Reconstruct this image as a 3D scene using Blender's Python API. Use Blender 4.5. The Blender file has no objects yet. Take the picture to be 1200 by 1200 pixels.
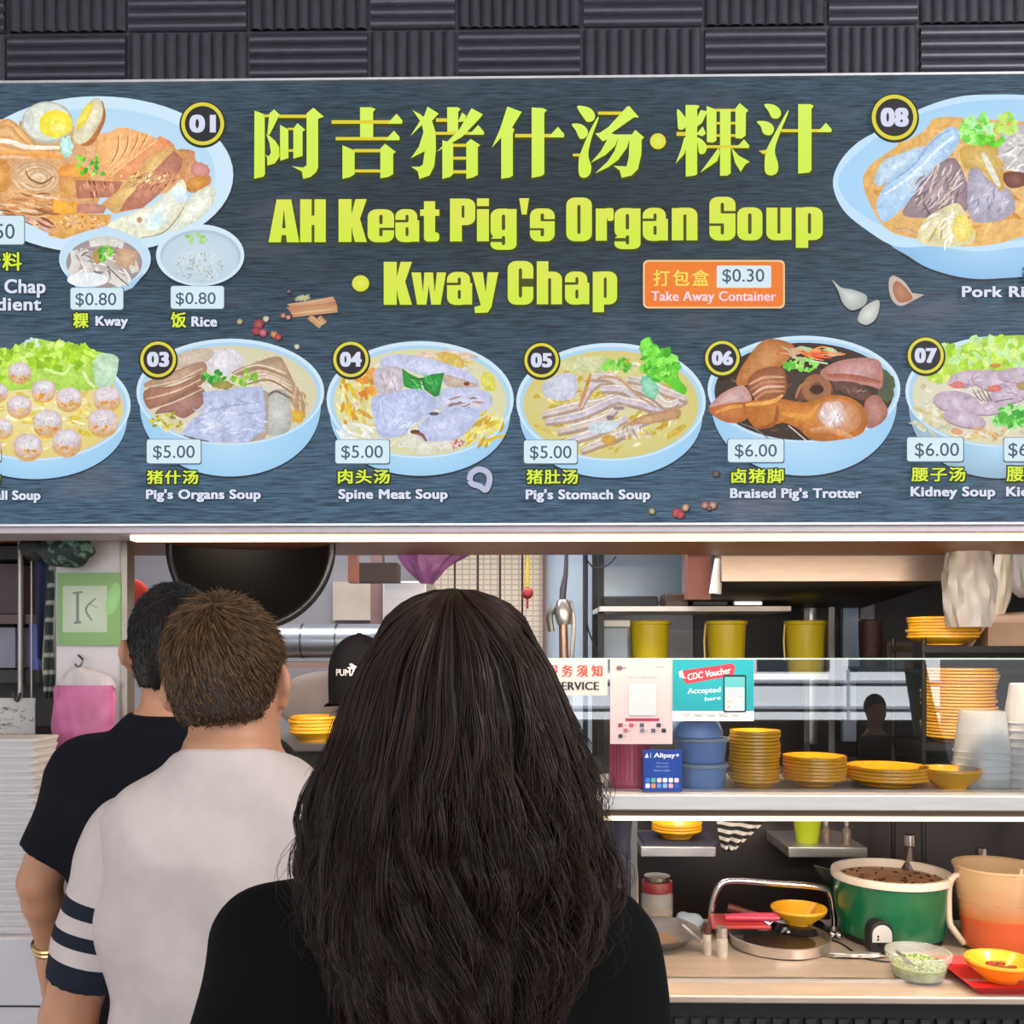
import bpy, math, random
import numpy as np
from mathutils import Vector, Matrix
random.seed(7); rng = np.random.default_rng(7)
SC = bpy.context.scene
COL = SC.collection
PI = math.pi

# ------------------------------------------------------------------ camera, world, sun, lights, exposure
F, HZ, CAMZ, YAW = 1100.0, 760.0, 1.6, math.radians(0.85)
cam = bpy.data.cameras.new('camera'); camo = bpy.data.objects.new('camera', cam); COL.objects.link(camo)
camo.location = (0, 0, CAMZ); camo.rotation_euler = (PI / 2, 0, YAW)
cam.sensor_width = 36; cam.lens = 36 * F / 1200; cam.shift_y = (HZ - 600) / 1200
cam.clip_start = 0.05; SC.camera = camo
SC.view_settings.view_transform = 'Standard'; SC.view_settings.look = 'None'
SC.view_settings.gamma = 1; SC.view_settings.exposure = 0.0; SC.view_settings.use_curve_mapping = False
try:
    SC.cycles.use_denoising = True
    SC.cycles.max_bounces = 8; SC.cycles.transparent_max_bounces = 16
    SC.cycles.sample_clamp_indirect = 6
    SC.cycles.caustics_reflective = False; SC.cycles.caustics_refractive = False
except Exception: pass

def lin(c):
    if isinstance(c, str): c = tuple(int(c[i:i + 2], 16) for i in (0, 2, 4))
    r = []
    for v in c[:3]:
        v = v / 255.0
        r.append(v / 12.92 if v <= .04045 else ((v + .055) / 1.055) ** 2.4)
    return tuple(r)

w = bpy.data.worlds.new('sky'); SC.world = w; w.use_nodes = True
bg = w.node_tree.nodes['Background']; bg.inputs[0].default_value = (.92, .95, 1, 1); bg.inputs[1].default_value = 0.85

def light(name, kind, loc, rot, energy, col=(1, 1, 1), size=1.0, sy=None, spread=None):
    l = bpy.data.lights.new(name, kind); l.energy = energy; l.color = col
    if kind == 'AREA':
        l.shape = 'RECTANGLE'; l.size = size; l.size_y = sy or size
        if spread: l.spread = spread
    o = bpy.data.objects.new(name, l); COL.objects.link(o); o.location = loc; o.rotation_euler = rot
    return o
sun = light('sun', 'SUN', (0, 6, 12), (math.radians(-48), 0, math.radians(8)), 27.0, (.96, .98, 1)); sun.data.angle = .02
# warm lamp strips of the stall: under the signboard and under the glass shelf
light('sign_strip_light', 'AREA', (.35, 2.185, 1.845), (math.radians(26), 0, 0), 16, (1, .80, .56), 2.4, .03)
light('shelf_strip_light', 'AREA', (.75, 2.28, 1.182), (math.radians(8), 0, 0), 5.5, (1, .82, .58), 1.35, .03)
light('hall_area_light', 'AREA', (2.6, -.2, 3.3), (math.radians(44), math.radians(-4), math.radians(28)), 95, (1, .96, .92), 1.5, .6)  # added unseen fill lamp, brightens the shelf ware from the front right
# cool tubes inside the stall, tubes of the hall
light('stall_tube_light', 'AREA', (-.1, 2.95, 2.6), (0, 0, 0), 62, (.94, .97, 1), 3.0, .5)
light('hall_area_light', 'AREA', (0, .2, 3.85), (math.radians(6), 0, 0), 14, (1, .96, .92), 4.0, .6)
light('hall_area_light', 'AREA', (0, -2.6, 3.85), (math.radians(14), 0, 0), 36, (1, .96, .92), 4.0, .6)

# ------------------------------------------------------------------ helpers
_cy, _sy = math.cos(YAW), math.sin(YAW)
def P(x, y, Y):
    """world point seen at photo position x, y when it stands at depth Y"""
    dx, dz = (x - 600) / F, (HZ - y) / F
    wx, wy = _cy * dx - _sy, _sy * dx + _cy
    s = Y / wy
    return Vector((wx * s, Y, CAMZ + dz * s))
def PZ(x, y, z):
    """world point seen at photo position x, y lying at height z"""
    dx, dz = (x - 600) / F, (HZ - y) / F
    s = (z - CAMZ) / dz
    return Vector(((_cy * dx - _sy) * s, (_sy * dx + _cy) * s, z))
def S(px, Y): return px * Y / F

MATS = {}
def M(name, rgb, rough=.5, metal=0., var=.08, scale=12., bump=0., alpha=1., emit=0., trans=0., spec=.5, stretch=(1, 1, 1), sheen=0., sss=0., coat=0.):
    if name in MATS: return MATS[name]
    m = bpy.data.materials.new(name); m.use_nodes = True; MATS[name] = m
    nt = m.node_tree; b = nt.nodes['Principled BSDF']; c = lin(rgb)
    tc = nt.nodes.new('ShaderNodeTexCoord'); mp = nt.nodes.new('ShaderNodeMapping'); mp.inputs['Scale'].default_value = stretch
    nz = nt.nodes.new('ShaderNodeTexNoise'); nz.inputs['Scale'].default_value = scale; nz.inputs['Detail'].default_value = 5
    nt.links.new(tc.outputs['Object'], mp.inputs[0]); nt.links.new(mp.outputs[0], nz.inputs['Vector'])
    rp = nt.nodes.new('ShaderNodeMapRange'); rp.inputs[1].default_value = .3; rp.inputs[2].default_value = .7
    rp.inputs[3].default_value = 1 - var; rp.inputs[4].default_value = 1 + var
    mu = nt.nodes.new('ShaderNodeVectorMath'); mu.operation = 'SCALE'; mu.inputs[0].default_value = c
    nt.links.new(nz.outputs[0], rp.inputs[0]); nt.links.new(rp.outputs[0], mu.inputs['Scale'])
    nt.links.new(mu.outputs[0], b.inputs['Base Color'])
    b.inputs['Roughness'].default_value = rough; b.inputs['Metallic'].default_value = metal
    b.inputs['Alpha'].default_value = alpha; b.inputs['Specular IOR Level'].default_value = spec
    b.inputs['Transmission Weight'].default_value = trans
    if sheen: b.inputs['Sheen Weight'].default_value = sheen; b.inputs['Sheen Roughness'].default_value = .5
    if sss: b.inputs['Subsurface Weight'].default_value = sss; b.inputs['Subsurface Radius'].default_value = (.01, .004, .002); b.inputs['Subsurface Scale'].default_value = 1.
    if coat: b.inputs['Coat Weight'].default_value = coat; b.inputs['Coat Roughness'].default_value = .1
    if emit:
        nt.links.new(mu.outputs[0], b.inputs['Emission Color']); b.inputs['Emission Strength'].default_value = emit
    if bump:
        bp = nt.nodes.new('ShaderNodeBump'); bp.inputs['Strength'].default_value = bump; bp.inputs['Distance'].default_value = .01
        nt.links.new(nz.outputs[0], bp.inputs['Height']); nt.links.new(bp.outputs[0], b.inputs['Normal'])
    return m

def tag(o, label=None, cat=None, group=None, kind=None):
    if label: o['label'] = label
    if cat: o['category'] = cat
    if group: o['group'] = group
    if kind: o['kind'] = kind
    return o
def wloc(o):
    v = Vector((0, 0, 0))
    while o is not None: v += o.location; o = o.parent
    return v
def thing(name, label, cat, loc=(0, 0, 0), group=None):
    o = bpy.data.objects.new(name, None); COL.objects.link(o); o.location = loc; o.empty_display_size = .05
    return tag(o, label, cat, group)
def link_mesh(name, me, mat, parent=None, loc=None):
    if mat and not me.materials: me.materials.append(mat)
    o = bpy.data.objects.new(name, me); COL.objects.link(o)
    if parent: o.parent = parent
    if loc: o.location = loc
    return o

class MB:
    """collects shapes in world coordinates and links them as one mesh object"""
    def __init__(s): s.v = []; s.f = []
    def add(s, v, f):
        b = len(s.v); s.v += [tuple(x) for x in v]; s.f += [tuple(i + b for i in q) for q in f]; return s
    def box(s, a, b, rot=0, c=None):
        x0, x1 = sorted((a[0], b[0])); y0, y1 = sorted((a[1], b[1])); z0, z1 = sorted((a[2], b[2]))
        v = [(x, y, z) for x in (x0, x1) for y in (y0, y1) for z in (z0, z1)]
        if rot:
            cx, cy_ = c or ((x0 + x1) / 2, (y0 + y1) / 2); co, si = math.cos(rot), math.sin(rot)
            v = [(cx + (x - cx) * co - (y - cy_) * si, cy_ + (x - cx) * si + (y - cy_) * co, z) for x, y, z in v]
        return s.add(v, [(0, 1, 3, 2), (4, 6, 7, 5), (0, 4, 5, 1), (2, 3, 7, 6), (0, 2, 6, 4), (1, 5, 7, 3)])
    def tube(s, pts, r, n=10, caps=True, closed=False):
        pts = [Vector(p) for p in pts]; m = len(pts); R = r if isinstance(r, (list, tuple)) else [r] * m
        vs = []; prev = None
        for i, p in enumerate(pts):
            if closed: t = pts[(i + 1) % m] - pts[i - 1]
            else: t = pts[min(i + 1, m - 1)] - pts[max(i - 1, 0)]
            t.normalize()
            if prev is None:
                u = t.orthogonal().normalized()
            else:
                u = prev - t * prev.dot(t)
                u = u.normalized() if u.length > 1e-6 else t.orthogonal().normalized()
            prev = u; w_ = t.cross(u)
            for k in range(n):
                a = 2 * PI * k / n; vs.append(p + (u * math.cos(a) + w_ * math.sin(a)) * R[i])
        fs = []
        for i in range(m if closed else m - 1):
            j = (i + 1) % m
            for k in range(n): fs.append((i * n + k, i * n + (k + 1) % n, j * n + (k + 1) % n, j * n + k))
        if caps and not closed: fs += [tuple(range(n))[::-1], tuple((m - 1) * n + k for k in range(n))]
        return s.add(vs, fs)
    def lathe(s, prof, c=(0, 0, 0), n=40, sx=1., sy=1., axis='z'):
        """prof: list of (radius, height) from bottom/outside round to the inside"""
        vs = []; fs = []; idx = []
        for r, h in prof:
            if r < 1e-6: idx.append([len(vs)] * n); vs.append((0, 0, h))
            else:
                idx.append(list(range(len(vs), len(vs) + n)))
                vs += [(r * sx * math.cos(2 * PI * k / n), r * sy * math.sin(2 * PI * k / n), h) for k in range(n)]
        for i in range(len(prof) - 1):
            for k in range(n):
                q = [idx[i][k], idx[i][(k + 1) % n], idx[i + 1][(k + 1) % n], idx[i + 1][k]]
                q2 = []
                for a in q:
                    if a not in q2: q2.append(a)
                if len(q2) > 2: fs.append(tuple(q2))
        if axis == 'y': vs = [(x, -z, y) for x, y, z in vs]      # heights run towards the viewer side (-y)
        if axis == 'x': vs = [(z, x, y) for x, y, z in vs]
        return s.add([(x + c[0], y + c[1], z + c[2]) for x, y, z in vs], fs)
    def ball(s, c, r, n=16, m=10):
        r = r if isinstance(r, (tuple, list)) else (r, r, r)
        pr = [(max(0, math.sin(PI * i / m)), -math.cos(PI * i / m)) for i in range(m + 1)]
        b = MB().lathe(pr, n=n)
        return s.add([(c[0] + x * r[0], c[1] + y * r[1], c[2] + z * r[2]) for x, y, z in b.v], b.f)
    def prism(s, pts, y0, y1):
        """outline in x, z pushed from depth y0 to y1"""
        n = len(pts); v = [(x, y0, z) for x, z in pts] + [(x, y1, z) for x, z in pts]
        f = [tuple(range(n)), tuple(range(2 * n - 1, n - 1, -1))] + [(i, i + n, (i + 1) % n + n, (i + 1) % n) for i in range(n)]
        return s.add(v, f)
    def slab(s, pts, z0, z1):
        n = len(pts); v = [(x, y, z0) for x, y in pts] + [(x, y, z1) for x, y in pts]
        f = [tuple(range(n))[::-1], tuple(range(n, 2 * n))] + [(i, (i + 1) % n, (i + 1) % n + n, i + n) for i in range(n)]
        return s.add(v, f)
    def grid(s, fn, nu, nv, wrap=False):
        v = [fn(i / (nu - 1), j / (nv - 1)) for j in range(nv) for i in range(nu)]
        f = [(j * nu + i, j * nu + i + 1, (j + 1) * nu + i + 1, (j + 1) * nu + i) for j in range(nv - 1) for i in range(nu - 1)]
        return s.add(v, f)
    def build(s, name, mat, parent=None, smooth=True, bevel=0., solid=0., sub=0, origin=None):
        o0 = wloc(parent) if parent else Vector(origin) if origin else Vector((0, 0, 0))
        me = bpy.data.meshes.new(name)
        me.from_pydata([(x - o0.x, y - o0.y, z - o0.z) for x, y, z in s.v], [], s.f)
        import bmesh
        bm = bmesh.new(); bm.from_mesh(me); bmesh.ops.remove_doubles(bm, verts=bm.verts, dist=1e-6)
        bmesh.ops.recalc_face_normals(bm, faces=bm.faces); bm.to_mesh(me); bm.free()
        me.update()
        o = link_mesh(name, me, mat, parent, None if parent else o0)
        if smooth:
            me.polygons.foreach_set('use_smooth', [True] * len(me.polygons))
            try: me.set_sharp_from_angle(angle=math.radians(38))
            except Exception: pass
        if solid:
            md = o.modifiers.new('t', 'SOLIDIFY'); md.thickness = solid; md.offset = 0
        if bevel:
            md = o.modifiers.new('b', 'BEVEL'); md.width = bevel; md.segments = 2; md.limit_method = 'ANGLE'
        if sub:
            md = o.modifiers.new('s', 'SUBSURF'); md.levels = sub; md.render_levels = sub
        return o
def copy_tree(o, parent=None):
    kids = list(o.children)
    c = o.copy(); COL.objects.link(c); c.parent = parent
    for ch in kids: copy_tree(ch, c)
    return c
ORD = 'top second third fourth fifth sixth seventh eighth ninth tenth eleventh twelfth thirteenth fourteenth fifteenth sixteenth seventeenth eighteenth nineteenth twentieth'.split()
def nth(i, n):
    if i == 0: return 'topmost'
    if i == n - 1: return 'lowest'
    if i < 20: return ORD[i] + ' from the top'
    t = i - 19
    return 'twenty-' + ['', 'first', 'second', 'third', 'fourth', 'fifth', 'sixth', 'seventh', 'eighth', 'ninth'][t] + ' from the top' if t < 10 else 'thirtieth from the top' if t == 10 else 'thirty-' + 'first second third fourth fifth sixth'.split()[t - 11] + ' from the top'

# printed graphics: flat coloured shapes on one mesh
def print_mat(name, strength=1.0, lit=True, mottle=0.):
    if name in MATS: return MATS[name]
    m = bpy.data.materials.new(name); m.use_nodes = True; MATS[name] = m
    nt = m.node_tree; b = nt.nodes['Principled BSDF']
    at = nt.nodes.new('ShaderNodeAttribute'); at.attribute_name = 'Col'
    if lit:
        src = at.outputs['Color']
        if mottle:      # the uneven fine texture of a printed food photograph
            tc = nt.nodes.new('ShaderNodeTexCoord'); vs = []
            for scl in (38, 120):
                nz = nt.nodes.new('ShaderNodeTexNoise'); nz.inputs['Scale'].default_value = scl; nz.inputs['Detail'].default_value = 3; nz.inputs['Distortion'].default_value = 1.2
                rp = nt.nodes.new('ShaderNodeMapRange'); rp.inputs[1].default_value = .3; rp.inputs[2].default_value = .7; rp.inputs[3].default_value = 1 - mottle; rp.inputs[4].default_value = 1 + mottle
                nt.links.new(tc.outputs['Object'], nz.inputs['Vector']); nt.links.new(nz.outputs[0], rp.inputs[0])
                mu = nt.nodes.new('ShaderNodeVectorMath'); mu.operation = 'SCALE'; nt.links.new(src, mu.inputs[0]); src = mu.outputs[0]
                mx = nt.nodes.new('ShaderNodeMix'); mx.inputs[2].default_value = 1.; nt.links.new(at.outputs['Alpha'], mx.inputs[0]); nt.links.new(rp.outputs[0], mx.inputs[3]); nt.links.new(mx.outputs[0], mu.inputs['Scale'])
        nt.links.new(src, b.inputs['Emission Color']); b.inputs['Emission Strength'].default_value = strength
        b.inputs['Base Color'].default_value = (.02, .02, .02, 1); b.inputs['Specular IOR Level'].default_value = .04
        m.cycles.emission_sampling = 'NONE'
    else:
        nt.links.new(at.outputs['Color'], b.inputs['Base Color']); b.inputs['Specular IOR Level'].default_value = .3
    b.inputs['Roughness'].default_value = .45
    return m
_tc = {}
def text_tris(body, offset=0., spacing=1.):
    k = (body, offset, spacing)
    if k in _tc: return _tc[k]
    cu = bpy.data.curves.new('t', 'FONT'); cu.body = body; cu.offset = offset; cu.space_character = spacing; cu.resolution_u = 4
    o = bpy.data.objects.new('t', cu); COL.objects.link(o)
    dg = bpy.context.evaluated_depsgraph_get(); ev = o.evaluated_get(dg); me = bpy.data.meshes.new_from_object(ev)
    v = np.array([x.co[:2] for x in me.vertices]); f = [tuple(p.vertices) for p in me.polygons]
    bpy.data.objects.remove(o); bpy.data.meshes.remove(me); bpy.data.curves.remove(cu)
    _tc[k] = (v, f); return _tc[k]
def smooth_loop(p, k=5, closed=True):
    n = len(p); out = []
    rngi = range(n) if closed else range(n - 1)
    for i in rngi:
        if closed: a, b, c, d = p[i - 1], p[i], p[(i + 1) % n], p[(i + 2) % n]
        else: a, b, c, d = p[max(i - 1, 0)], p[i], p[i + 1], p[min(i + 2, n - 1)]
        for j in range(k):
            t = j / k
            out.append(tuple(.5 * (2 * b[q] + (c[q] - a[q]) * t + (2 * a[q] - 5 * b[q] + 4 * c[q] - d[q]) * t * t + (3 * b[q] - a[q] - 3 * c[q] + d[q]) * t ** 3) for q in (range(len(b)))))
    if not closed: out.append(tuple(p[-1]))
    return out
class Pt:
    """printed picture: shapes given in photo units (ox, oy, scale) on the plane map2w(x, y, lift)"""
    def __init__(s, map2w, base=0., step=5e-5): s.m = map2w; s.v = []; s.f = []; s.c = []; s.tex = 1; s.gain = 1.; s.z = base; s.st = step; s.o(0, 0, 1)
    def o(s, x, y, k): s.ox, s.oy, s.k = x, y, k; return s
    def raw(s, pts, faces, cols):
        b = len(s.v); s.z += s.st
        for p in pts: s.v.append(s.m(s.ox + p[0] / s.k, s.oy + p[1] / s.k, s.z))
        s.f += [tuple(i + b for i in q) for q in faces]
        s.c += [(*[min(1., v * (s.gain if s.tex else 1)) for v in (lin(c) if isinstance(c, str) else c)], s.tex) for c in cols]
        return s
    def pg(s, p, c, c2=None, sm=True):
        p = smooth_loop(p) if sm else p
        n = len(p)
        if c2 is None: return s.raw(p, [tuple(range(n))], [c] * n)
        q = [(sum(a[0] for a in p) / n, sum(a[1] for a in p) / n)]
        return s.raw(list(p) + q, [(i, (i + 1) % n, n) for i in range(n)], [c] * n + [c2])
    def el(s, x, y, rx, ry, c, c2=None, rot=0, jag=0., n=30):
        a = math.radians(rot); co, si = math.cos(a), math.sin(a); p = []
        for i in range(n):
            t = 2 * PI * i / n; j = 1 + jag * (random.random() - .5) * 2
            u, v = rx * j * math.cos(t), ry * j * math.sin(t); p.append((x + u * co - v * si, y + u * si + v * co))
        return s.pg(p, c, c2 or c, sm=False)
    def ring(s, x, y, r0, r1, c, n=40):
        p = [(x + r * math.cos(2 * PI * i / n), y + r * math.sin(2 * PI * i / n)) for r in (r0, r1) for i in range(n)]
        return s.raw(p, [(i, (i + 1) % n, n + (i + 1) % n, n + i) for i in range(n)], [c] * 2 * n)
    def ln(s, p, w_, c, c2=None, taper=.5, sm=True):
        p = smooth_loop(p, 5, False) if sm and len(p) > 2 else p
        n = len(p); L = []; R = []
        for i in range(n):
            a, b = p[max(i - 1, 0)], p[min(i + 1, n - 1)]; dx, dy = b[0] - a[0], b[1] - a[1]; l = math.hypot(dx, dy) or 1
            t = i / (n - 1); h = w_ / 2 * (1 - taper * abs(2 * t - 1) ** 2)
            L.append((p[i][0] - dy / l * h, p[i][1] + dx / l * h)); R.append((p[i][0] + dy / l * h, p[i][1] - dx / l * h))
        C = [c] * n + [c2 or c] * n
        return s.raw(L + R, [(i, i + 1, n + i + 1, n + i) for i in range(n - 1)], C)
    def rr(s, x0, y0, x1, y1, r, c, c2=None):
        p = []
        for cx, cy_, a0 in ((x1 - r, y0 + r, -90), (x1 - r, y1 - r, 0), (x0 + r, y1 - r, 90), (x0 + r, y0 + r, 180)):
            p += [(cx + r * math.cos(math.radians(a0 + 15 * i)), cy_ + r * math.sin(math.radians(a0 + 15 * i))) for i in range(7)]
        return s.pg(p, c, c2, sm=False)
    def sc(s, n, x, y, rx, ry, L, w_, cols, ang=0, spread=40):
        for _ in range(n):
            t, r = random.random() * 2 * PI, math.sqrt(random.random()); px, py = x + rx * r * math.cos(t), y + ry * r * math.sin(t)
            a = math.radians(ang + random.uniform(-spread, spread)); l = L * random.uniform(.5, 1.2); h = random.uniform(-.3, .3)
            dx, dy = math.cos(a) * l / 2, math.sin(a) * l / 2
            s.ln([(px - dx, py - dy), (px - dy * h, py + dx * h), (px + dx, py + dy)], w_ * random.uniform(.6, 1.3), random.choice(cols), taper=.9)
        return s
    def leaf(s, x, y, rx, ry, n=26, cols=('58b82c', '7fd83c', '3f9e24', '9fe456'), r=22):
        for _ in range(n):
            t, q = random.random() * 2 * PI, math.sqrt(random.random())
            c = random.choice(cols); s.el(x + rx * q * math.cos(t), y + ry * q * math.sin(t), r * random.uniform(.6, 1.2), r * random.uniform(.4, .9), c, None, random.uniform(0, 180), .35, 9)
        return s
    def tx(s, body, x0, x1, y0, y1, c, offset=0., spacing=1., c2=None, dil=0., dily=0.):
        v, f = text_tris(body, offset, spacing); a, b = v.min(0), v.max(0)
        q = (v - a) / (b - a); p = np.stack([x0 + dil + q[:, 0] * (x1 - x0 - 2 * dil), y1 - dily - q[:, 1] * (y1 - y0 - 2 * dily)], 1)
        col = [c] * len(p)
        if c2:
            A, B = np.array(lin(c)), np.array(lin(c2)); col = [tuple(A + (B - A) * t) for t in q[:, 1]]
        offs = [(0, 0)]
        if dil or dily: offs = [(dx, dy) for dx in np.linspace(-dil, dil, 5) for dy in ((-dily, 0, dily) if dily else (0,))]
        for dx, dy in offs:
            s.raw(p + np.array([dx, dy]), f, col); s.z -= s.st * .9
        s.z += s.st; return s
    def build(s, name, mat, parent=None):
        o0 = wloc(parent) if parent else Vector((0, 0, 0))
        me = bpy.data.meshes.new(name); me.from_pydata([tuple(Vector(v) - o0) for v in s.v], [], s.f)
        at = me.color_attributes.new('Col', 'FLOAT_COLOR', 'POINT')
        at.data.foreach_set('color', np.array(s.c, dtype=np.float32).ravel())
        return link_mesh(name, me, mat, parent)
# ------------------------------------------------------------------ the hall and the stall's shell
def struct(name, mb, mat, **k): return tag(mb.build(name, mat, **k), kind='structure')
YS = 2.15
HX0, HX1, HY0, HZT = -5.2, 5.2, -6.0, 4.0
tile_floor = M('floor_tile', (120, 114, 108), .35, var=.1, scale=3)
struct('floor', MB().box((-9, -14, -.1), (9, 4.7, 0)), tile_floor, smooth=False)
struct('ceiling', MB().box((HX0, HY0, HZT), (HX1, 4.6, HZT + .15)), M('hall_ceiling', (150, 148, 146), .8), smooth=False)

# corrugated dark cladding over the signboard, laid like a basket weave
YC = 2.235
zc = P(600, 95, YC).z
clad = M('clad_grey', (64, 62, 72), .38, .35, var=.12, scale=40)
mbc = MB(); mbc.box((HX0, YC + .012, zc - 1.05), (HX1, YC + .07, HZT))
def ridge(t): return max(0., math.sin(t * PI)) ** .7
def corr(x0, x1, z0, z1, vert, pitch=.0275, amp=.011):
    g = .004
    if vert:
        n = max(2, round((x1 - x0 - 2 * g) / pitch)); m = n * 8 + 1
        mbc.grid(lambda u, v: (x0 + g + (x1 - x0 - 2 * g) * u, YC + .012 - amp * (.25 + .75 * ridge((u * n) % 1 if u < 1 else 0)), z0 + g + (z1 - z0 - 2 * g) * v), m, 2)
    else:
        n = max(2, round((z1 - z0 - 2 * g) / pitch)); m = n * 8 + 1
        mbc.grid(lambda u, v: (x0 + g + (x1 - x0 - 2 * g) * u, YC + .012 - amp * (.25 + .75 * ridge((v * n) % 1 if v < 1 else 0)), z0 + g + (z1 - z0 - 2 * g) * v), 2, m)
xs = [-710, -567, -424, -283, -138, 6, 148, 290, 432, 535, 682, 825, 970, 1078, 1220, 1363, 1508, 1650, 1760, 1900]
rows = [(P(600, 32, YC).z - 2 * .275, P(600, 32, YC).z - .275), (P(600, 32, YC).z - .275, P(600, 32, YC).z)] + [(P(600, 32, YC).z + .275 * i, P(600, 32, YC).z + .275 * (i + 1)) for i in range(3)]
for j, (z0, z1) in enumerate(rows):
    for i in range(len(xs) - 1):
        corr(P(xs[i], 60, YC).x, P(xs[i + 1], 60, YC).x, z0, z1, (i + j) % 2 == 1)
struct('wall_front', mbc, clad)

# soffit behind the signboard and the rail under it
struct('trim_1', MB().box((-3, YS + .13, 1.885), (3, 2.86, 1.91)), M('soffit_brown', (150, 96, 62), .45, var=.12, scale=6, stretch=(1, 6, 1)), smooth=False)
zr0, zr1 = P(600, 624.5, YS).z, P(600, 615, YS).z
struct('trim_2', MB().box((X0_ := -2.2, YS - .004, zr0), (2.6, YS + .14, zr1)), M('rail_mauve', (190, 178, 186), .5), bevel=.002)

# stall walls
wh = M('stall_wall', (172, 168, 174), .45, var=.05, scale=2)
struct('wall_back', MB().box((-2.4, 4.2, 0), (3.0, 4.3, 4.0)), wh, smooth=False)
struct('wall_right', MB().box((2.3, 2.3, 0), (2.4, 4.2, 4.0)), wh, smooth=False)
struct('wall_left', MB().box((-2.4, 2.3, 0), (-2.3, 4.2, 4.0)), wh, smooth=False)
# white pier at the left end of the counter with its metal corner trim
pl, pr = P(66, 640, 2.38).x, P(143, 640, 2.38).x
struct('wall_pier', MB().box((pl, 2.38, 0), (pr, 2.41, 2.3)), M('pier_white', (184, 178, 182), .55, var=.05, scale=3), smooth=False)
struct('trim_3', MB().box((pr, 2.375, 0), (P(150, 640, 2.38).x, 2.42, 2.3)), M('corner_metal', (140, 128, 118), .35, .7), smooth=False)

# outside, behind the viewer: a pale building across the road and the low dark wall before it
struct('facade', MB().box((-9, -13.2, 0), (7.7, -13, 4.6)), M('facade_white', (222, 226, 230), .8, var=.02), smooth=False)
mb = MB()
for z in (.48, .96, 2.6): mb.box((-9, -12.99, z), (7.7, -12.93, z + .05))
for x in (-6.5, -4.2, -1.9, .4, 2.7, 5.97): mb.box((x, -12.99, .2), (x + .05, -12.95, 1.2))
struct('trim_4', mb, M('facade_joint', (150, 155, 165), .8), smooth=False)
for i, x in enumerate((-7.6, -5.9, -4.2, -2.5, -.8, .9, 2.6, 4.3, 6.0)): struct('window_%d' % (i + 1), MB().box((x, -12.99, 1.2), (x + 1.35, -12.96, 1.46)), M('far_glass', (46, 58, 66), .15), smooth=False)
struct('road', MB().box((-9, -13, .001), (9, -6.2, .012)), M('asphalt', (52, 52, 54), .85, var=.15, scale=8), smooth=False)
lw = MB(); lw.prism([(-5.5, 0), (5.6, 0), (5.75, .12), (5.75, .42), (5.6, .56), (-5.35, .56), (-5.5, .42)], -9.2, -8.9); tag(lw.build('low_hedge', M('hedge_dark', (46, 44, 38), .9, var=.5, scale=14, bump=1.), origin=(0, -9, 0)), 'low dark clipped hedge across the road, mirrored in the glass', 'hedge')
tag(MB().tube([(5.6, -8.4, 0), (5.42, -8.4, .9), (5.2, -8.4, 2.2), (5.05, -8.4, 4.2)], [.2, .15, .13, .1], 14).build('tree_trunk', M('bark', (108, 122, 104), .9, var=.3, scale=9, bump=.6), origin=(5.6, -8.4, 0)), 'slanting pale green tree trunk across the road, mirrored in the glass', 'tree')
# ------------------------------------------------------------------ the backlit menu signboard
YS = 2.15
sign = thing('menu_signboard', 'long backlit dark menu signboard with yellow lettering and dish photos above the stall', 'sign', P(600, 612, YS) + Vector((0, .06, 0)))
s_tl, s_br = P(-330, 98, YS), P(1560, 613.5, YS)
zt0, zb0 = P(600, 95.5, YS).z, P(600, 613.5, YS).z
X0, X1 = s_tl.x, s_br.x
mb = MB(); mb.box((X0, YS + .004, zb0), (X1, YS + .13, zt0)); mb.build('light_box', M('box_grey', (120, 120, 128), .5), sign)
mb = MB(); t = .006
mb.box((X0, YS - .012, zt0), (X1, YS + .02, zt0 + t)); mb.box((X0, YS - .012, zb0 - t), (X1, YS + .02, zb0))
mb.box((X0 - t, YS - .012, zb0 - t), (X0, YS + .02, zt0 + t)); mb.box((X1, YS - .012, zb0 - t), (X1 + t, YS + .02, zt0 + t))
mb.build('frame', M('alu', (205, 205, 212), .35, .6), sign, bevel=.001)

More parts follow.
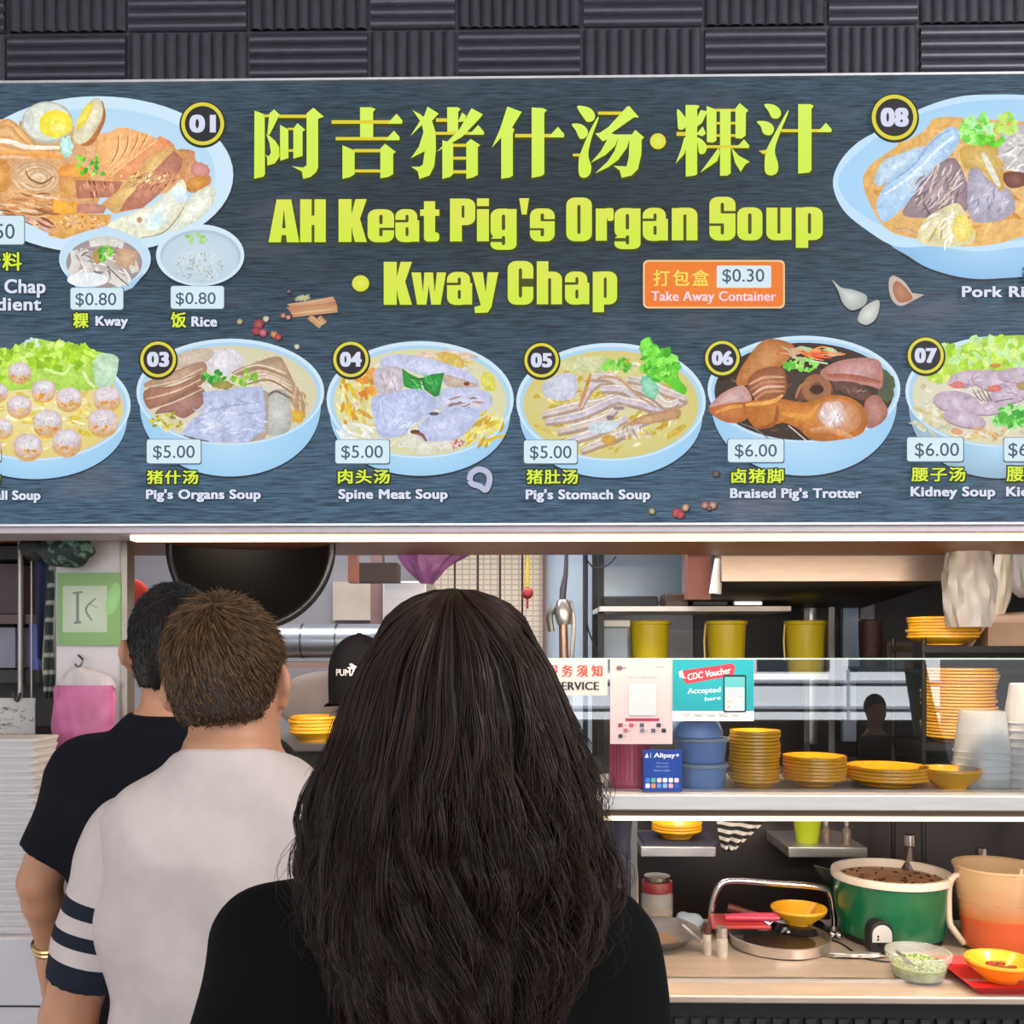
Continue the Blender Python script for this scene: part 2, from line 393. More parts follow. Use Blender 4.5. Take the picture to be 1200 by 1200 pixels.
def board_mat():
    m = bpy.data.materials.new('printed_slate'); m.use_nodes = True; nt = m.node_tree; b = nt.nodes['Principled BSDF']; N = nt.nodes.new; L = nt.links.new
    tc = N('ShaderNodeTexCoord')
    def noise(sc, scale, det=4):
        mp = N('ShaderNodeMapping'); mp.inputs['Scale'].default_value = sc; L(tc.outputs['Object'], mp.inputs[0])
        n = N('ShaderNodeTexNoise'); n.inputs['Scale'].default_value = scale; n.inputs['Detail'].default_value = det; n.inputs['Roughness'].default_value = .65; L(mp.outputs[0], n.inputs[0]); return n.outputs[0]
    def mix(a, b_, f):
        x = N('ShaderNodeMix'); x.data_type = 'RGBA'; L(f, x.inputs[0])
        for s_, v in ((6, a), (7, b_)):
            if isinstance(v, str): x.inputs[s_].default_value = (*lin(v), 1)
            else: L(v, x.inputs[s_])
        return x.outputs[2]
    def rng_(v, a, b_, c=0, d=1):
        r = N('ShaderNodeMapRange'); r.inputs[1].default_value = a; r.inputs[2].default_value = b_; r.inputs[3].default_value = c; r.inputs[4].default_value = d; L(v, r.inputs[0]); return r.outputs[0]
    grain = rng_(noise((5, 1, 90), 3.2, 8), .3, .72)
    broad = rng_(noise((.9, 1, 1.6), 1.6, 2), .38, .62)
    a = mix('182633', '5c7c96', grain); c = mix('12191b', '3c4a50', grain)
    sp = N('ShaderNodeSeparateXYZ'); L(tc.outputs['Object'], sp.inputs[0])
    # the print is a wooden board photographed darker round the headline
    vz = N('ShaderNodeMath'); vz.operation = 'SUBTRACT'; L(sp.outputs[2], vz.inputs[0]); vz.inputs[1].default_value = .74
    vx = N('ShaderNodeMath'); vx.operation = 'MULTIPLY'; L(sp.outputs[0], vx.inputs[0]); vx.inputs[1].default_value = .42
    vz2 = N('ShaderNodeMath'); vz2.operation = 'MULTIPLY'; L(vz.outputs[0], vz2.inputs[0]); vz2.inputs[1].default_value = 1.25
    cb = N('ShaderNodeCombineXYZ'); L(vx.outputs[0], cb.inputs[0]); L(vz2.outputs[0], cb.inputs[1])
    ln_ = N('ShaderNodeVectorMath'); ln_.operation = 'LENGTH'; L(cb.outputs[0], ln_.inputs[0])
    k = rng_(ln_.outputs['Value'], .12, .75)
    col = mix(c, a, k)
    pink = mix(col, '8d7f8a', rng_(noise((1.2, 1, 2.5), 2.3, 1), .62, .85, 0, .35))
    L(pink, b.inputs['Emission Color']); b.inputs['Emission Strength'].default_value = 1.0
    b.inputs['Base Color'].default_value = (.015, .015, .018, 1); b.inputs['Roughness'].default_value = .5; b.inputs['Specular IOR Level'].default_value = .05
    return m
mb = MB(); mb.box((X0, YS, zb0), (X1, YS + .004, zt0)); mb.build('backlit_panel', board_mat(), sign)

def onboard(x, y, lift): p = P(x, y, YS); p.y -= .0006 + lift; return p
PM = print_mat('backlit_print'); PD = print_mat('backlit_photo_print', 1., True, .15)
def pt(base=0.): return Pt(onboard, base, 2e-5)

# --- headline, seven heavy characters
HC, HC2, HS = 'd3f04e', 'e8dc34', '3a3f08'
q = pt(.001)
glyph = []
def V(x0, x1, y0, y1, nt=10): glyph.append([(x0, y0), (x1 - 4, y0 + 2), (x1 + nt, y0 + 8), (x1, y0 + 34), (x1, y1 - 22), (x1 - 6, y1 - 12), (x0, y1)])
def H(x0, x1, y, tri=0, t=9): glyph.append([(x0, y - t), (x1, y - t), (x1, y + t), (x0, y + t)]); tri and glyph.append([(x1 - tri * 1.75, y + t), (x1 - tri * .65, y - tri), (x1 + 4, y - t + 2), (x1, y + t)])
def G(*p): glyph.append(list(p))
def GS(*p): glyph.append(smooth_loop(list(p), 4))
CH = {}
def end(name, ox, oy, k): CH[name] = [[(ox + x / k, oy + y / k) for x, y in g] for g in glyph]; glyph.clear()
# 阿
G((55, 130), (90, 142), (130, 158), (132, 600), (120, 618), (52, 634)); H(120, 180, 168, 0, 10); G((165, 150), (200, 120), (240, 158), (218, 205), (165, 310), (150, 300))
G((140, 300), (168, 318), (210, 355), (238, 400), (240, 470), (205, 520), (150, 536), (148, 480), (135, 455), (160, 468), (176, 440), (166, 370))
G((243, 235), (305, 268), (306, 480), (245, 500)); H(300, 350, 265, 0, 8); H(300, 350, 425, 0, 9); G((342, 262), (372, 222), (430, 272), (410, 285), (410, 465), (342, 485))
H(235, 450, 172, 0, 12); G((440, 150), (490, 108), (568, 175), (525, 190), (525, 550), (510, 585), (470, 620), (415, 635), (405, 580), (330, 540), (410, 552), (440, 535))
end('a', 290, 110, 6.316)
# 吉
G((835, 105), (918, 105), (950, 118), (932, 140), (932, 340), (836, 340)); H(625, 1145, 214, 62, 13); H(655, 1125, 337, 60, 12)
G((705, 385), (795, 425), (795, 600), (760, 622), (705, 635)); H(790, 990, 426, 0, 12); H(790, 990, 576, 0, 11); G((985, 410), (1020, 375), (1100, 435), (1080, 450), (1080, 600), (1040, 622), (985, 630))
end('b', 290, 110, 6.316)
# 猪
G((55, 128), (110, 155), (150, 190), (200, 210), (225, 290), (228, 420), (215, 540), (180, 610), (105, 636), (95, 580), (45, 545), (105, 545), (130, 530), (145, 430), (42, 482), (100, 400), (135, 290), (125, 235), (40, 318), (110, 205))
G((165, 100), (248, 152), (190, 215), (130, 245), (110, 190), (140, 170))
H(228, 320, 200, 0, 13); G((310, 105), (385, 105), (410, 118), (392, 140), (392, 300), (312, 300)); H(220, 580, 298, 62, 11)
G((390, 215), (420, 145), (450, 165), (440, 210)); G((490, 112), (575, 158), (545, 195), (420, 325), (232, 435), (300, 370), (400, 270))
G((275, 350), (355, 370), (355, 600), (330, 622), (275, 635)); H(350, 455, 387, 0, 11); H(350, 455, 482, 0, 11); H(350, 455, 583, 0, 12); G((452, 370), (485, 340), (555, 385), (537, 400), (537, 605), (500, 625), (452, 635))
end('c', 475, 110, 6.316)
# 什
G((755, 100), (862, 140), (790, 255), (808, 270), (796, 300), (796, 610), (775, 625), (710, 635), (710, 330), (640, 405), (700, 270)); H(812, 1172, 316, 66, 13)
G((935, 108), (1015, 112), (1048, 125), (1028, 150), (1028, 600), (1005, 615), (935, 628))
end('d', 475, 110, 6.316)
# 汤
GS((120, 120), (190, 118), (250, 145), (278, 195), (265, 240), (215, 255), (180, 220)); GS((75, 275), (140, 270), (195, 300), (218, 350), (190, 395), (145, 400), (110, 330))
GS((300, 215), (305, 240), (250, 390), (220, 540), (245, 640), (235, 710), (190, 745), (140, 720), (135, 600), (150, 530), (230, 340)); H(85, 150, 545, 0, 12)
H(305, 530, 178, 0, 14); G((500, 185), (560, 120), (580, 115), (665, 215), (620, 215), (420, 355), (480, 372), (345, 425), (280, 355), (320, 350), (395, 300))
G((410, 365), (600, 365), (632, 325), (710, 390), (688, 410), (685, 540), (655, 670), (600, 725), (512, 745), (495, 680), (440, 640), (555, 645), (575, 560), (580, 400), (480, 395))
G((395, 372), (490, 380), (455, 465), (370, 545), (240, 615), (330, 510), (380, 420)); G((490, 380), (588, 380), (560, 480), (480, 590), (390, 655), (280, 705), (390, 600), (450, 510))
end('e', 660, 110, 7.5)
# 粿
G((108, 85), (190, 85), (208, 95), (190, 115), (190, 570), (175, 580), (110, 588)); H(45, 110, 288, 0, 14); GS((50, 115), (90, 150), (118, 200), (100, 250), (60, 255), (52, 200)); G((100, 310), (125, 330), (100, 430), (38, 497), (75, 400))
G((215, 120), (262, 130), (225, 210), (185, 240), (190, 170)); G((185, 290), (228, 235), (252, 285), (225, 305)); GS((190, 315), (230, 335), (258, 380), (240, 425), (205, 425), (195, 370))
G((255, 92), (325, 118), (325, 335), (300, 350), (258, 345)); H(320, 465, 122, 0, 10); H(320, 465, 213, 0, 9); H(320, 465, 300, 0, 9); G((350, 118), (425, 118), (425, 565), (400, 582), (350, 582)); G((458, 110), (488, 72), (550, 125), (532, 140), (530, 300), (500, 322), (458, 318))
H(255, 552, 378, 52, 10); G((340, 385), (350, 420), (330, 480), (210, 562), (270, 480)); G((430, 385), (480, 440), (560, 485), (530, 500), (495, 555), (455, 490))
end('f', 785, 110, 6)
# 汁
GS((660, 82), (720, 82), (765, 110), (778, 150), (755, 180), (715, 175), (690, 130)); GS((608, 202), (670, 200), (718, 225), (728, 265), (700, 298), (655, 285), (635, 235))
GS((818, 135), (825, 150), (780, 260), (735, 400), (758, 500), (750, 560), (705, 580), (665, 550), (668, 430), (700, 350)); G((622, 408), (675, 400), (680, 425), (655, 432)); H(780, 1130, 266, 56, 11)
G((898, 80), (985, 80), (1008, 92), (992, 115), (992, 545), (975, 560), (898, 568))
end('g', 785, 110, 6)
def grow(g, d):
    cx = sum(p[0] for p in g) / len(g); cy_ = sum(p[1] for p in g) / len(g)
    return [(x + d * (1 if x > cx else -1) * min(1, abs(x - cx) / 2), y + d * (1 if y > cy_ else -1) * min(1, abs(y - cy_) / 2)) for x, y in g]
for gl in CH.values():
    for g in gl: q.pg([(x + .6, y + 1.6) for x, y in grow(g, 1.5)], HS, None, False)
q.el(771.2, 168, 10.5, 10.5, HS)
for gl in CH.values():
    for g in gl:
        n = len(g); q.raw(g, [tuple(range(n))], ['e0d02c' if (max(y for x, y in g) - min(y for x, y in g)) < 7 else ('d6f25a' if y < 170 else 'd2ee4a') for x, y in g])
q.el(770.7, 166.7, 9.3, 9.3, 'e4d838', 'd8ee60')
q.build('heading_characters', PM, sign)
q = pt(.001)
def rbox(x0, y0, x1, y1, r): return [(cx + r[0] * math.cos(t), cy_ + r[1] * math.sin(t)) for cx, cy_, a0 in ((x1 - r[0], y1 - r[1], 0), (x0 + r[0], y1 - r[1], 90), (x0 + r[0], y0 + r[1], 180), (x1 - r[0], y0 + r[1], 270)) for t in np.radians([a0, a0 + 22, a0 + 45, a0 + 68, a0 + 90])]
RB = (.34, 17)
def bx(x0, y0, x1, y1): return [(x0, y0), (x1, y0), (x1, y1), (x0, y1)]
LET = {  # heavy condensed letters: solid outlines, then the dark slits in them
 'A': ([[(0, 0), (.26, 100), (.74, 100), (1, 0)]], [[(.40, 0), (.43, 17), (.57, 17), (.6, 0)], [(.44, 33), (.5, 78), (.56, 33)]]),
 'H': ([bx(0, 0, 1, 100)], [bx(.45, 62, .56, 100), bx(.45, 0, .56, 40)]),
 'K': ([bx(0, 0, .46, 100), [(.4, 50), (.6, 100), (1, 100), (.76, 54), (1, 0), (.58, 0), (.4, 46)]], [[(.46, 100), (.57, 100), (.46, 66)], [(.46, 36), (.56, 0), (.46, 0)]]),
 'e': ([rbox(0, -1, 1, 76, RB)], [rbox(.44, 41, .57, 63, (.05, 4)), bx(.44, 27, 1, 33), rbox(.44, 13, .57, 33, (.05, 4))]),
 'a': ([rbox(0, -1, .9, 76, RB), bx(.5, 0, .98, 50)], [bx(0, 45, .43, 51), rbox(.42, 45, .54, 63, (.05, 4)), rbox(.42, 13, .54, 34, (.05, 4))]),
 't': ([bx(.2, 10, .78, 94), bx(0, 60, 1, 75), rbox(.2, 0, 1, 22, (.2, 8))], []),
 'P': ([bx(0, 0, .47, 100), rbox(0, 38, 1, 100, RB)], [rbox(.46, 55, .57, 84, (.04, 4))]),
 'i': ([bx(0, 0, 1, 75), bx(0, 82, 1, 100)], []),
 'g': ([rbox(0, 6, .92, 76, RB), bx(.5, 2, .98, 75), rbox(0, -20, .98, 14, (.3, 12))], [rbox(.42, 26, .55, 62, (.05, 4)), bx(0, -2, .42, 6), rbox(.42, -9, .55, 12, (.05, 4))]),
 "'": ([[(0, 100), (1, 100), (.75, 62), (.25, 62)]], []),
 's': ([rbox(0, -1, 1, 76, RB)], [bx(.44, 46, 1, 51), rbox(.43, 46, .57, 64, (.05, 4)), bx(0, 25, .56, 30), rbox(.43, 11, .57, 30, (.05, 4))]),
 'S': ([rbox(0, -1, 1, 101, RB)], [bx(.46, 62, 1, 68), rbox(.43, 62, .56, 87, (.05, 4)), bx(0, 33, .54, 39), rbox(.43, 13, .56, 39, (.05, 4))]),
 'O': ([rbox(0, -1, 1, 101, RB)], [rbox(.43, 16, .56, 84, (.05, 6))]), 'o': ([rbox(0, -1, 1, 76, RB)], [rbox(.43, 14, .57, 62, (.05, 5))]),
 'r': ([bx(0, 0, .62, 75), rbox(.5, 46, 1, 76, (.1, 8))], [[(.62, 56), (.68, 46), (.62, 46)]]),
 'n': ([bx(0, 0, .46, 75), rbox(0, 30, 1, 76, RB), bx(.55, 0, 1, 60)], [bx(.45, 0, .57, 60)]), 'u': ([bx(.54, 0, 1, 75), rbox(0, -1, 1, 40, RB), bx(0, 20, .45, 75)], [bx(.44, 15, .56, 76)]),
 'p': ([bx(0, -19, .46, 75), rbox(0, -1, 1, 76, RB)], [rbox(.45, 14, .57, 62, (.05, 5))]),
 'w': ([[(0, 75), (.27, 75), (.33, 28), (.37, 75), (.62, 75), (.67, 28), (.73, 75), (1, 75), (.84, 0), (.57, 0), (.5, 44), (.43, 0), (.16, 0)]], []),
 'y': ([[(0, 75), (.42, 75), (.52, 28), (.6, 75), (1, 75), (.74, -6), (.6, -19), (.12, -20), (.1, -6), (.34, -2)]], []),
 'C': ([rbox(0, -1, 1, 101, RB)], [rbox(.43, 16, .56, 84, (.05, 6)), bx(.5, 41, 1, 60)]), 'h': ([bx(0, 0, .46, 100), rbox(0, 30, 1, 76, RB), bx(.55, 0, 1, 60)], [bx(.45, 0, .57, 60)])}
WORD = (('A', 315, 351), ('H', 352, 382), ('K', 397, 430), ('e', 431, 462), ('a', 463.5, 492), ('t', 492.5, 515), ('P', 527.5, 557), ('i', 559, 573), ('g', 575, 606), ("'", 608.5, 620), ('s', 621, 650),
        ('O', 663.5, 693.5), ('r', 698, 719), ('g', 720, 751), ('a', 753, 783), ('n', 787, 817), ('S', 831, 861.5), ('o', 863.5, 893), ('u', 897.5, 927), ('p', 932, 963.5))
WORD2 = (('K', 450, 483), ('w', 482.5, 523), ('a', 524, 554), ('y', 553, 584), ('C', 595, 625), ('h', 629, 658.5), ('a', 662, 691), ('p', 694.5, 723))
for wd, base, slope in ((WORD, 284.5, -.0045), (WORD2, 358.3, -.003)):
    def tr(ch, x0, x1, p): return [(x0 + u * (x1 - x0), base + slope * (x0 - 315) - v * .502) for u, v in p]
    for ch, x0, x1 in wd:
        for p in LET[ch][0]: q.pg([(x + .4, y + 1.3) for x, y in grow(tr(ch, x0, x1, p), 1.5)], HS, None, False)
    for ch, x0, x1 in wd:
        for p in LET[ch][0]:
            p2 = tr(ch, x0, x1, p); q.raw(p2, [tuple(range(len(p2)))], ['dce650' if y < base - 20 else 'd0ea3e' for x, y in p2])
        for p in LET[ch][1]: q.pg(tr(ch, x0, x1, p), '4a4c10', None, False)
q.el(423.5, 334.5, 11, 10.5, HS); q.el(423, 333, 10, 9.5, 'd8dc38', 'e2ea58')
q.build('heading_lettering', PM, sign)

# --- dish photographs
BW, BL, BD = 'bcdcf2', 'd2ecfb', '9cc6e6'
def dish(fn, base=0.):
    q_ = pt(base); fn(q_); return q_.build('dish_picture', PD, sign)
def bowl(q, cx, cy_, rx, ry, bot, soup, lip=.925, tilt=0, body=None):
    a = [(cx + rx * math.cos(t), cy_ + ry * math.sin(t)) for t in np.linspace(math.radians(8), math.radians(172), 24)]
    fx = rx * .46; q.tex = 0
    yb = cy_ + ry * .2; low = [(cx - rx * .965 * math.cos(t), yb + (bot - yb) * math.sin(t) ** .92) for t in np.linspace(0.02, PI - .02, 40)]
    q.pg([(cx + rx, cy_ + 10)] + [(x, y + 12) for x, y in low[::-1]] + [(cx - rx, cy_ + 10)], '232d38', None, False)
    q.pg([(cx + rx * .995, cy_ + ry * .1)] + low[::-1] + [(cx - rx * .995, cy_ + ry * .1)], body or '9fcdf0', 'b4dcf8', False)
    q.el(cx, cy_, rx, ry, 'cfe6f6', BW, n=60); q.el(cx, cy_ + ry * .02, rx * .965, ry * .95, 'aed3ee', 'b8d9f0', n=60)
    q.el(cx, cy_ + ry * .045, rx * lip, ry * .915, soup[0], soup[1], n=50); q.tex = 1

def broth(q, cx, cy_, rx, ry, cols, n=90):
    for _ in range(n):
        t, r_ = random.random() * 6.283, random.random() ** .5; x, y = cx + rx * .84 * r_ * math.cos(t), cy_ + ry * .06 + ry * .8 * r_ * math.sin(t); c = random.choice(cols)
        q.el(x, y, random.uniform(14, 60), random.uniform(8, 24), c, random.choice(cols), random.uniform(-40, 40), .3, 12)
def d01(q):
    q.o(0, 0, 1); q.gain = 1.22; q.tex = 0; q.el(115, 208, 160, 93, '26303a', n=60); q.el(115, 205, 158.5, 92, 'cfe9fa', 'bfe0f6', n=60); q.el(116, 203, 136, 76, 'b9dcf4', 'c6e6fa', n=60)
    q.o(0, 100, 6); q.tex = 1
    q.el(-60, 560, 260, 330, 'd9a878', 'e6bc88', jag=.06); q.el(330, 640, 430, 350, 'c99664', 'd8a878', jag=.04); q.el(900, 560, 420, 230, 'd4a070', 'e0b080', 10, .06)
    q.ln([(150, 250), (190, 370), (300, 430), (470, 410), (530, 290)], 60, 'b88a54', 'c9a06c'); q.el(335, 262, 182, 148, 'a9b0a4', 'd4d6ca'); q.el(330, 258, 165, 132, 'c8ccc0', 'd8dacc'); q.el(392, 272, 118, 96, 'e0cc30', 'f2e65c', jag=.03); q.el(420, 300, 60, 40, 'f0d85a', 'f8ee90')
    q.pg([(715, 110), (745, 220), (700, 340), (640, 420), (570, 410), (690, 270)], 'a9652e', 'c07e40'); q.pg([(515, 390), (550, 230), (640, 110), (705, 100), (725, 200), (680, 310), (600, 405)], 'c9c2a4', 'e6dfc8'); q.pg([(540, 280), (590, 165), (650, 120), (640, 200), (565, 310)], 'e2c63a', 'f2e06a')
    for a in ((0, 300, 55, 258, 150, 330, 240, 430), (0, 370, 90, 395, 230, 450, 440, 460), (0, 430, 90, 460, 250, 470, 430, 470), (-30, 330, 60, 300, 130, 380, 200, 430)):
        q.ln([(a[i], a[i + 1]) for i in (0, 2, 4, 6)], 46, random.choice(['e0a860', 'e8bc80']), 'c08850', .3)
    q.ln([(0, 392), (80, 400), (190, 436), (420, 440)], 34, 'e9d4bd', 'f2e4d4', .3); q.ln([(-10, 470), (150, 490), (280, 480), (440, 505)], 40, 'dd8f3c', 'e8a85c', .3); q.ln([(0, 500), (160, 500), (330, 545), (420, 585)], 34, 'e6c4a0', 'd0884a', .3)
    q.el(0, 640, 90, 120, 'c07f3c', 'd8a058', jag=.05); q.el(250, 650, 190, 135, 'c49a70', 'dcb890', 12, .03)
    for r in (1, .78, .56, .34): q.ln([(250 + 160 * r * math.cos(t) + 30 * (1 - r), 655 + 105 * r * math.sin(t)) for t in np.linspace(-3.6 + r, 2.0 + r, 9)], 34, random.choice(['e8d6ba', 'dcc09a']), 'b98a5c', .3)
    q.ln([(180, 600), (215, 660), (300, 690), (380, 640)], 14, '8a6038')
    q.sc(60, 200, 850, 190, 90, 190, 18, ['d9a878', 'b87a4a', 'e6c8a8', 'c98f5a', '9a6038'], 8, 14)
    q.pg([(405, 600), (470, 555), (560, 560), (650, 640), (560, 670), (430, 690)], 'd98a34', 'e6a450', False); q.pg([(420, 640), (640, 650), (640, 790), (430, 795)], 'c98a4c', 'd9a868', False); q.pg([(530, 670), (870, 680), (810, 790), (545, 800)], 'a86c54', 'c08068', False); q.sc(26, 680, 735, 130, 50, 60, 14, ['c98468', '8a4630', 'd6a080'], 80, 20)
    q.pg([(375, 812), (560, 830), (550, 905), (378, 900)], 'e09a30', 'ecae48', False); q.pg([(545, 835), (760, 845), (735, 905), (540, 905)], 'b07460', 'c88c78', False)
    q.pg([(340, 925), (530, 900), (790, 915), (770, 985), (560, 1045), (450, 1085), (345, 1060)], 'cf9648', 'e0b070', False); q.sc(40, 560, 970, 190, 60, 40, 16, ['e8c490', 'c08448', 'd0a090', 'b8783c'], 20, 60)
    q.sc(30, 290, 980, 80, 50, 120, 18, ['d8b090', '8a4a34', 'c89a80'], 15, 20)
    q.el(476, 440, 44, 75, 'a6d8cc', 'c4e6e0', jag=.2); q.leaf(665, 560, 135, 85)
    q.o(120, 120, 6.667)
    q.pg([(-30, 420), (-10, 290), (60, 245), (150, 205), (290, 235), (400, 285), (330, 380), (160, 570), (60, 600)], 'e2a468', 'f0ba80'); 
    for i in range(4): q.ln([(20 + 80 * i, 580 - 40 * i), (120 + 75 * i, 400 - 38 * i), (130 + 75 * i, 260)], 9, 'c06a30'); q.ln([(30 + 80 * i, 560 - 40 * i), (135 + 75 * i, 400 - 38 * i), (150 + 75 * i, 250)], 10, 'f2c088')
    q.pg([(40, 600), (280, 410), (430, 290), (480, 280), (570, 345), (520, 390), (380, 430), (220, 600)], 'd48858', 'e4a070'); q.ln([(60, 590), (280, 420), (440, 300)], 16, 'f0b880')
    q.pg([(590, 400), (650, 375), (725, 395), (735, 460), (850, 590), (830, 660), (700, 715), (620, 620)], 'b87a4c', 'd2a070'); q.el(770, 540, 75, 60, 'b8706a', 'd49a94', jag=.12); q.el(740, 640, 95, 50, 'b8762e', 'd8a050', -20, .1)
    q.pg([(0, 800), (200, 640), (430, 390), (560, 345), (635, 430), (620, 545), (430, 740), (300, 835), (100, 880)], 'c89858', 'e4c88c', False); q.pg([(190, 770), (480, 470), (565, 385), (635, 450), (615, 545), (440, 735), (320, 835), (140, 860)], 'a86a54', 'c88c74', False)
    q.sc(50, 400, 620, 190, 60, 70, 14, ['c8886c', '8a4432', 'b87058', 'd0986c'], -45, 25); q.sc(50, 300, 600, 260, 40, 40, 14, ['ecd8a8', 'd0b070', 'c89850'], -45, 30)
    q.pg([(540, 1010), (690, 760), (840, 660), (890, 690), (880, 800), (760, 925), (600, 1005)], 'c9ccb8', 'e6eae0'); q.pg([(55, 965), (300, 850), (420, 800), (560, 675), (640, 615), (670, 760), (580, 925), (480, 1025), (310, 1070), (150, 1010)], 'd4d2b4', 'dfe6e0'); q.el(430, 940, 90, 60, 'd8e4e0', 'c4dee8', -30); q.el(610, 730, 60, 70, 'cfdde0', 'd8e4ea', -30); q.el(300, 930, 22, 24, 'b08a6c'); q.ln([(300, 1072), (480, 1030), (590, 920), (650, 820)], 10, '9a8c68')
dish(d01)
def small(q):
    q.o(60, 260, 5); q.tex = 0
    q.el(322, 235, 272, 178, '26303a', n=50); q.el(320, 222, 268, 178, 'd0e8f8', 'bfdcf2', n=50); q.pg([(85, 310), (550, 310), (480, 392), (400, 424), (245, 424), (155, 392)], 'a9d0ee', None, False); q.el(318, 215, 262, 170, 'c4e0f4', 'd2e8f8', n=50); q.el(316, 245, 222, 145, 'a08f90', 'c8c0b8', n=40)
    q.tex = .7
    for a, b_, c in (((120, 330), (260, 300), (420, 370)), ((140, 170), (150, 250), (120, 310)), ((230, 130), (330, 115), (430, 140)), ((340, 290), (430, 350), (450, 330)), ((400, 170), (470, 230), (500, 300)), ((200, 160), (200, 220), (230, 290))): q.ln([a, b_, c], 55, 'e4e2dc', 'd4ccc4', .2)
    q.sc(40, 316, 245, 190, 115, 90, 12, ['f0eeea', '8a7f80', 'd0c8c0', 'b0a498'], 20, 60); q.el(220, 345, 120, 42, 'ecf0f4', 'f4f6fa'); q.el(440, 215, 70, 60, 'c49a7c', 'd8b898', jag=.2); q.el(280, 210, 28, 40, 'b09048', 'c0a058', jag=.2); q.leaf(322, 188, 40, 45, 16, r=16); q.ln([(340, 270), (400, 330), (460, 380)], 7, '5a5048')
    q.tex = 0
    q.el(880, 215, 262, 182, '26303a', n=50); q.el(878, 202, 258, 180, 'd4e8f6', 'c8def0', n=50); q.el(880, 205, 235, 152, 'aec6d8', 'c4d8e8', n=40); q.el(878, 220, 222, 150, 'c0d4e4', 'cddfea', n=40)
    q.tex = .6
    q.sc(160, 870, 270, 150, 85, 22, 7, ['e0e6e8', 'a8b0b0', 'c8ccc4', 'b4b0a4', 'd8dcd8'], 0, 90); q.leaf(865, 105, 60, 30, 12, ('b0dc90', 'cce8b0', '9cd078'), 18)
dish(small, .004)
def d02(q):
    q.o(0, 390, 5.714); bowl(q, 235, 485, 640, 370, 980, ('e2cf7c', 'efe2a4')); broth(q, 235, 485, 640, 370, ['e8d24c', 'f4e690', 'd8bc40', 'f4f0cc', 'e6cf70'])
    q.pg([(-300, 330), (-150, 160), (0, 140), (110, 95), (220, 40), (350, 60), (480, 70), (600, 115), (790, 165), (770, 250), (760, 340), (560, 390), (200, 380), (-100, 400)], 'a8d44c', 'c4e668'); q.el(215, 75, 50, 36, 'd4ece0', 'c0e0cc', jag=.2); q.pg([(640, 160), (790, 165), (760, 340), (650, 360)], 'b8dcb8', 'd4ecd0')
    q.leaf(330, 160, 300, 90, 70, ('b4e030', 'cdf060', 'a0cc2c', 'd8f088', '90c020'), 40); q.leaf(-50, 220, 200, 90, 30, ('b4e030', 'cdf060', 'a0cc2c'), 40); q.ln([(560, 260), (600, 330), (640, 370)], 24, 'dcf0b0'); q.ln([(300, 240), (420, 280), (480, 230)], 20, 'd8f098')
    q.sc(40, 300, 620, 480, 180, 80, 18, ['e8d040', 'f4eca0', 'd8b030', 'f8f4c0'], -10, 40)
    for x, y, r in ((140, 265, 78), (300, 385, 82), (470, 440, 88), (725, 435, 92), (140, 490, 84), (0, 400, 66), (330, 600, 100), (700, 595, 102), (30, 640, 72), (200, 760, 98), (460, 730, 100), (-150, 560, 90), (-130, 420, 80), (-240, 650, 90), (-60, 760, 90)):
        q.el(x, y + r * .25, r * .97, r * .85, 'd8a868', 'e0b070'); q.el(x, y, r, r * .82, 'd8b8a4', 'e4ccb8', jag=.03); q.el(x, y - r * .2, r * .86, r * .55, 'd8ccd4', 'ece6ec', jag=.04); q.sc(9, x, y + r * .5, r * .55, r * .22, r * .4, r * .22, ['dc9c48', 'e8b468', 'e0c8a4', 'd89038'], 0, 50); q.sc(5, x, y, r * .5, r * .4, r * .2, 5, ['b0a0a8', 'a89070'], 0, 90)
dish(d02)
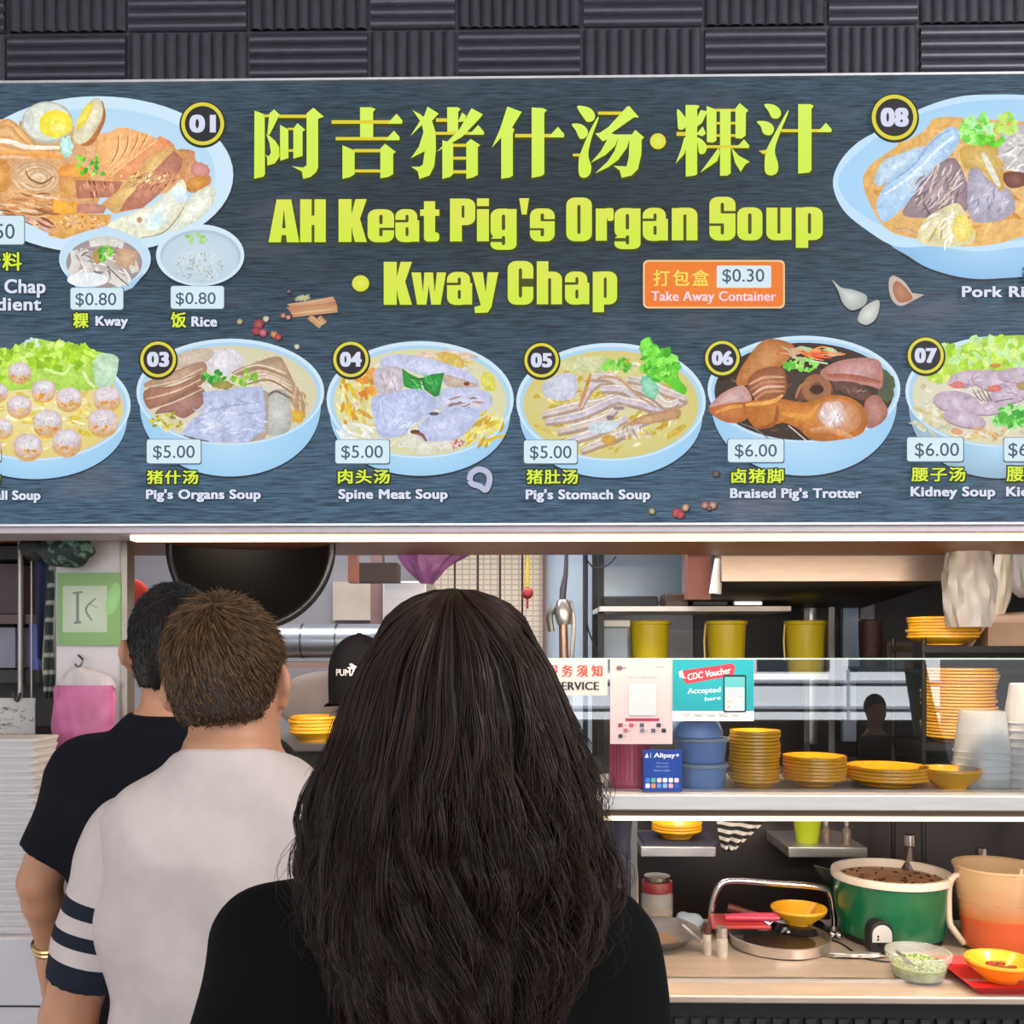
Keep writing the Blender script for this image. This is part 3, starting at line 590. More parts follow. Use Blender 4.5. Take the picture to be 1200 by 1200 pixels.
def d03(q):
    q.o(150, 390, 5); bowl(q, 600, 347, 550, 312, 842, ('d8d0ac', 'dcd8cc')); broth(q, 600, 347, 550, 312, ['cfc4a8', 'e8e2d4', 'd8c48a', 'c4a890', 'dcd8cc'])
    q.el(560, 170, 120, 80, 'd4d0d8', 'ece8ea', jag=.08); q.el(380, 150, 130, 50, 'c8b4a0', 'dcccb8', -14)
    q.pg([(95, 300), (250, 235), (430, 170), (460, 230), (330, 275), (160, 330)], 'a8846c', 'ccaa90'); q.pg([(100, 340), (280, 310), (430, 245), (450, 290), (260, 400), (130, 450)], '9a6a54', 'bd8c74'); q.pg([(160, 470), (330, 350), (430, 320), (455, 400), (340, 500), (250, 470)], '96685a', 'b88c7c')
    for i in range(3): q.ln([(110, 320 + 70 * i), (280, 285 + 60 * i), (440, 210 + 60 * i)], 9, 'e0c4ae')
    q.pg([(610, 240), (740, 180), (880, 140), (930, 200), (970, 280), (1040, 430), (1000, 480), (930, 330), (780, 270)], 'ab8c70', 'cdb498')
    for i in range(7): q.ln([(620 + 12 * i, 240 + 14 * i), (760 + 14 * i, 190 + 18 * i), (930 + 8 * i, 240 + 24 * i)], 10, random.choice(['e4d4c0', '98785c', 'd8bca0']))
    q.sc(24, 1000, 430, 45, 100, 60, 14, ['d8b890', 'b89468', 'e0c8a4'], 80, 20); q.el(990, 490, 48, 38, 'd0a030', 'e0b848', jag=.15)
    q.pg([(820, 380), (890, 330), (945, 380), (955, 560), (850, 605), (800, 560)], 'b0b0a8', 'cccfcc'); q.ln([(815, 375), (870, 345), (950, 385)], 14, '7a6a60'); q.pg([(780, 330), (825, 350), (820, 590), (800, 625), (700, 645)], 'b09c90', 'd0c0b4', False)
    q.pg([(440, 350), (640, 325), (790, 315), (808, 450), (800, 570), (705, 645), (480, 640), (310, 600), (370, 520), (450, 460)], 'b4bede', 'd0d6f0', False); q.sc(70, 600, 500, 210, 130, 90, 10, ['dfe3f6', 'b8c0dc', 'c6cce8', 'a8b0d0'], -10, 40); q.ln([(370, 515), (560, 440), (790, 410)], 9, 'a6acc8'); q.ln([(330, 605), (400, 625), (480, 640)], 10, '6a6670')
    q.leaf(510, 270, 65, 40, 20, ('3fae3a', '2f8f34', '6cc84a'), 20); q.leaf(690, 268, 70, 40, 18, ('a4d050', 'c0e070', '7fb83a'), 20); q.el(560, 310, 60, 25, '9a8a3c', 'b0a050', jag=.2); q.sc(30, 230, 520, 90, 55, 40, 16, ['d8c83c', 'a89c30', 'e8e0a0', '8a8c3c'], 30, 60)
dish(d03)
def d04(q):
    q.o(370, 390, 5); bowl(q, 612, 392, 548, 343, 838, ('d9d6a8', 'e0dec8')); broth(q, 612, 392, 548, 343, ['e8d878', 'd8cc98', 'f0ecd8', 'd8b848', 'd4d0c8', 'e8e4e0'])
    q.sc(70, 240, 400, 110, 200, 90, 22, ['e8c838', 'd8a030', 'f0e8b0', 'e0d890'], 70, 40); q.leaf(300, 300, 60, 90, 26, ('e89838', 'f0b050', 'd88428'), 24); q.sc(50, 960, 560, 130, 120, 80, 20, ['e0c030', 'f0dc70', 'd0a828', 'ecec9c'], -50, 40); q.sc(24, 230, 580, 100, 50, 80, 22, ['f0f0e8', 'e0e0d0'], 30, 30)
    q.sc(40, 750, 150, 180, 40, 90, 16, ['d8b8a4', 'e8d0bc', 'd8c060'], 15, 20); q.el(800, 170, 70, 45, 'd4b048', 'dcc470', 30, .15); q.el(1010, 290, 40, 60, 'd4cc48', 'e0dc70', -20, .15)
    W1, W2 = 'c0c4e2', 'd6daf4'
    q.pg([(385, 160), (460, 130), (640, 150), (780, 190), (900, 240), (960, 320), (820, 330), (520, 215), (400, 210)], W1, W2); q.pg([(350, 220), (500, 215), (510, 330), (440, 370), (360, 350)], 'c4b8c4', 'd8d0d8'); q.sc(20, 430, 290, 70, 60, 50, 12, ['b8a8a8', 'e0dce4', 'c8b8b0'], 80, 30)
    q.pg([(750, 250), (900, 290), (940, 320), (780, 320)], 'b8a090', 'd0bcb0'); q.pg([(720, 345), (880, 325), (1020, 360), (1030, 430), (960, 470), (780, 460), (700, 440)], W1, W2); q.sc(26, 850, 420, 110, 40, 60, 12, ['b09090', 'd8c8d0', '8a7a80'], -15, 20)
    q.pg([(590, 600), (640, 510), (700, 480), (850, 440), (965, 475), (880, 590), (770, 645), (650, 640)], 'b8c0e2', 'd4daf6'); q.pg([(330, 390), (420, 365), (560, 335), (660, 360), (705, 450), (560, 555), (530, 600), (390, 620), (345, 520)], 'b8c0e4', 'd0d8f8'); q.sc(40, 500, 470, 150, 110, 60, 8, ['dce2fc', 'b4bcdc'], 20, 80)
    q.pg([(470, 640), (560, 600), (640, 640), (800, 640), (830, 680), (640, 715), (560, 690)], 'd8d4c0', 'e8e6d8'); q.ln([(560, 590), (620, 600), (650, 640)], 20, 'b06a40', '6a4a38'); q.sc(12, 830, 655, 45, 28, 30, 12, ['c86a78', 'e0909c', 'b85868'], 0, 90); q.el(885, 305, 18, 12, '7a4030'); q.el(695, 480, 30, 10, '5a5460'); q.el(585, 583, 28, 10, '5a4038')
    q.pg([(508, 215), (560, 250), (615, 275), (625, 335), (560, 335), (520, 320)], '2a8c3a', '3cae4c', False); q.pg([(615, 275), (680, 250), (755, 240), (725, 375), (695, 380), (640, 340)], '238438', '38a84a', False); q.sc(20, 630, 290, 90, 50, 60, 7, ['1c6c2c', '58c060'], 30, 40)
dish(d04)
def d05(q):
    q.o(595, 390, 5); bowl(q, 605, 405, 555, 345, 850, ('d6c878', 'dcd6b0')); broth(q, 605, 405, 555, 345, ['e4d478', 'd0b848', 'f0e8bc', 'd8c868', 'dcd4c4', 'c8a838'])
    q.sc(110, 600, 430, 440, 260, 80, 20, ['e4d878', 'd0b840', 'f0ecc0', 'd8c860', 'c8a830'], -20, 50); q.el(480, 190, 180, 50, 'd0d098', 'dce0b0', jag=.1); q.pg([(210, 300), (320, 240), (400, 260), (390, 380), (280, 400), (210, 360)], 'c4c4d8', 'dcdcea')
    for a in ((200, 480, 380, 430, 560, 400, 680, 330), (220, 520, 420, 480, 600, 400, 700, 380), (290, 580, 430, 540, 560, 500, 640, 440), (420, 440, 470, 330, 540, 280, 640, 290), (480, 260, 600, 260, 720, 340, 850, 440), (540, 330, 680, 330, 800, 400, 960, 440), (640, 390, 760, 410, 900, 440, 1050, 390), (330, 640, 450, 600, 560, 560, 700, 500), (600, 640, 700, 570, 820, 500, 1000, 460), (430, 690, 540, 640, 640, 600, 740, 570), (700, 270, 820, 290, 920, 340, 1050, 390), (730, 320, 850, 360, 930, 420, 1000, 400)):
        p = [(a[i], a[i + 1]) for i in (0, 2, 4, 6)]; q.ln([(x, y + 16) for x, y in p], 56, 'ad9080', 'c8b0a0', .5); q.ln(p, 46, random.choice(['dcd0cc', 'e0d8d0', 'd4cce0']), 'ccb8a8', .5); q.ln([(x, y - 12) for x, y in p], 9, 'f0eae6', None, .8)
    q.ln([(420, 440), (460, 330), (485, 245)], 22, 'cf9a5c', 'b88450'); q.ln([(520, 270), (640, 270), (760, 370), (870, 440)], 16, 'c89a78'); q.pg([(670, 560), (760, 500), (880, 465), (1000, 450), (1000, 500), (880, 530), (760, 540)], 'b98a60', 'd0a880'); q.sc(20, 740, 590, 110, 30, 50, 10, ['e8e0d8', 'c0a898'], 70, 20); q.el(590, 630, 45, 28, 'c89838', 'd8b050'); q.el(600, 500, 24, 14, '8a7a80'); q.el(650, 445, 34, 12, '9a8088'); q.el(560, 555, 90, 36, 'c8d4dc', 'dce4ec', -8)
    q.leaf(640, 195, 75, 42, 26, ('4cb42c', '6cd040', '90e050'), 22); q.el(830, 320, 48, 75, '7ac8a4', 'a4dcc0', -25, .15); q.pg([(775, 70), (830, 30), (850, 100), (930, 100), (990, 190), (1000, 270), (1045, 330), (1020, 365), (900, 280), (800, 180)], '5cc828', '7ce040'); q.leaf(890, 190, 110, 110, 60, ('5cc82c', '7ce444', '98f060', '48ac20'), 26); q.leaf(810, 90, 35, 45, 14, ('6cd838', '88e850'), 20)
dish(d05)
def d06(q):
    q.o(815, 380, 4.8); bowl(q, 610, 365, 542, 300, 852, ('3c2c22', '4a382c'), .93)
    q.sc(70, 620, 400, 440, 220, 60, 16, ['2a1e18', '5a4434', '3c3028', '6a5a48'], 10, 60); q.el(1070, 350, 50, 90, '54603c', '48503c', jag=.15)
    O1, O2, O3 = 'b06a30', 'd08a48', 'e0a870'
    q.pg([(230, 340), (260, 240), (370, 100), (480, 90), (560, 140), (480, 240), (330, 330)], O1, 'd69a60'); q.pg([(290, 330), (350, 260), (470, 240), (510, 300), (500, 400), (400, 430), (330, 420)], '8f5230', 'b87850'); 
    for i in range(4): q.ln([(300 + 10 * i, 340 + 30 * i), (390, 300 + 28 * i), (500, 300 + 26 * i)], 16, random.choice(['e0b8a0', 'c88868', 'd8a080']), None, .6)
    q.pg([(75, 470), (150, 390), (260, 345), (310, 400), (300, 440), (180, 450)], 'c09088', 'dcb8b4'); q.pg([(75, 475), (250, 440), (340, 460), (260, 550), (150, 545)], 'b8642c', 'cf8440'); q.ln([(110, 500), (190, 470), (270, 460)], 22, 'e09a48')
    q.pg([(600, 340), (700, 310), (770, 350), (760, 410), (640, 430), (560, 420)], '6a3c28', '8c5638'); q.ring(680, 365, 36, 84, '9c6444', 24); q.el(680, 368, 40, 26, '3c2018'); q.ln([(560, 420), (590, 350), (640, 330)], 16, 'b07850')
    q.pg([(700, 270), (800, 210), (950, 190), (1040, 220), (1045, 360), (960, 345), (760, 320)], 'b4786c', 'd0a4a4'); q.ln([(740, 290), (880, 300), (1040, 330)], 34, 'b8705c', 'a05848'); q.pg([(760, 330), (900, 330), (985, 390), (960, 435), (850, 400)], '5c3c34', '7c5848'); q.sc(16, 900, 380, 60, 28, 30, 10, ['a08070', '4a3028'], 30, 60)
    q.pg([(950, 440), (1020, 400), (1080, 490), (1040, 560), (960, 580)], 'a8685c', 'c49084')
    q.pg([(265, 455), (380, 425), (470, 420), (620, 440), (760, 400), (880, 420), (960, 500), (940, 610), (820, 650), (660, 655), (560, 580), (440, 550), (340, 590)], 'b86a24', 'd88c3c'); q.ln([(280, 455), (420, 440), (490, 400)], 24, 'e8a858'); q.ln([(480, 500), (620, 520), (700, 450)], 30, 'e09840'); q.el(800, 520, 130, 100, 'c88050', 'e0b490', 10, .04); q.el(770, 510, 75, 75, 'd8b0a4', 'ece0e4', jag=.1); q.sc(20, 770, 510, 60, 60, 40, 10, ['f4eef2', 'c8a098', 'd8c0bc'], 80, 40); q.ln([(640, 600), (760, 600), (880, 640)], 36, 'cc8048', 'e0a878'); q.ln([(340, 590), (440, 560), (460, 460)], 22, 'a05820'); q.ln([(520, 570), (620, 655)], 12, 'e8dcd0'); q.ln([(430, 660), (330, 590), (250, 560)], 8, '70706a')
    q.sc(30, 650, 165, 150, 40, 130, 16, ['e8763c', 'f09858', 'd8a888', 'e85c30', 'b4d0a0'], 5, 14); q.leaf(610, 230, 110, 36, 26, ('7cd448', 'a0e070', '5cb834'), 20); q.ln([(620, 205), (740, 225)], 18, 'c8e8b8')
dish(d06)
def d07(q):
    q.o(1050, 380, 5.4545); bowl(q, 665, 430, 606, 355, 985, ('dcd6b4', 'e4dcd4'), body='97b4cc'); broth(q, 665, 430, 606, 355, ['e0d8c0', 'd0c49c', 'ece8e0', 'd8c8b8'])
    q.pg([(200, 330), (330, 200), (500, 100), (700, 75), (900, 80), (1050, 150), (1150, 260), (1000, 340), (600, 300), (300, 380)], 'b0d84c', 'c4e468'); q.leaf(650, 190, 420, 95, 90, ('b4e030', 'cdf060', 'a0d02c', 'd8f08c', 'c0e8a0'), 40); q.leaf(260, 330, 70, 50, 14, ('c0e040', 'dcf080'), 26)
    q.sc(50, 300, 600, 200, 110, 90, 24, ['e0d8b0', 'd8c890', 'ece8d8', 'c8c8b0'], 10, 50)
    K1, K2 = 'c0a8b8', 'd8c8d8'
    for x, y, rx, ry, r in ((450, 350, 130, 50, -10), (640, 370, 170, 70, 12), (800, 330, 160, 50, 0), (380, 500, 150, 70, 8), (720, 450, 150, 60, -12), (600, 540, 130, 40, -8), (950, 420, 140, 80, 20), (1050, 500, 120, 70, 0), (430, 610, 140, 50, 12)): q.el(x, y + 8, rx, ry, '9c8490', None, r); q.el(x, y, rx, ry, K1, K2, r, .03)
    q.sc(40, 700, 430, 320, 120, 90, 7, ['e4dce8', 'a890a4', 'c8b4c8'], 0, 40)
    for x, y in ((385, 393), (620, 415)): q.el(x, y, 44, 22, 'd86a60', 'e08878', -5, .15)
    q.el(625, 270, 36, 14, 'd09048'); q.el(380, 690, 40, 20, 'd89878', 'e0a888', 10); q.el(800, 400, 40, 26, 'b09058'); 
    for i in range(4): q.ln([(480 + 30 * i, 420), (510 + 26 * i, 470), (545 + 20 * i, 500)], 8, '8a6c70')
    q.ln([(620, 500), (740, 480)], 12, '7a6468'); q.leaf(730, 600, 120, 75, 46, ('4cb838', '7cd860', '38a038', 'a0e488'), 30); q.sc(30, 560, 700, 180, 40, 50, 18, ['e0c080', 'e8e0c8', 'd0a878'], 0, 60)
dish(d07)
def d08(q):
    q.o(970, 100, 5); q.gain = 1.1; q.tex = 0
    rim = [(30, 580), (70, 450), (170, 340), (300, 265), (420, 210), (550, 135), (720, 78), (900, 56), (1250, 70), (1600, 190), (1800, 480), (1700, 780), (1400, 930), (1100, 950), (880, 975), (620, 945), (400, 945), (230, 850), (90, 730)]
    q.pg([(380, 930), (560, 1070), (800, 1142), (1000, 1145), (1300, 1100), (1600, 930), (1500, 800), (600, 850)], '232d38'); q.pg([(370, 920), (470, 1000), (600, 1075), (800, 1128), (1000, 1132), (1300, 1090), (1600, 910), (1500, 800), (600, 850)], '8fbfe8', 'a8d2f4'); q.pg(rim, 'c4e2f8', 'b8dcf6')
    q.pg([(60, 580), (110, 460), (310, 290), (560, 160), (900, 90), (1250, 100), (1550, 220), (1700, 500), (1600, 750), (1350, 880), (880, 920), (600, 890), (380, 850), (150, 720)], 'a8d4f6', 'b8dcf8')
    q.tex = 1
    q.pg([(210, 600), (240, 480), (400, 360), (560, 270), (640, 190), (900, 200), (1300, 250), (1450, 500), (1400, 750), (1100, 900), (800, 945), (520, 900), (330, 830)], 'dcaa60', 'e6c088'); q.sc(60, 700, 600, 480, 300, 110, 26, ['e0a848', 'c88428', 'e8c078', 'd09838'], -20, 50)
    q.pg([(270, 560), (320, 450), (430, 400), (560, 360), (540, 440), (400, 530), (310, 590)], 'b0cade', 'cfe2f2'); q.pg([(285, 690), (340, 580), (480, 460), (600, 330), (700, 250), (760, 260), (770, 330), (700, 430), (580, 540), (460, 700), (340, 800), (300, 770)], 'a4c4e4', 'c4dcf6'); q.ln([(350, 580), (500, 470), (610, 330), (720, 260)], 12, '8faccc'); q.ln([(330, 640), (480, 540), (640, 380), (740, 300)], 18, 'dcecfa')
    q.pg([(560, 560), (640, 470), (740, 430), (810, 560), (830, 700), (760, 760), (560, 780), (440, 760), (480, 670)], '8e7880', 'b09aa0'); q.sc(90, 650, 620, 150, 130, 110, 8, ['c8b4b8', '705c68', 'e0d4d4', '907880', 'd8c4a8'], -60, 25); q.ln([(560, 700), (600, 770)], 14, '54484c')
    q.pg([(820, 520), (880, 490), (940, 560), (1060, 620), (1090, 740), (980, 800), (830, 780)], 'a49cb0', 'c0bccc'); q.sc(40, 940, 670, 110, 100, 60, 8, ['d8d4e0', '8a84a0', 'b4aec0'], -60, 40)
    q.pg([(770, 380), (860, 350), (1000, 370), (1025, 610), (980, 600), (900, 500), (800, 490)], 'c49c44', 'dcc078'); q.ln([(900, 400), (950, 500), (1000, 600)], 34, 'e0dcd0'); q.pg([(1000, 300), (1100, 240), (1300, 250), (1350, 480), (1150, 520), (1010, 450)], 'b8b4b4', 'd4d0d0'); q.sc(40, 1110, 400, 100, 110, 90, 14, ['d8e0b8', 'c4b8bc', 'a8a0a4', 'e4e4e0'], -20, 40); q.pg([(1030, 520), (1140, 520), (1170, 580), (1080, 610), (1030, 580)], '6a3c34', '8a5848')
    q.pg([(520, 880), (570, 790), (660, 730), (760, 700), (820, 800), (860, 880), (820, 940), (650, 950), (540, 930)], 'd8cc98', 'ece8d0'); q.sc(30, 680, 840, 120, 80, 110, 14, ['f4f0e0', 'd8c888', 'e0d8b0', 'c8b060'], -60, 40); q.el(780, 850, 60, 80, 'e4d060', 'ece088', -10, .1); q.ln([(390, 855), (450, 850), (520, 880)], 22, 'd8b890', 'b89060')
    q.leaf(870, 270, 100, 80, 50, ('8ce060', 'acf088', '6ccc3c', 'b8ecb0'), 30); q.leaf(1040, 235, 60, 60, 22, ('a0d848', 'bce468'), 26); q.leaf(930, 335, 90, 24, 18, ('5cc81c', '78dc34'), 24)
dish(d08)

# --- badges, price tags, captions
def badge(n, x, y, r):
    q = pt(.008); q.el(x, y + 1, r + 2.2, r + 2.2, '2a2c10', n=40); q.el(x, y, r, r, 'ddd23c', n=44); q.el(x, y, r * .83, r * .83, '262428', '2c2a30', n=40); b = q.build('number_badge', PM, sign)
    q = pt(.0085); q.tx(n, x - r * .62, x + r * .62, y - r * .42, y + r * .42, 'd8dcf2', .012, 1.1, None, r * .06, r * .02); q.build('badge_number', PM, b)
for a in (('01', 239, 147.5, 25), ('03', 187, 422.5, 20.8), ('04', 412, 422.5, 20.6), ('05', 634.5, 423.5, 20), ('06', 845.6, 421, 20), ('07', 1083, 418, 21), ('08', 1046.5, 140, 26.5)): badge(*a)
def price(x0, y0, x1, y1, s, tx0, ty0, tx1, ty1):
    q = pt(.009); q.rr(x0 - 1, y0 - .5, x1 + 1, y1 + 1.5, 3, '4a5a66'); q.rr(x0, y0, x1, y1, 3, 'd2e8f2', 'dcf0f8'); b = q.build('price_tag', PM, sign)
    q = pt(.0095); q.tx(s, tx0, tx1, ty0, ty1, '46586c', .004); q.build('price_lettering', PM, b)
for a in ((-80, 255, 31, 288.5, '$4.50', -34, 264.5, 20, 285), (85, 339, 146.5, 364.5, '$0.80', 91, 345, 138.5, 362), (202, 337, 264, 363.5, '$0.80', 208, 344.5, 254.5, 360.5), (-60, 518, 4, 542, '$5.00', -54, 523, -6, 538),
          (174, 516, 237, 544, '$5.00', 181.5, 523, 230, 540), (394, 516.5, 457, 544, '$5.00', 401, 523, 449.5, 540), (614, 517, 676, 544, '$5.00', 621, 523.5, 669.5, 540.5), (852, 515.5, 917, 542.5, '$6.00', 860, 521.5, 909, 538.5), (1061, 513.5, 1126.5, 541.5, '$6.00', 1070, 520, 1121.5, 538), (1174, 514, 1240, 541.5, '$6.00', 1179, 520, 1231, 538)): price(*a)
def cap(zh, zx0, zy0, zx1, zy1, en=()):
    q = pt(.0088)
    if zh: q.tx(zh, zx0 - 1.8, zx1 + 1.8, zy0 - 1.6, zy1 + 2, '2a3210', 0, 1.12, None, 1.9, 1.5); q.tx(zh, zx0, zx1, zy0, zy1, 'd9f03a', 0, 1.12, None, .45, .25)
    for s, x0, y0, x1, y1 in en: q.tx(s, x0 - .8, x1 + 1.4, y0 - .6, y1 + 1.4, '1c2630', 0, 1.07, None, 1.4, 1.1); q.tx(s, x0, x1, y0, y1, 'dbe0f4', 0, 1.07, None, .75, .35)
    q.build('dish_caption', PM, sign)
cap('什料', -19, 297.5, 28, 319, [('Kway Chap', -50, 329, 56, 350.5), ('Ingredient', -54, 350.5, 51, 370.5)])
cap('粿', 88, 368, 106, 386, [('Kway', 114, 372, 152, 387)]); cap('饭', 202, 367.5, 220, 385.5, [('Rice', 226, 372.5, 256, 384.5)])
cap('肉丸汤', -58, 552, 3, 568.5, [('Meat Ball Soup', -50, 575.5, 50, 590)]); cap('猪什汤', 174, 552, 234, 568, [("Pig's Organs Soup", 173, 574, 307, 589)])
cap('肉头汤', 397, 551, 457.5, 567.5, [('Spine Meat Soup', 397.5, 574, 525, 589)]); cap('猪肚汤', 617, 551, 677, 568, [("Pig's Stomach Soup", 616, 574, 761.5, 589.5)])
cap('卤猪脚', 856, 550, 917, 567, [("Braised Pig's Trotter", 854.5, 572.5, 1008, 588)]); cap('腰子汤', 1066, 548.5, 1129, 565, [('Kidney Soup', 1065, 571, 1164, 586)])
cap('腰子', 1177, 547.5, 1219, 565, [('Kidney', 1176.5, 571, 1233, 586)]); cap('排骨汤', 1197, 313, 1262, 330, [('Pork Rib Soup', 1125, 337, 1267, 354)])
q = pt(.008); q.rr(753, 306.5, 918.5, 363, 6, 'f0c890'); q.rr(755, 308.5, 916.5, 361, 5, 'ee7a26', 'f08430'); q.rr(839, 313, 902.5, 339, 2, 'd6eaf2'); tk = q.build('takeaway_notice', PM, sign)
q = pt(.0086); q.tx('打包盒', 765, 830, 318, 337, 'f4dc58', 0, 1.25, None, .4, .2); q.tx('$0.30', 845.5, 894.5, 317, 334.5, '4a5a6c', .006); q.tx('Take Away Container', 762.5, 908.5, 343, 358, 'f6d4e4', .006, 1.07, None, .4); q.build('notice_lettering', PM, tk)
# --- printed spices
q = pt(); q.o(270, 320, 8)
q.ln([(740, 410), (850, 500)], 56, 'c08a58', 'd8ac7c', 0); q.ln([(830, 410), (890, 470)], 44, 'd8ac80', 'b87848', 0); q.pg([(540, 425), (600, 410), (1010, 390), (1000, 350), (560, 380)], '1c2028', None, False)
q.pg([(530, 292), (960, 222), (990, 270), (580, 330)], 'c8986c', 'dcb08c', False); q.pg([(525, 320), (990, 275), (1005, 330), (570, 375)], 'c07c58', 'd8a07c', False); q.pg([(570, 350), (1000, 300), (1005, 370), (585, 415)], 'c89468', 'dcb488', False)
for i in range(6): q.ln([(560, 312 + 18 * i), (980, 258 + 20 * i)], 4, random.choice(['9a5c38', 'e8c8a0', 'a86c48']), None, .2)
q.el(680, 235, 70, 26, 'a8a888', 'c4c4a0', -10, .3); q.build('cinnamon_picture', PM, sign)
q = pt(); q.o(0, 0, 1)
for x, y, r, c, c2 in ((281, 377, 3.6, '8a7448', 'd8c890'), (303, 380, 6, '84303a', 'b8605a'), (300, 388, 5, '8a2c38', 'b05060'), (308, 390, 5, '9a3848', 'd08090'), (312, 374, 3.6, 'a89880', 'e0d8c4'), (321, 392, 4.4, 'a05030', 'd8b070'), (326, 395, 4.2, '903040', 'c87060'), (332, 370, 3.5, '8a4438', 'd8a898'), (338, 372, 3, '9a5448', 'e0b0a0'), (338.5, 341.5, 3.4, '1c1424', '8a7890'), (348, 406.5, 3.2, 'a89890', 'e8e0dc'),
                      (764, 599, 4.2, '6a5c38', 'd0c8a0'), (793, 601, 6, '8a3040', 'd07070'), (803, 595, 4.5, 'a06850', 'e0c0a0'), (797, 603, 5, '9c3844', 'c85c60'), (826, 592, 4.6, '7a4a44', 'd0a090'), (835, 592, 5, '84504a', 'd8b4a4'), (839, 555, 4.4, '3c3038', '7a6c70'), (831, 596, 3, '4a2c34', 'a87870')):
    q.el(x + .8, y + 1.4, r * 1.1, r, '18202a', n=14); q.el(x, y, r, r * .95, c, c2, 0, .12, 14)
q.build('peppercorn_picture', PM, sign)
q = pt(); q.o(940, 80, 3.75)
q.pg([(138, 945), (165, 975), (230, 1000), (285, 1010), (270, 1055), (215, 1072), (170, 1030)], '18202a'); q.pg([(132, 930), (168, 962), (230, 975), (282, 1000), (275, 1040), (220, 1064), (180, 1035), (158, 980)], 'a8aca8', 'd8dcd6'); q.pg([(248, 1100), (275, 1055), (335, 1015), (342, 1060), (325, 1110), (290, 1135), (255, 1125)], '18202a'); q.pg([(245, 1095), (270, 1050), (333, 1018), (338, 1060), (320, 1105), (285, 1128), (252, 1118)], 'b4b8b0', 'e0e4dc')
q.pg([(380, 940), (400, 912), (450, 940), (495, 1000), (535, 995), (490, 1020), (430, 1045), (390, 1010)], 'c0b0a8', 'd8c4b4'); q.pg([(398, 960), (415, 935), (450, 960), (485, 1012), (430, 1030), (405, 1000)], 'a86a4c', 'c08868'); q.build('garlic_picture', PM, sign)
q = pt(); q.o(370, 390, 5)
lp = [(905, 870), (915, 830), (960, 805), (1010, 825), (1022, 870), (1000, 925), (965, 905), (920, 890)]
q.ln(lp + lp[:1], 44, '28303a', None, 0); q.ln([(x - 3, y - 5) for x, y in lp + lp[:1]], 34, 'b8bcd8', None, 0); q.build('onion_ring_picture', PM, sign)
# ------------------------------------------------------------------ counter, shelf, glass
STEEL = M('steel', (196, 190, 186), .28, .9, var=.08, scale=8, stretch=(1, 12, 12))
STEELD = M('steel_dark', (120, 116, 114), .32, .9, var=.12, scale=10)
YEL = M('melamine_yellow', (252, 182, 42), .3, var=.05, coat=.3)
BLK = M('black_plastic', (22, 21, 23), .5); DRK = M('dark_metal', (44, 40, 40), .45, .5)
WHT = M('white_plastic', (226, 222, 220), .45, var=.03)
def mpt(Y, lift0=0.):
    def f(x, y, lift): p = P(x, y, Y); p.y -= lift0 + lift; return p
    return f
PR = print_mat('ink_print', 1, False)
CZ = .788; CY0, CY1 = 2.2, 2.83
ctr = thing('counter', 'stainless steel serving counter with dark tiled front under the glass shelf', 'counter', (.8, 2.6, 0))
MB().box((-.15, CY0, CZ - .018), (2.25, CY1, CZ)).build('worktop', M('worktop_steel', (206, 184, 168), .38, .55, var=.1, scale=5, stretch=(1, 5, 1)), ctr, bevel=.004)
mb = MB(); mb.box((-.11, CY0 + .03, .1), (2.2, CY0 + .06, CZ - .018)); mb.box((-.11, CY0 + .06, .1), (2.2, CY1, .16))
mb.build('front_panel', DRK, ctr)
mb = MB()
for i in range(60): mb.box((-.11 + i * .0384, CY0 + .018, .12), (-.11 + i * .0384 + .022, CY0 + .03, CZ - .06))
mb.build('ribbed_tiles', M('front_tile', (48, 46, 52), .35, .2), ctr)
MB().box((-.08, CY0 + .35, 0), (2.15, CY1 - .1, .1)).build('plinth', BLK, ctr)
MB().box((-.15, 2.30, CZ), (2.25, 2.312, CZ + .006)).build('seam_strip', STEEL, ctr)

# glass sneeze guard with its shelf
GY = 2.285; zs1, zs0 = P(900, 932, 2.235).z, P(900, 950, 2.235).z
gx0, gx1 = P(560, 930, GY).x, 2.28
shelf = thing('display_shelf', 'stainless steel shelf carrying plates and cups behind a glass panel', 'shelf', (.9, 2.4, zs0))
MB().box((gx0, 2.235, zs0), (gx1, 2.62, zs1)).build('shelf_board', M('shelf_steel', (206, 202, 200), .35, .45, var=.06, scale=8, stretch=(1, 12, 12)), shelf, bevel=.003)
MB().box((gx0, 2.25, P(900, 962, 2.25).z), (gx1, 2.275, P(900, 957, 2.25).z)).build('lamp_strip', M('strip_glow', (255, 226, 190), emit=1.6, var=0), shelf)
MB().box((gx0, 2.256, P(900, 957, 2.25).z), (gx1, 2.30, zs0)).build('lamp_holder', M('holder', (84, 70, 62), .6), shelf)
for x in (P(742, 1000, 2.6).x, 2.2): MB().box((x - .009, 2.58, CZ), (x + .009, 2.60, zs0)).build('post', STEELD, shelf)
gz1 = P(900, 772, GY).z
g = bpy.data.materials.new('clear_glass'); g.use_nodes = True; nt = g.node_tree; nt.nodes.clear()
out = nt.nodes.new('ShaderNodeOutputMaterial'); mx = nt.nodes.new('ShaderNodeMixShader'); tr = nt.nodes.new('ShaderNodeBsdfTransparent'); gl = nt.nodes.new('ShaderNodeBsdfGlossy'); fr = nt.nodes.new('ShaderNodeFresnel')
fr.inputs[0].default_value = 1.45; ad = nt.nodes.new('ShaderNodeMath'); ad.inputs[1].default_value = .10; gl.inputs[1].default_value = .0; tr.inputs[0].default_value = (.95, .97, .965, 1)
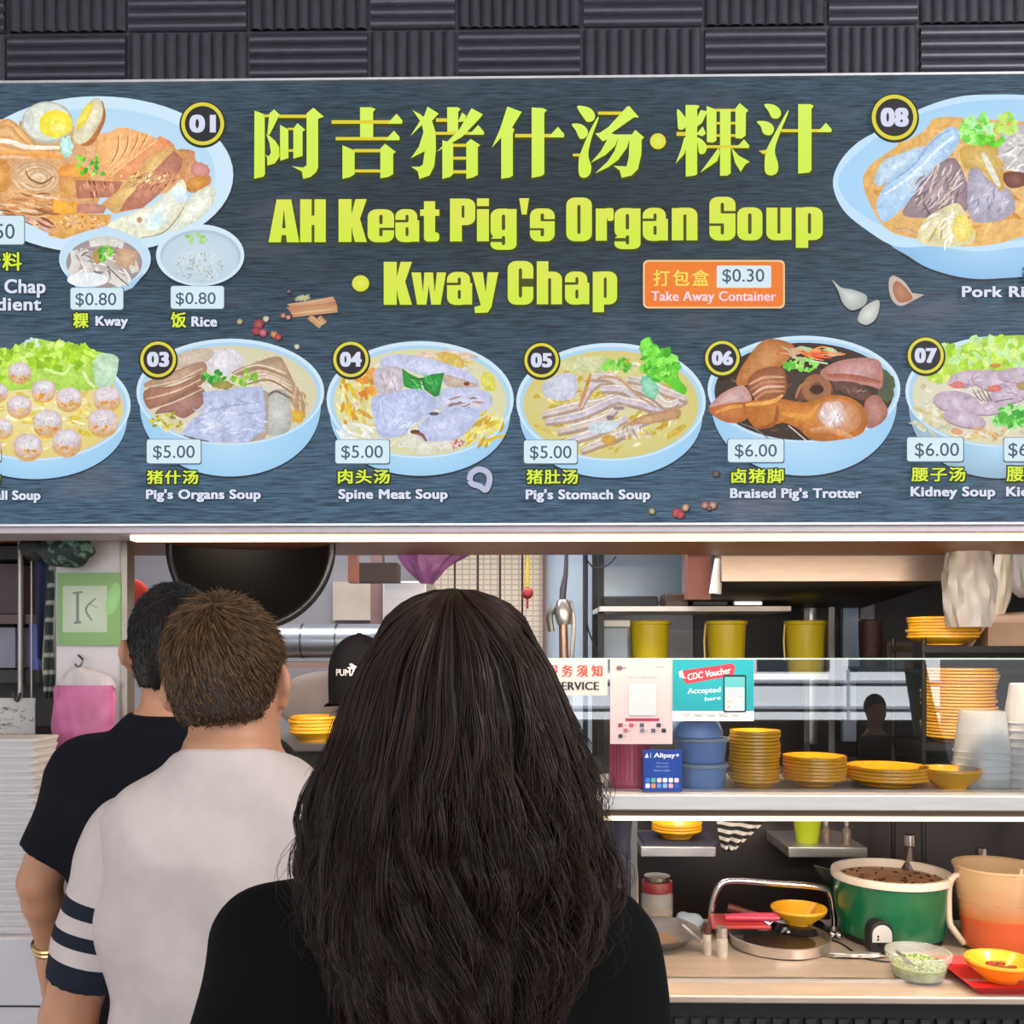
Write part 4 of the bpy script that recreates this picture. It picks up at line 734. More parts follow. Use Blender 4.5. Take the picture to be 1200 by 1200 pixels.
for a, b in ((fr.outputs[0], ad.inputs[0]), (ad.outputs[0], mx.inputs[0]), (tr.outputs[0], mx.inputs[1]), (gl.outputs[0], mx.inputs[2]), (mx.outputs[0], out.inputs[0])): nt.links.new(a, b)
CLR = g
v0, v1 = P(560, 772, GY), P(1330, 772, GY)
mb = MB(); mb.add([(gx0, GY, zs1), (gx1, GY, zs1), (gx1, GY, gz1), (gx0, GY, gz1)], [(0, 1, 2, 3)]); mb.build('glass_panel', CLR, shelf)
MB().box((gx0, GY - .003, gz1 - .002), (gx1, GY + .003, gz1 + .002)).build('glass_edge', M('glass_edge', (150, 168, 164), .2), shelf)

# the warm lamp strip under the signboard
ls = thing('lamp_strip', 'long glowing warm lamp strip under the menu signboard', 'lamp', P(680, 629, 2.19))
a0, a1 = P(154, 634, 2.19), P(1420, 625.5, 2.19)
MB().box((a0.x, 2.18, a0.z), (a1.x, 2.215, a1.z)).build('tube', M('tube_glow', (255, 232, 184), emit=2.6, var=0), ls, bevel=.003)
MB().box((a0.x - .01, 2.175, a1.z), (a1.x, 2.22, a1.z + .006)).build('mount', WHT, ls)

# ------------------------------------------------------------------ yellow ware
def plate_mb(r, h, base=.55, t=.0035, lip=.006):
    return [(0, 0), (r * base, 0), (r * base, .002), (r * base * 1.02, .004), (r * .93, h * .62), (r * .985, h - .0075), (r, h - .0065), (r, h - .001), (r * .995, h), (r - lip, h), (r * .88, h * .75 + t), (r * base, t + .003), (0, t + .003)]
def ware(name, r, h, base, label, cat, loc, group=None, mat=None):
    o = MB().lathe(plate_mb(r, h, base), n=44).build(name, mat or YEL); o.location = loc; return tag(o, label, cat, group)
def stack(name, r, h, base, pitch, n, x, y, Y, word, group, cat, jit=.002, mat=None):
    """n pieces, the lowest standing so that its foot is seen at photo y"""
    p = P(x, y, Y); o0 = None
    for i in range(n):
        k = n - 1 - i
        if o0 is None: o = ware(name, r, h, base, '', cat, p, group, mat); o0 = o
        else: o = o0.copy(); COL.objects.link(o)
        o.location = (p.x + random.uniform(-jit, jit), p.y + random.uniform(-jit, jit), p.z + i * pitch); o.rotation_euler.z = random.uniform(0, 6)
        o['label'] = 'yellow %s, %s in %s' % (cat, nth(k, n), word)
    return p
SZ = zs1
def onshelf(x, Y): p = P(x, 900, Y); return (p.x, Y, SZ)
def sstack(name, r, h, base, pitch, n, x, Y, word, group, cat):
    y = HZ - (SZ - CAMZ) * F / Y; return stack(name, r, h, base, pitch, n, x, y, Y, word, group, cat)
sstack('plate', S(29, 2.39), .020, .72, .0086, 15, 884, 2.39, 'the straight stack beside the blue boxes', 'yellow saucers in the straight stack', 'saucer')
sstack('bowl', S(36, 2.40), .024, .6, .0085, 7, 955, 2.40, 'the short stack beside the saucers', 'yellow bowls in the short stack', 'bowl')
sstack('plate', S(46, 2.40), .024, .6, .0085, 4, 1038, 2.40, 'the low wide stack', 'yellow plates in the low wide stack', 'plate')
b = ware('bowl', S(34, 2.36), .05, .5, 'single flared yellow bowl in front of the clear cups on the shelf', 'bowl', onshelf(1114, 2.36))
# tall stack further back, on a rear rack seen through the glass
rk = thing('wire_rack', 'dark steel rack behind the glass carrying the tall stack of yellow plates', 'rack', (P(1124, 870, 2.95).x, 2.95, 0))
pz = P(1124, 868, 2.95)
MB().box((pz.x - .16, 2.845, pz.z - .02), (pz.x + .3, 3.1, pz.z)).build('rack_shelf', DRK, rk)
for dx in (-.15, .29):
    for dy in (2.855, 3.09): MB().tube([(pz.x + dx, dy, 0), (pz.x + dx, dy, pz.z + .32)], .008, 8).build('rack_post', DRK, rk)
stack('plate', S(40, 2.95), .022, .7, .0098, 22, 1124, 868, 2.95, 'the tall stack at the back', 'yellow plates in the tall stack', 'plate', .006)
MB().box((pz.x - .16, 2.845, P(1100, 757, 2.95).z - .02), (pz.x + .3, 3.1, P(1100, 757, 2.95).z)).build('rack_shelf', DRK, rk)
stack('plate', S(39, 2.95), .03, .55, .0095, 7, 1105, 756, 2.95, 'the stack under the plastic bag', 'yellow plates on the upper rack', 'plate', .004)
# clear cups, foam cups
CUP = M('clear_cup', (232, 234, 236), .25, alpha=.38, var=.02); CUPW = M('foam_white', (212, 206, 206), .6, var=.02)
def cup(name, r0, r1, h, label, loc, mat, group, cat='cup'):
    o = MB().lathe([(0, .002), (r0 * .95, 0), (r0, .002), (r1, h - .004), (r1 + .003, h - .003), (r1 + .003, h), (r1 - .002, h), (r0 - .002, .004), (0, .004)], n=32).build(name, mat); o.location = loc; return tag(o, label, cat, group)
p = onshelf(1151, 2.42); o0 = None
for i in range(6):
    if o0 is None: o0 = o = cup('plastic_cup', S(25, 2.42), S(31, 2.42), .105, '', p, CUP, 'clear cups stacked on the shelf')
    else: o = o0.copy(); COL.objects.link(o)
    o.rotation_euler.x = PI; o.location = (p[0] + random.uniform(-.002, .002), p[1], SZ + .105 + i * .017); o['label'] = 'upturned clear plastic cup, %s in the stack beside the yellow bowl' % nth(5 - i, 6)
p = onshelf(1205, 2.40); o0 = None
for i in range(9):
    if o0 is None: o0 = o = cup('foam_cup', S(20, 2.40), S(26, 2.40), .1, '', p, CUPW, 'white cups at the shelf end')
    else: o = o0.copy(); COL.objects.link(o)
    o.rotation_euler.x = PI; o.location = (p[0], p[1], SZ + .1 + i * .02); o['label'] = 'upturned white foam cup, %s in the stack at the shelf end' % nth(8 - i, 9)

# ------------------------------------------------------------------ notices on the glass
def sheet(name, label, x0, y0, x1, y1, Y, base, fn=None, cat='notice', thick=.0012):
    a, b = P(x0, y0, Y), P(x1, y1, Y); t = thing(name, label, cat, ((a.x + b.x) / 2, Y, b.z))
    MB().box((a.x, Y, b.z), (b.x, Y + thick, a.z)).build('card', M('card_' + name, base, .55, var=.02), t)
    if fn: q = Pt(mpt(Y, .0006), 0, 2e-5); fn(q); q.build('print', PR, t)
    return t
def f_service(q):
    q.tx('服 务 须 知', 640, 706, 779, 793, 'd0483c', 0, 1, None, .5); q.tx('SELF SERVICE', 620, 702, 799, 808.5, '2a2624', 0, 1.05, None, .5)
sheet('service_sign', 'white paper sign reading SERVICE under red characters, on the glass', 612, 772, 712, 815, GY - .004, (206, 198, 194), f_service)
def f_qr(q):
    q.o(650, 760, 4.286)
    q.el(325, 98, 16, 12, '7a5a60'); q.ln([(340, 98), (358, 98)], 5, '9a6a70', None, 0); q.tx('PayNow', 515, 552, 88, 100, 'c87a86'); q.tx('Scan to pay here', 372, 508, 140, 148, '8a8086')
    q.rr(355, 350, 525, 364, 2, 'a83050')
    for i, (x, y) in enumerate([(330, 385), (385, 385), (438, 385), (522, 385), (356, 412), (440, 412), (495, 412), (548, 412), (330, 440)]): q.rr(x - 11, y - 10, x + 11, y + 10, 3, ['8a4a50', 'c05060', '50586a', '3a3a44', 'b06a6a', '7a7480', '5a5a66', '2c2c34', '40404c'][i]); q.ln([(x + 14, y), (x + 30, y)], 4, 'a8969a', None, 0) if i not in (2, 7) else None
    q.rr(372, 180, 508, 335, 4, 'd9cdd0', 'd4c8cc')
sheet('payment_sheet', 'tall pale pink payment sheet with small logos fixed to the glass', 715, 772, 788, 872, GY - .004, (212, 188, 190), f_qr)
def f_cdc(q):
    q.o(650, 760, 4.286)
    q.rr(592, 55, 1000, 312, 3, '1f9aa6', '25a2ac'); q.pg([(640, 110), (890, 75), (905, 90), (900, 130), (885, 138), (665, 178), (648, 165)], 'c83c4c', None, False); q.pg([(622, 118), (640, 108), (650, 140), (662, 150), (628, 145)], 'f0d8d0', None, False)
    v, f = text_tris('CDC Voucher', 0, 1.02); a, b_ = v.min(0), v.max(0); k = (v - a) / (b_ - a)
    for d in (-1.2, 0, 1.2): q.raw([(668 + 215 * u + d, 160 - 36 * u - 33 * w_) for u, w_ in k], f, ['f4e4e4'] * len(v))
    for s_, x0, x1, y0, y1 in (('Accepted', 668, 832, 192, 236), ('here', 755, 833, 236, 264)):
        v, f = text_tris(s_, 0, 1.02); a, b_ = v.min(0), v.max(0); k = (v - a) / (b_ - a)
        for d in (-1.2, 0, 1.2): q.raw([(x0 + (x1 - x0) * u + d, y1 - 8 * u - (y1 - y0 - 8) * w_) for u, w_ in k], f, ['cfe8ea'] * len(v))
    q.rr(846, 132, 962, 320, 10, '1c2c38'); q.rr(853, 142, 955, 312, 5, '5cb0b4'); q.rr(857, 196, 952, 312, 3, 'e4e6e2')
    for i in range(4):
        for j in range(3): q.rr(864 + j * 30, 206 + i * 26, 884 + j * 30, 222 + i * 26, 3, random.choice(['e8b8b0', 'b8d4d8', 'e8d4b8', 'f4f4f0']))
    for i, s_ in enumerate(('CDC', 'RedeemSG', 'Council', 'SG', 'Vouchers')): q.tx(s_, 640 + i * 62, 680 + i * 62, 326, 342, ['b86a60', '6a7a8a', '4a5a6a', '7a6a6a', '5a6a5a'][i])
sheet('voucher_poster', 'turquoise voucher poster with a red ribbon and a phone, on the glass', 788, 772.5, 883.5, 845, GY - .005, (234, 232, 230), f_cdc, 'poster')
def f_ali(q):
    q.o(650, 760, 4.286)
    q.rr(446, 510, 636, 718, 8, '1c3f94', '2348a0'); q.tx('Alipay+', 498, 628, 524, 554, 'f0f0f8', 0, 1, None, 1.2); q.pg([(452, 548), (464, 524), (472, 548)], 'f0f0f8', None, False); q.ln([(482, 524), (482, 550)], 3, 'b8c4e4', None, 0)
    for i, s_ in enumerate(('Scan to pay', 'with your', 'home e-wallet')): q.tx(s_, 540 - 28 - 6 * i, 540 + 32 + 4 * i, 570 + i * 18, 581 + i * 18, '98acd8')
    for i in range(6):
        for j in range(2): q.rr(456 + i * 29, 650 + j * 28, 478 + i * 29, 672 + j * 28, 5, ['4a7ac8', 'e8ecf4', '58b0a0', 'e88a5c', 'f0c8b8', '6a8ad8', 'e4e4f0', '8ab4e4', 'd8e0f0', 'f0a8b4', 'f4d0d4', '3a5ab0'][i * 2 + j])
al = sheet('payment_card', 'small deep blue payment card with white lettering standing before the pink beaker', 753.5, 878.5, 799, 928, GY - .012, (32, 66, 150), f_ali, 'card', .002)

# pink beaker and blue boxes behind the glass
p = onshelf(738, 2.36); r = S(23, 2.36); h = P(738, 870, 2.36).z - SZ
bk = thing('plastic_beaker', 'ribbed pink plastic beaker standing on the shelf under the payment sheet', 'beaker', p)
PNK = M('pink_plastic', (250, 116, 146), .3, alpha=.88, var=.05)
mb = MB().lathe([(0, .004), (r * .95, 0), (r * 1.05, .012), (r * .98, .02), (r, h), (r - .003, h), (r * .93, .02), (0, .01)], p, 36); mb.build('body', PNK, bk)
mb = MB()
for k in range(30): a = 2 * PI * k / 30; mb.tube([(p[0] + r * math.cos(a), p[1] + r * math.sin(a), SZ + .02), (p[0] + r * math.cos(a), p[1] + r * math.sin(a), SZ + h - .005)], .002, 6)
mb.build('ribs', PNK, bk)
BLU = M('blue_plastic', (150, 184, 250), .3, alpha=.95, var=.05); BLUC = M('blue_lid', (196, 216, 240), .3, alpha=.75)
p = P(821, 928, 2.38); rx = S(31, 2.38)
def tub(z, h, label, dx=0):
    t = thing('food_box', label, 'box', (p.x + dx, 2.38, z), 'blue boxes on the shelf')
    MB().lathe([(0, 0), (rx * .86, 0), (rx * .9, .004), (rx * .97, h * .8), (rx * 1.02, h * .82), (rx * .96, h * .8), (rx * .86, .006), (0, .006)], (p.x + dx, 2.38, z), 40).build('body', BLU, t)
    MB().lathe([(rx * 1.03, h * .8), (rx * 1.06, h * .86), (rx * 1.03, h * .96), (rx * .8, h), (0, h), ], (p.x + dx, 2.38, z), 40).build('lid', BLUC, t)
    return t
hh = (P(0, 845, 2.38).z - P(0, 928, 2.38).z) / 2.85
tub(SZ, hh, 'lowest blue plastic food box on the shelf, standing on the steel board'); tub(SZ + hh, hh, 'middle blue food box with a pale lid stacked on another box')
o = MB().lathe([(0, hh * .82), (rx * .5, hh * .8), (rx * .85, hh * .6), (rx * 1.0, hh * .18), (rx * 1.0, 0), (rx * .95, 0), (rx * .8, hh * .55), (0, hh * .76)], (0, 0, 0), 40).build('lid', BLU); o.location = (p.x - .012, 2.38, SZ + 2 * hh); o.name = 'domed_cover'
tag(o, 'domed blue plastic cover on top of the blue boxes', 'lid')
# ------------------------------------------------------------------ things on the counter
def at(x, y, z=CZ): return PZ(x, y, z)
def lathe_thing(mb_prof, c, mat, name, n=40, **k): return MB().lathe(mb_prof, c, n).build(name, mat, **k)
GRN = M('cooker_green', (10, 96, 62), .3, var=.06, coat=.4); CREAM = M('cream_rim', (226, 212, 196), .35)
# rice cooker
c = P(1044, 1112, 2.66); c.z = CZ; R = S(67, 2.66); Hc = P(1044, 1020, 2.66).z - CZ
rc = thing('rice_cooker', 'big green rice cooker with a cream rim, open and full of brown sauce', 'cooker', c)
lathe_thing([(R * .80, .012), (R * .86, .02), (R * .93, Hc * .5), (R * .955, Hc - .018), (R * .93, Hc - .018)], c, GRN, 'body', 56, parent=rc)
lathe_thing([(R * .93, Hc - .022), (R * .99, Hc - .02), (R, Hc - .01), (R * .985, Hc), (R * .91, Hc), (R * .89, Hc - .03), (R * .88, Hc - .06)], c, CREAM, 'rim', 56, parent=rc)
lathe_thing([(R * .75, 0), (R * .82, 0), (R * .82, .014), (R * .75, .014)], c, BLK, 'base', 40, parent=rc)
so = lathe_thing([(0, Hc - .022), (R * .89, Hc - .022), (R * .89, Hc - .05)], c, M('brown_sauce', (150, 106, 76), .5, var=.35, scale=26, bump=.4), 'sauce', 48, parent=rc)
mb = MB()
for _ in range(46):
    a = random.random() * 6.3; rr_ = R * .86 * math.sqrt(random.random()); mb.ball((c.x + rr_ * math.cos(a), c.y + rr_ * math.sin(a), c.z + Hc - .021), (.006 * random.uniform(.5, 1.3), .006, .003), 8, 5)
tag(mb.build('spices', M('dark_spice', (74, 44, 28), .5), rc), kind='stuff')
cp = P(1034, 1092, 2.50); cp.y = c.y - R * .9
def arch(cx, z0, w_, h): return [(cx - w_, z0), (cx + w_, z0)] + [(cx + w_ * math.cos(t), z0 + h - w_ + w_ * math.sin(t)) for t in np.linspace(0, PI, 12)]
pz0, pz1 = P(0, 1118, cp.y).z, P(0, 1074, cp.y).z; pw = S(13.5, cp.y)
pz0 = max(pz0, CZ + .006)
ct = MB().prism(arch(cp.x, pz0, pw, pz1 - pz0), cp.y - .012, cp.y + .03).build('control_box', BLK, rc, bevel=.002)
fz = P(0, 1098, cp.y).z
fp = MB().prism(arch(cp.x, fz, pw * .84, P(0, 1078, cp.y).z - fz), cp.y - .014, cp.y - .011).build('face_plate', M('silver_plate', (196, 190, 186), .4), rc)
mb = MB(); mb.ball((cp.x - pw * .35, cp.y - .014, fz + .008), (.003, .002, .003), 10, 6); mb.ball((cp.x - pw * .35, cp.y - .014, fz + .016), (.003, .002, .003), 10, 6); mb.build('pilot_lights', BLK, rc)
MB().box((cp.x - .006, cp.y - .02, fz - .012), (cp.x + .006, cp.y - .011, fz - .002)).build('switch', DRK, rc)
# pitcher
c = P(1168, 1120, 2.56); c.z = CZ; R = S(47, 2.56); Hc = P(0, 1009, 2.56).z - CZ
pit = thing('pitcher', 'clear plastic pitcher half filled with orange chilli sauce behind the red tray', 'pitcher', c)
PITM = M('pitcher_plastic', (238, 204, 160), .25, alpha=.10, var=.06, scale=6)
lathe_thing([(0, 0), (R * .78, 0), (R * .82, .006), (R * .97, Hc - .012), (R * 1.02, Hc - .006), (R * 1.02, Hc), (R * .94, Hc - .004), (R * .79, .01), (0, .01)], c, PITM, 'jug_body', 48, parent=pit)
nt = PITM.node_tree; tc = nt.nodes.new('ShaderNodeTexCoord'); sp = nt.nodes.new('ShaderNodeSeparateXYZ'); mr = nt.nodes.new('ShaderNodeMapRange')    # the plastic is scratched milky above the sauce
nt.links.new(tc.outputs['Object'], sp.inputs[0]); nt.links.new(sp.outputs[2], mr.inputs[0]); mr.inputs[1].default_value = Hc * .40; mr.inputs[2].default_value = Hc * .62; mr.inputs[3].default_value = .06; mr.inputs[4].default_value = .42; nt.links.new(mr.outputs[0], nt.nodes['Principled BSDF'].inputs['Alpha'])
lathe_thing([(0, .011), (R * .77, .011), (R * .84, Hc * .40), (0, Hc * .40)], c, M('chilli_sauce', (200, 70, 4), .45, var=.15, scale=8), 'sauce', 40, parent=pit)
lathe_thing([(R * .83, Hc * .40), (R * .87, Hc * .58), (R * .86, Hc * .58), (R * .82, Hc * .40)], c, M('sauce_film', (226, 130, 30), .5, alpha=.6, var=.3, scale=9), 'sauce_film', 40, parent=pit)
hx = P(1115, 1060, c.y).x
MB().tube(smooth_loop([(c.x - R * .95, c.y, c.z + Hc * .86), (hx + .01, c.y, c.z + Hc * .86), (hx - .006, c.y, c.z + Hc * .74), (hx - .006, c.y, c.z + Hc * .34), (hx + .006, c.y, c.z + Hc * .22), (c.x - R * .8, c.y, c.z + Hc * .06)], 5, False), .0085, 10).build('handle', M('pitcher_handle', (228, 206, 184), .3, alpha=.85), pit)
MB().tube([(c.x + R * .2, c.y - R * .2, c.z + .03), (c.x + R * .62, c.y, c.z + Hc * .95)], .006, 8).build('spoon_handle', M('spoon_pale', (220, 190, 160), .4), pit)
# clear tub of spring onion
c = P(1076, 1150, 2.33); c.z = CZ; R = S(36, 2.33); Hc = P(0, 1109, 2.33).z - CZ
tubo = thing('plastic_tub', 'small round clear tub of chopped spring onion on the counter edge', 'tub', c)
lathe_thing([(0, 0), (R * .72, 0), (R * .76, .003), (R * .94, Hc - .014), (R, Hc - .012), (R * 1.02, Hc - .004), (R, Hc), (R * .93, Hc), (R * .74, .006), (0, .006)], c, M('tub_plastic', (230, 226, 222), .3, alpha=.28), 'tub_wall', 44, parent=tubo)
lathe_thing([(0, .007), (R * .73, .007), (R * .84, Hc * .5), (R * .6, Hc * .56), (0, Hc * .52)], c, M('spring_onion', (170, 190, 118), .6, var=.35, scale=60, bump=.8), 'chopped_onion', 36, parent=tubo)
for nm_, cl_, sd_ in (('green_bits', (116, 158, 62), 5), ('pale_bits', (214, 222, 176), 6)):
    rs = random.Random(sd_); mb = MB()
    for _ in range(110): a = rs.random() * 6.3; r_ = R * .80 * math.sqrt(rs.random()); mb.box((c.x + r_ * math.cos(a), c.y + r_ * math.sin(a), c.z + Hc * .5), (c.x + r_ * math.cos(a) + rs.uniform(.003, .007), c.y + r_ * math.sin(a) + rs.uniform(.003, .006), c.z + Hc * .5 + rs.uniform(.003, .008)), rs.random() * 3)
    tag(mb.build(nm_, M(nm_, cl_, .6), tubo, smooth=False), kind='stuff')
MB().tube([(c.x - R * .2, c.y - R * .3, c.z + Hc * .5), (c.x - R * .75, c.y - .01, c.z + Hc * 1.02)], .004, 8).build('spoon', STEELD, tubo)
# red tray and its bowl
tr0, tr1 = PZ(1117, 1132, CZ), PZ(1146, 1166, CZ)
ty0, ty1 = CY0 + .012, PZ(1117, 1130, CZ).y
REDT = M('red_tray', (190, 26, 34), .35, var=.06)
xl0, xl1 = P(1143, 1160, ty0).x, P(1118, 1130, ty1).x
tray = thing('serving_tray', 'red plastic tray at the counter edge holding a yellow bowl', 'tray', (1.3, 2.3, CZ))
mb = MB(); xr = 1.48
mb.slab([(xl0 + .012, ty0 + .01), (xr - .012, ty0 + .01), (xr - .012, ty1 - .01), (xl0 + .012, ty1 - .01)], CZ + .001, CZ + .004)
base_ = [(xl0 + .012, ty0 + .01), (xr - .012, ty0 + .01), (xr - .012, ty1 - .01), (xl0 + .012, ty1 - .01)]; topo = [(xl0 - .006, ty0 - .004), (xr + .008, ty0 - .004), (xr + .008, ty1 + .008), (xl0 - .006, ty1 + .008)]
v = [(x, y, CZ + .001) for x, y in base_] + [(x, y, CZ + .02) for x, y in topo] + [(x, y, CZ + .02) for x, y in [(a * .985 + .0195, b) for a, b in topo]] + [(x, y, CZ + .004) for x, y in base_]
mb.add(v, [(i + 4 * k, (i + 1) % 4 + 4 * k, (i + 1) % 4 + 4 * k + 4, i + 4 * k + 4) for k in range(3) for i in range(4)])
mb.build('tray_body', REDT, tray)
bl = P(1172, 1155, 2.31); bl.z = CZ + .005
bt = thing('bowl', 'yellow bowl with a little minced chilli inside, standing on the red tray', 'bowl', bl)
lathe_thing(plate_mb(S(38, 2.31), .05, .5), bl, YEL, 'shell', parent=bt)
mb = MB()
for _ in range(26): a = random.random() * 6.3; r_ = .032 * math.sqrt(random.random()); mb.ball((bl.x + r_ * math.cos(a), bl.y + r_ * math.sin(a), bl.z + .03), (.009, .006, .005), 8, 5)
tag(mb.build('minced_chilli', M('minced_chilli', (150, 62, 26), .5, var=.3, scale=80), bt), kind='stuff')
# steel pot lid / pan, hoop handle, black pan below the yellow bowl
c = P(913, 1104, 2.58); c.z = CZ; R = S(58, 2.58)
pan = thing('steel_pan', 'wide shallow steel pan with a dark bottom under the chrome hoop', 'pan', c)
lathe_thing([(0, 0), (R * .93, 0), (R * .97, .004), (R, .03), (R * .975, .032), (R * .94, .012), (0, .010)], c, STEEL, 'pan_body', 52, parent=pan)
lathe_thing([(0, .0115), (R * .93, .0115)], c, M('pan_brown', (58, 44, 36), .3, .5, var=.25), 'pan_bottom', 44, parent=pan)
k0, k1 = P(834, 1094, 2.74), P(977, 1100, 2.74)
hp = thing('hoop_handle', 'bent chrome tube hoop standing over the pans and the yellow bowl', 'handle', k0)
MB().tube(smooth_loop([(k0.x, 2.74, CZ), (k0.x, 2.74, P(0, 1062, 2.74).z), P(842, 1040, 2.74), P(858, 1032, 2.74), P(905, 1035, 2.74), P(955, 1039, 2.74), P(972, 1046, 2.74), (k1.x, 2.74, P(0, 1070, 2.74).z), (k1.x, 2.74, CZ)], 6, False), .0095, 12).build('hoop_tube', M('chrome', (226, 220, 216), .16, 1.), hp)
for k in (k0, k1): MB().lathe([(0, 0), (.018, 0), (.016, .006), (0, .006)], (k.x, 2.74, CZ), 20).build('foot', STEEL, hp)
c = P(936, 1088, 2.70); c.z = CZ; zb = P(0, 1077, 2.70).z - CZ
bp = thing('black_burner', 'black round burner pot under the yellow bowl behind the steel pan', 'burner', c)
lathe_thing([(0, 0), (.075, 0), (.085, zb * .5), (.07, zb), (0, zb)], c, M('enamel_black', (20, 19, 20), .18), 'burner_body', 36, parent=bp)
for k in range(5): a = 2.6 + k * .5; MB().ball((c.x + .088 * math.cos(a + PI / 2), c.y - .03 - .05 * abs(math.sin(a)), CZ + .014), .011, 12, 8).build('knob', M('knob_chrome', (170, 165, 165), .15, 1.), bp)
b = ware('bowl', S(32, 2.70), .045, .5, 'small yellow bowl standing under the chrome hoop', 'bowl', (c.x, c.y, c.z + zb))
# red plate with tongs
c0, c1 = at(831, 1090), at(905, 1075)
rp_ = thing('red_plate', 'flat red plastic plate behind the two seasoning shakers', 'plate', (P(868, 1080, 2.66).x, 2.66, CZ))
px0, px1 = P(832, 1080, 2.62).x, P(902, 1080, 2.62).x
MB().slab([(px0, 2.60), (px1, 2.60), (px1 - .02, 2.725), (px0 + .015, 2.725)], CZ + .036, CZ + .046).build('plate_body', M('red_dull', (176, 54, 50), .4), rp_, bevel=.003)
MB().box((px0 + .02, 2.63, CZ), (px1 - .03, 2.71, CZ + .036)).build('stand', DRK, rp_)
tg = thing('tongs', 'pair of pink handled kitchen tongs lying on the red plate', 'tongs', (px0 + .08, 2.65, CZ + .047))
for d in (-.010, .010): MB().tube(smooth_loop([(px0 + .05, 2.655 + d * .3, CZ + .054), (px0 + .11, 2.655 + d, CZ + .056), (px0 + .20, 2.66 + d * 1.3, CZ + .054)], 4, False), [.009] * 8 + [.006], 8).build('tong_arm', M('pink_grip', (206, 60, 92), .4), tg)
ld = thing('ladle', 'dark red handled ladle leaning over the red plate', 'ladle', (px0 + .05, 2.72, CZ + .06))
MB().tube([P(853, 1063, 2.735), P(905, 1078, 2.70)], [.012, .008], 10).build('ladle_handle', M('dark_red_grip', (104, 52, 50), .45), ld)
MB().tube([P(905, 1078, 2.70), P(925, 1084, 2.69)], .004, 8).build('ladle_shaft', STEEL, ld)
# shakers
def shaker(x, y, label, capc, wv, h):
    c = at(x, y); t = thing('seasoning_shaker', label, 'shaker', c, 'seasoning shakers')
    MB().lathe([(0, 0), (wv, 0), (wv, h * .62), (wv * .8, h * .68), (0, h * .68)], c, 20).build('glass_body', M('shaker_glass', (200, 186, 172), .2, alpha=.7, var=.2, scale=40), t)
    MB().lathe([(wv * .9, h * .66), (wv * 1.05, h * .68), (wv * 1.05, h), (0, h)], c, 20).build('cap', capc, t)
shaker(829, 1119, 'glass seasoning shaker with a dark brown cap left of the other shaker', M('cap_brown', (74, 40, 36), .4), .011, .085)
shaker(846, 1121, 'glass seasoning shaker with a steel clip lid right of the brown capped one', STEEL, .015, .078)
# basin, cloth, jar, tap at the left of the counter
c = P(762, 1108, 2.60); c.z = CZ; R = S(58, 2.60)
bs = thing('steel_basin', 'steel basin with a brown bottom beside the woman, left on the counter', 'basin', c)
lathe_thing([(0, 0), (R * .6, 0), (R * .97, .036), (R, .038), (R * .95, .036), (R * .58, .006), (0, .006)], c, STEEL, 'basin_body', 48, parent=bs)
lathe_thing([(0, .0075), (R * .57, .0075)], c, M('basin_water', (150, 112, 84), .15), 'basin_bottom', 40, parent=bs)
MB().tube([P(800, 1085, 2.52), P(822, 1103, 2.46)], [.006, .004], 8).build('basin_handle', STEEL, bs)
def crumple(name, c, r, mat, label, cat, seed=0, amp=.18, n=36, m=24, parent=None):
    rs = np.random.default_rng(seed); ph = rs.uniform(0, 6.3, (7, 3)); fq = rs.uniform(1.5, 6, (7, 3)); mb = MB()
    pr = [(math.sin(PI * i / m), -math.cos(PI * i / m)) for i in range(m + 1)]; b = MB().lathe([(max(0, a), h) for a, h in pr], n=n); vs = []
    for x, y, z in b.v:
        d = sum(abs(math.sin(fq[i][0] * x + ph[i][0]) * math.cos(fq[i][1] * y + ph[i][1]) + math.sin(fq[i][2] * z + ph[i][2])) for i in range(7)) / 7 - .7
        k = 1 + amp * d * 2; vs.append((c[0] + x * r[0] * k, c[1] + y * r[1] * k, c[2] + z * r[2] * k))
    o = mb.add(vs, b.f).build(name, mat, parent, origin=c)
    return tag(o, label, cat) if label else o
q0 = at(808, 1090)
crumple('grey_cloth', (q0.x, 2.72, CZ + .022), (.045, .04, .026), M('cloth_bluegrey', (150, 160, 172), .8), 'crumpled blue grey cloth on the counter behind the steel basin', 'cloth', 3)
c = P(770, 1072, 2.77); c.z = CZ; R = S(18, 2.77); h = P(0, 1022, 2.77).z - CZ
jr = thing('glass_jar', 'glass jar with a red lid and yellow grains at the bottom', 'jar', c)
lathe_thing([(0, 0), (R, 0), (R * 1.04, .01), (R * 1.04, h * .6), (R * .9, h * .7), (R * .88, h * .68), (R, .006), (0, .006)], c, M('jar_glass', (206, 200, 196), .12, alpha=.35), 'jar_glass', 32, parent=jr)
lathe_thing([(0, .006), (R * .95, .006), (R * .98, h * .26), (0, h * .28)], c, M('grains', (206, 158, 62), .7, var=.3, scale=60, bump=.6), 'grains', 28, parent=jr)
lathe_thing([(R * .92, h * .66), (R, h * .68), (R, h * .86), (R * .95, h * .88), (0, h * .88)], c, M('lid_red', (140, 48, 48), .4), 'lid', 32, parent=jr)
lathe_thing([(R * .8, h * .88), (R * .85, h * .98), (0, h)], c, STEELD, 'lid_top', 28, parent=jr)
c = P(746, 1082, 2.66); c.z = CZ
tp = thing('tap', 'slim chrome tap with a hooked spout beside the woman', 'tap', c)
MB().tube(smooth_loop([c, (c.x, c.y, P(0, 1030, c.y).z), P(744, 1014, c.y), P(739, 1011, c.y), P(734, 1016, c.y), P(734, 1022, c.y)], 6, False), .0065, 10).build('spout', M('chrome', (226, 220, 216), .16, 1.), tp)
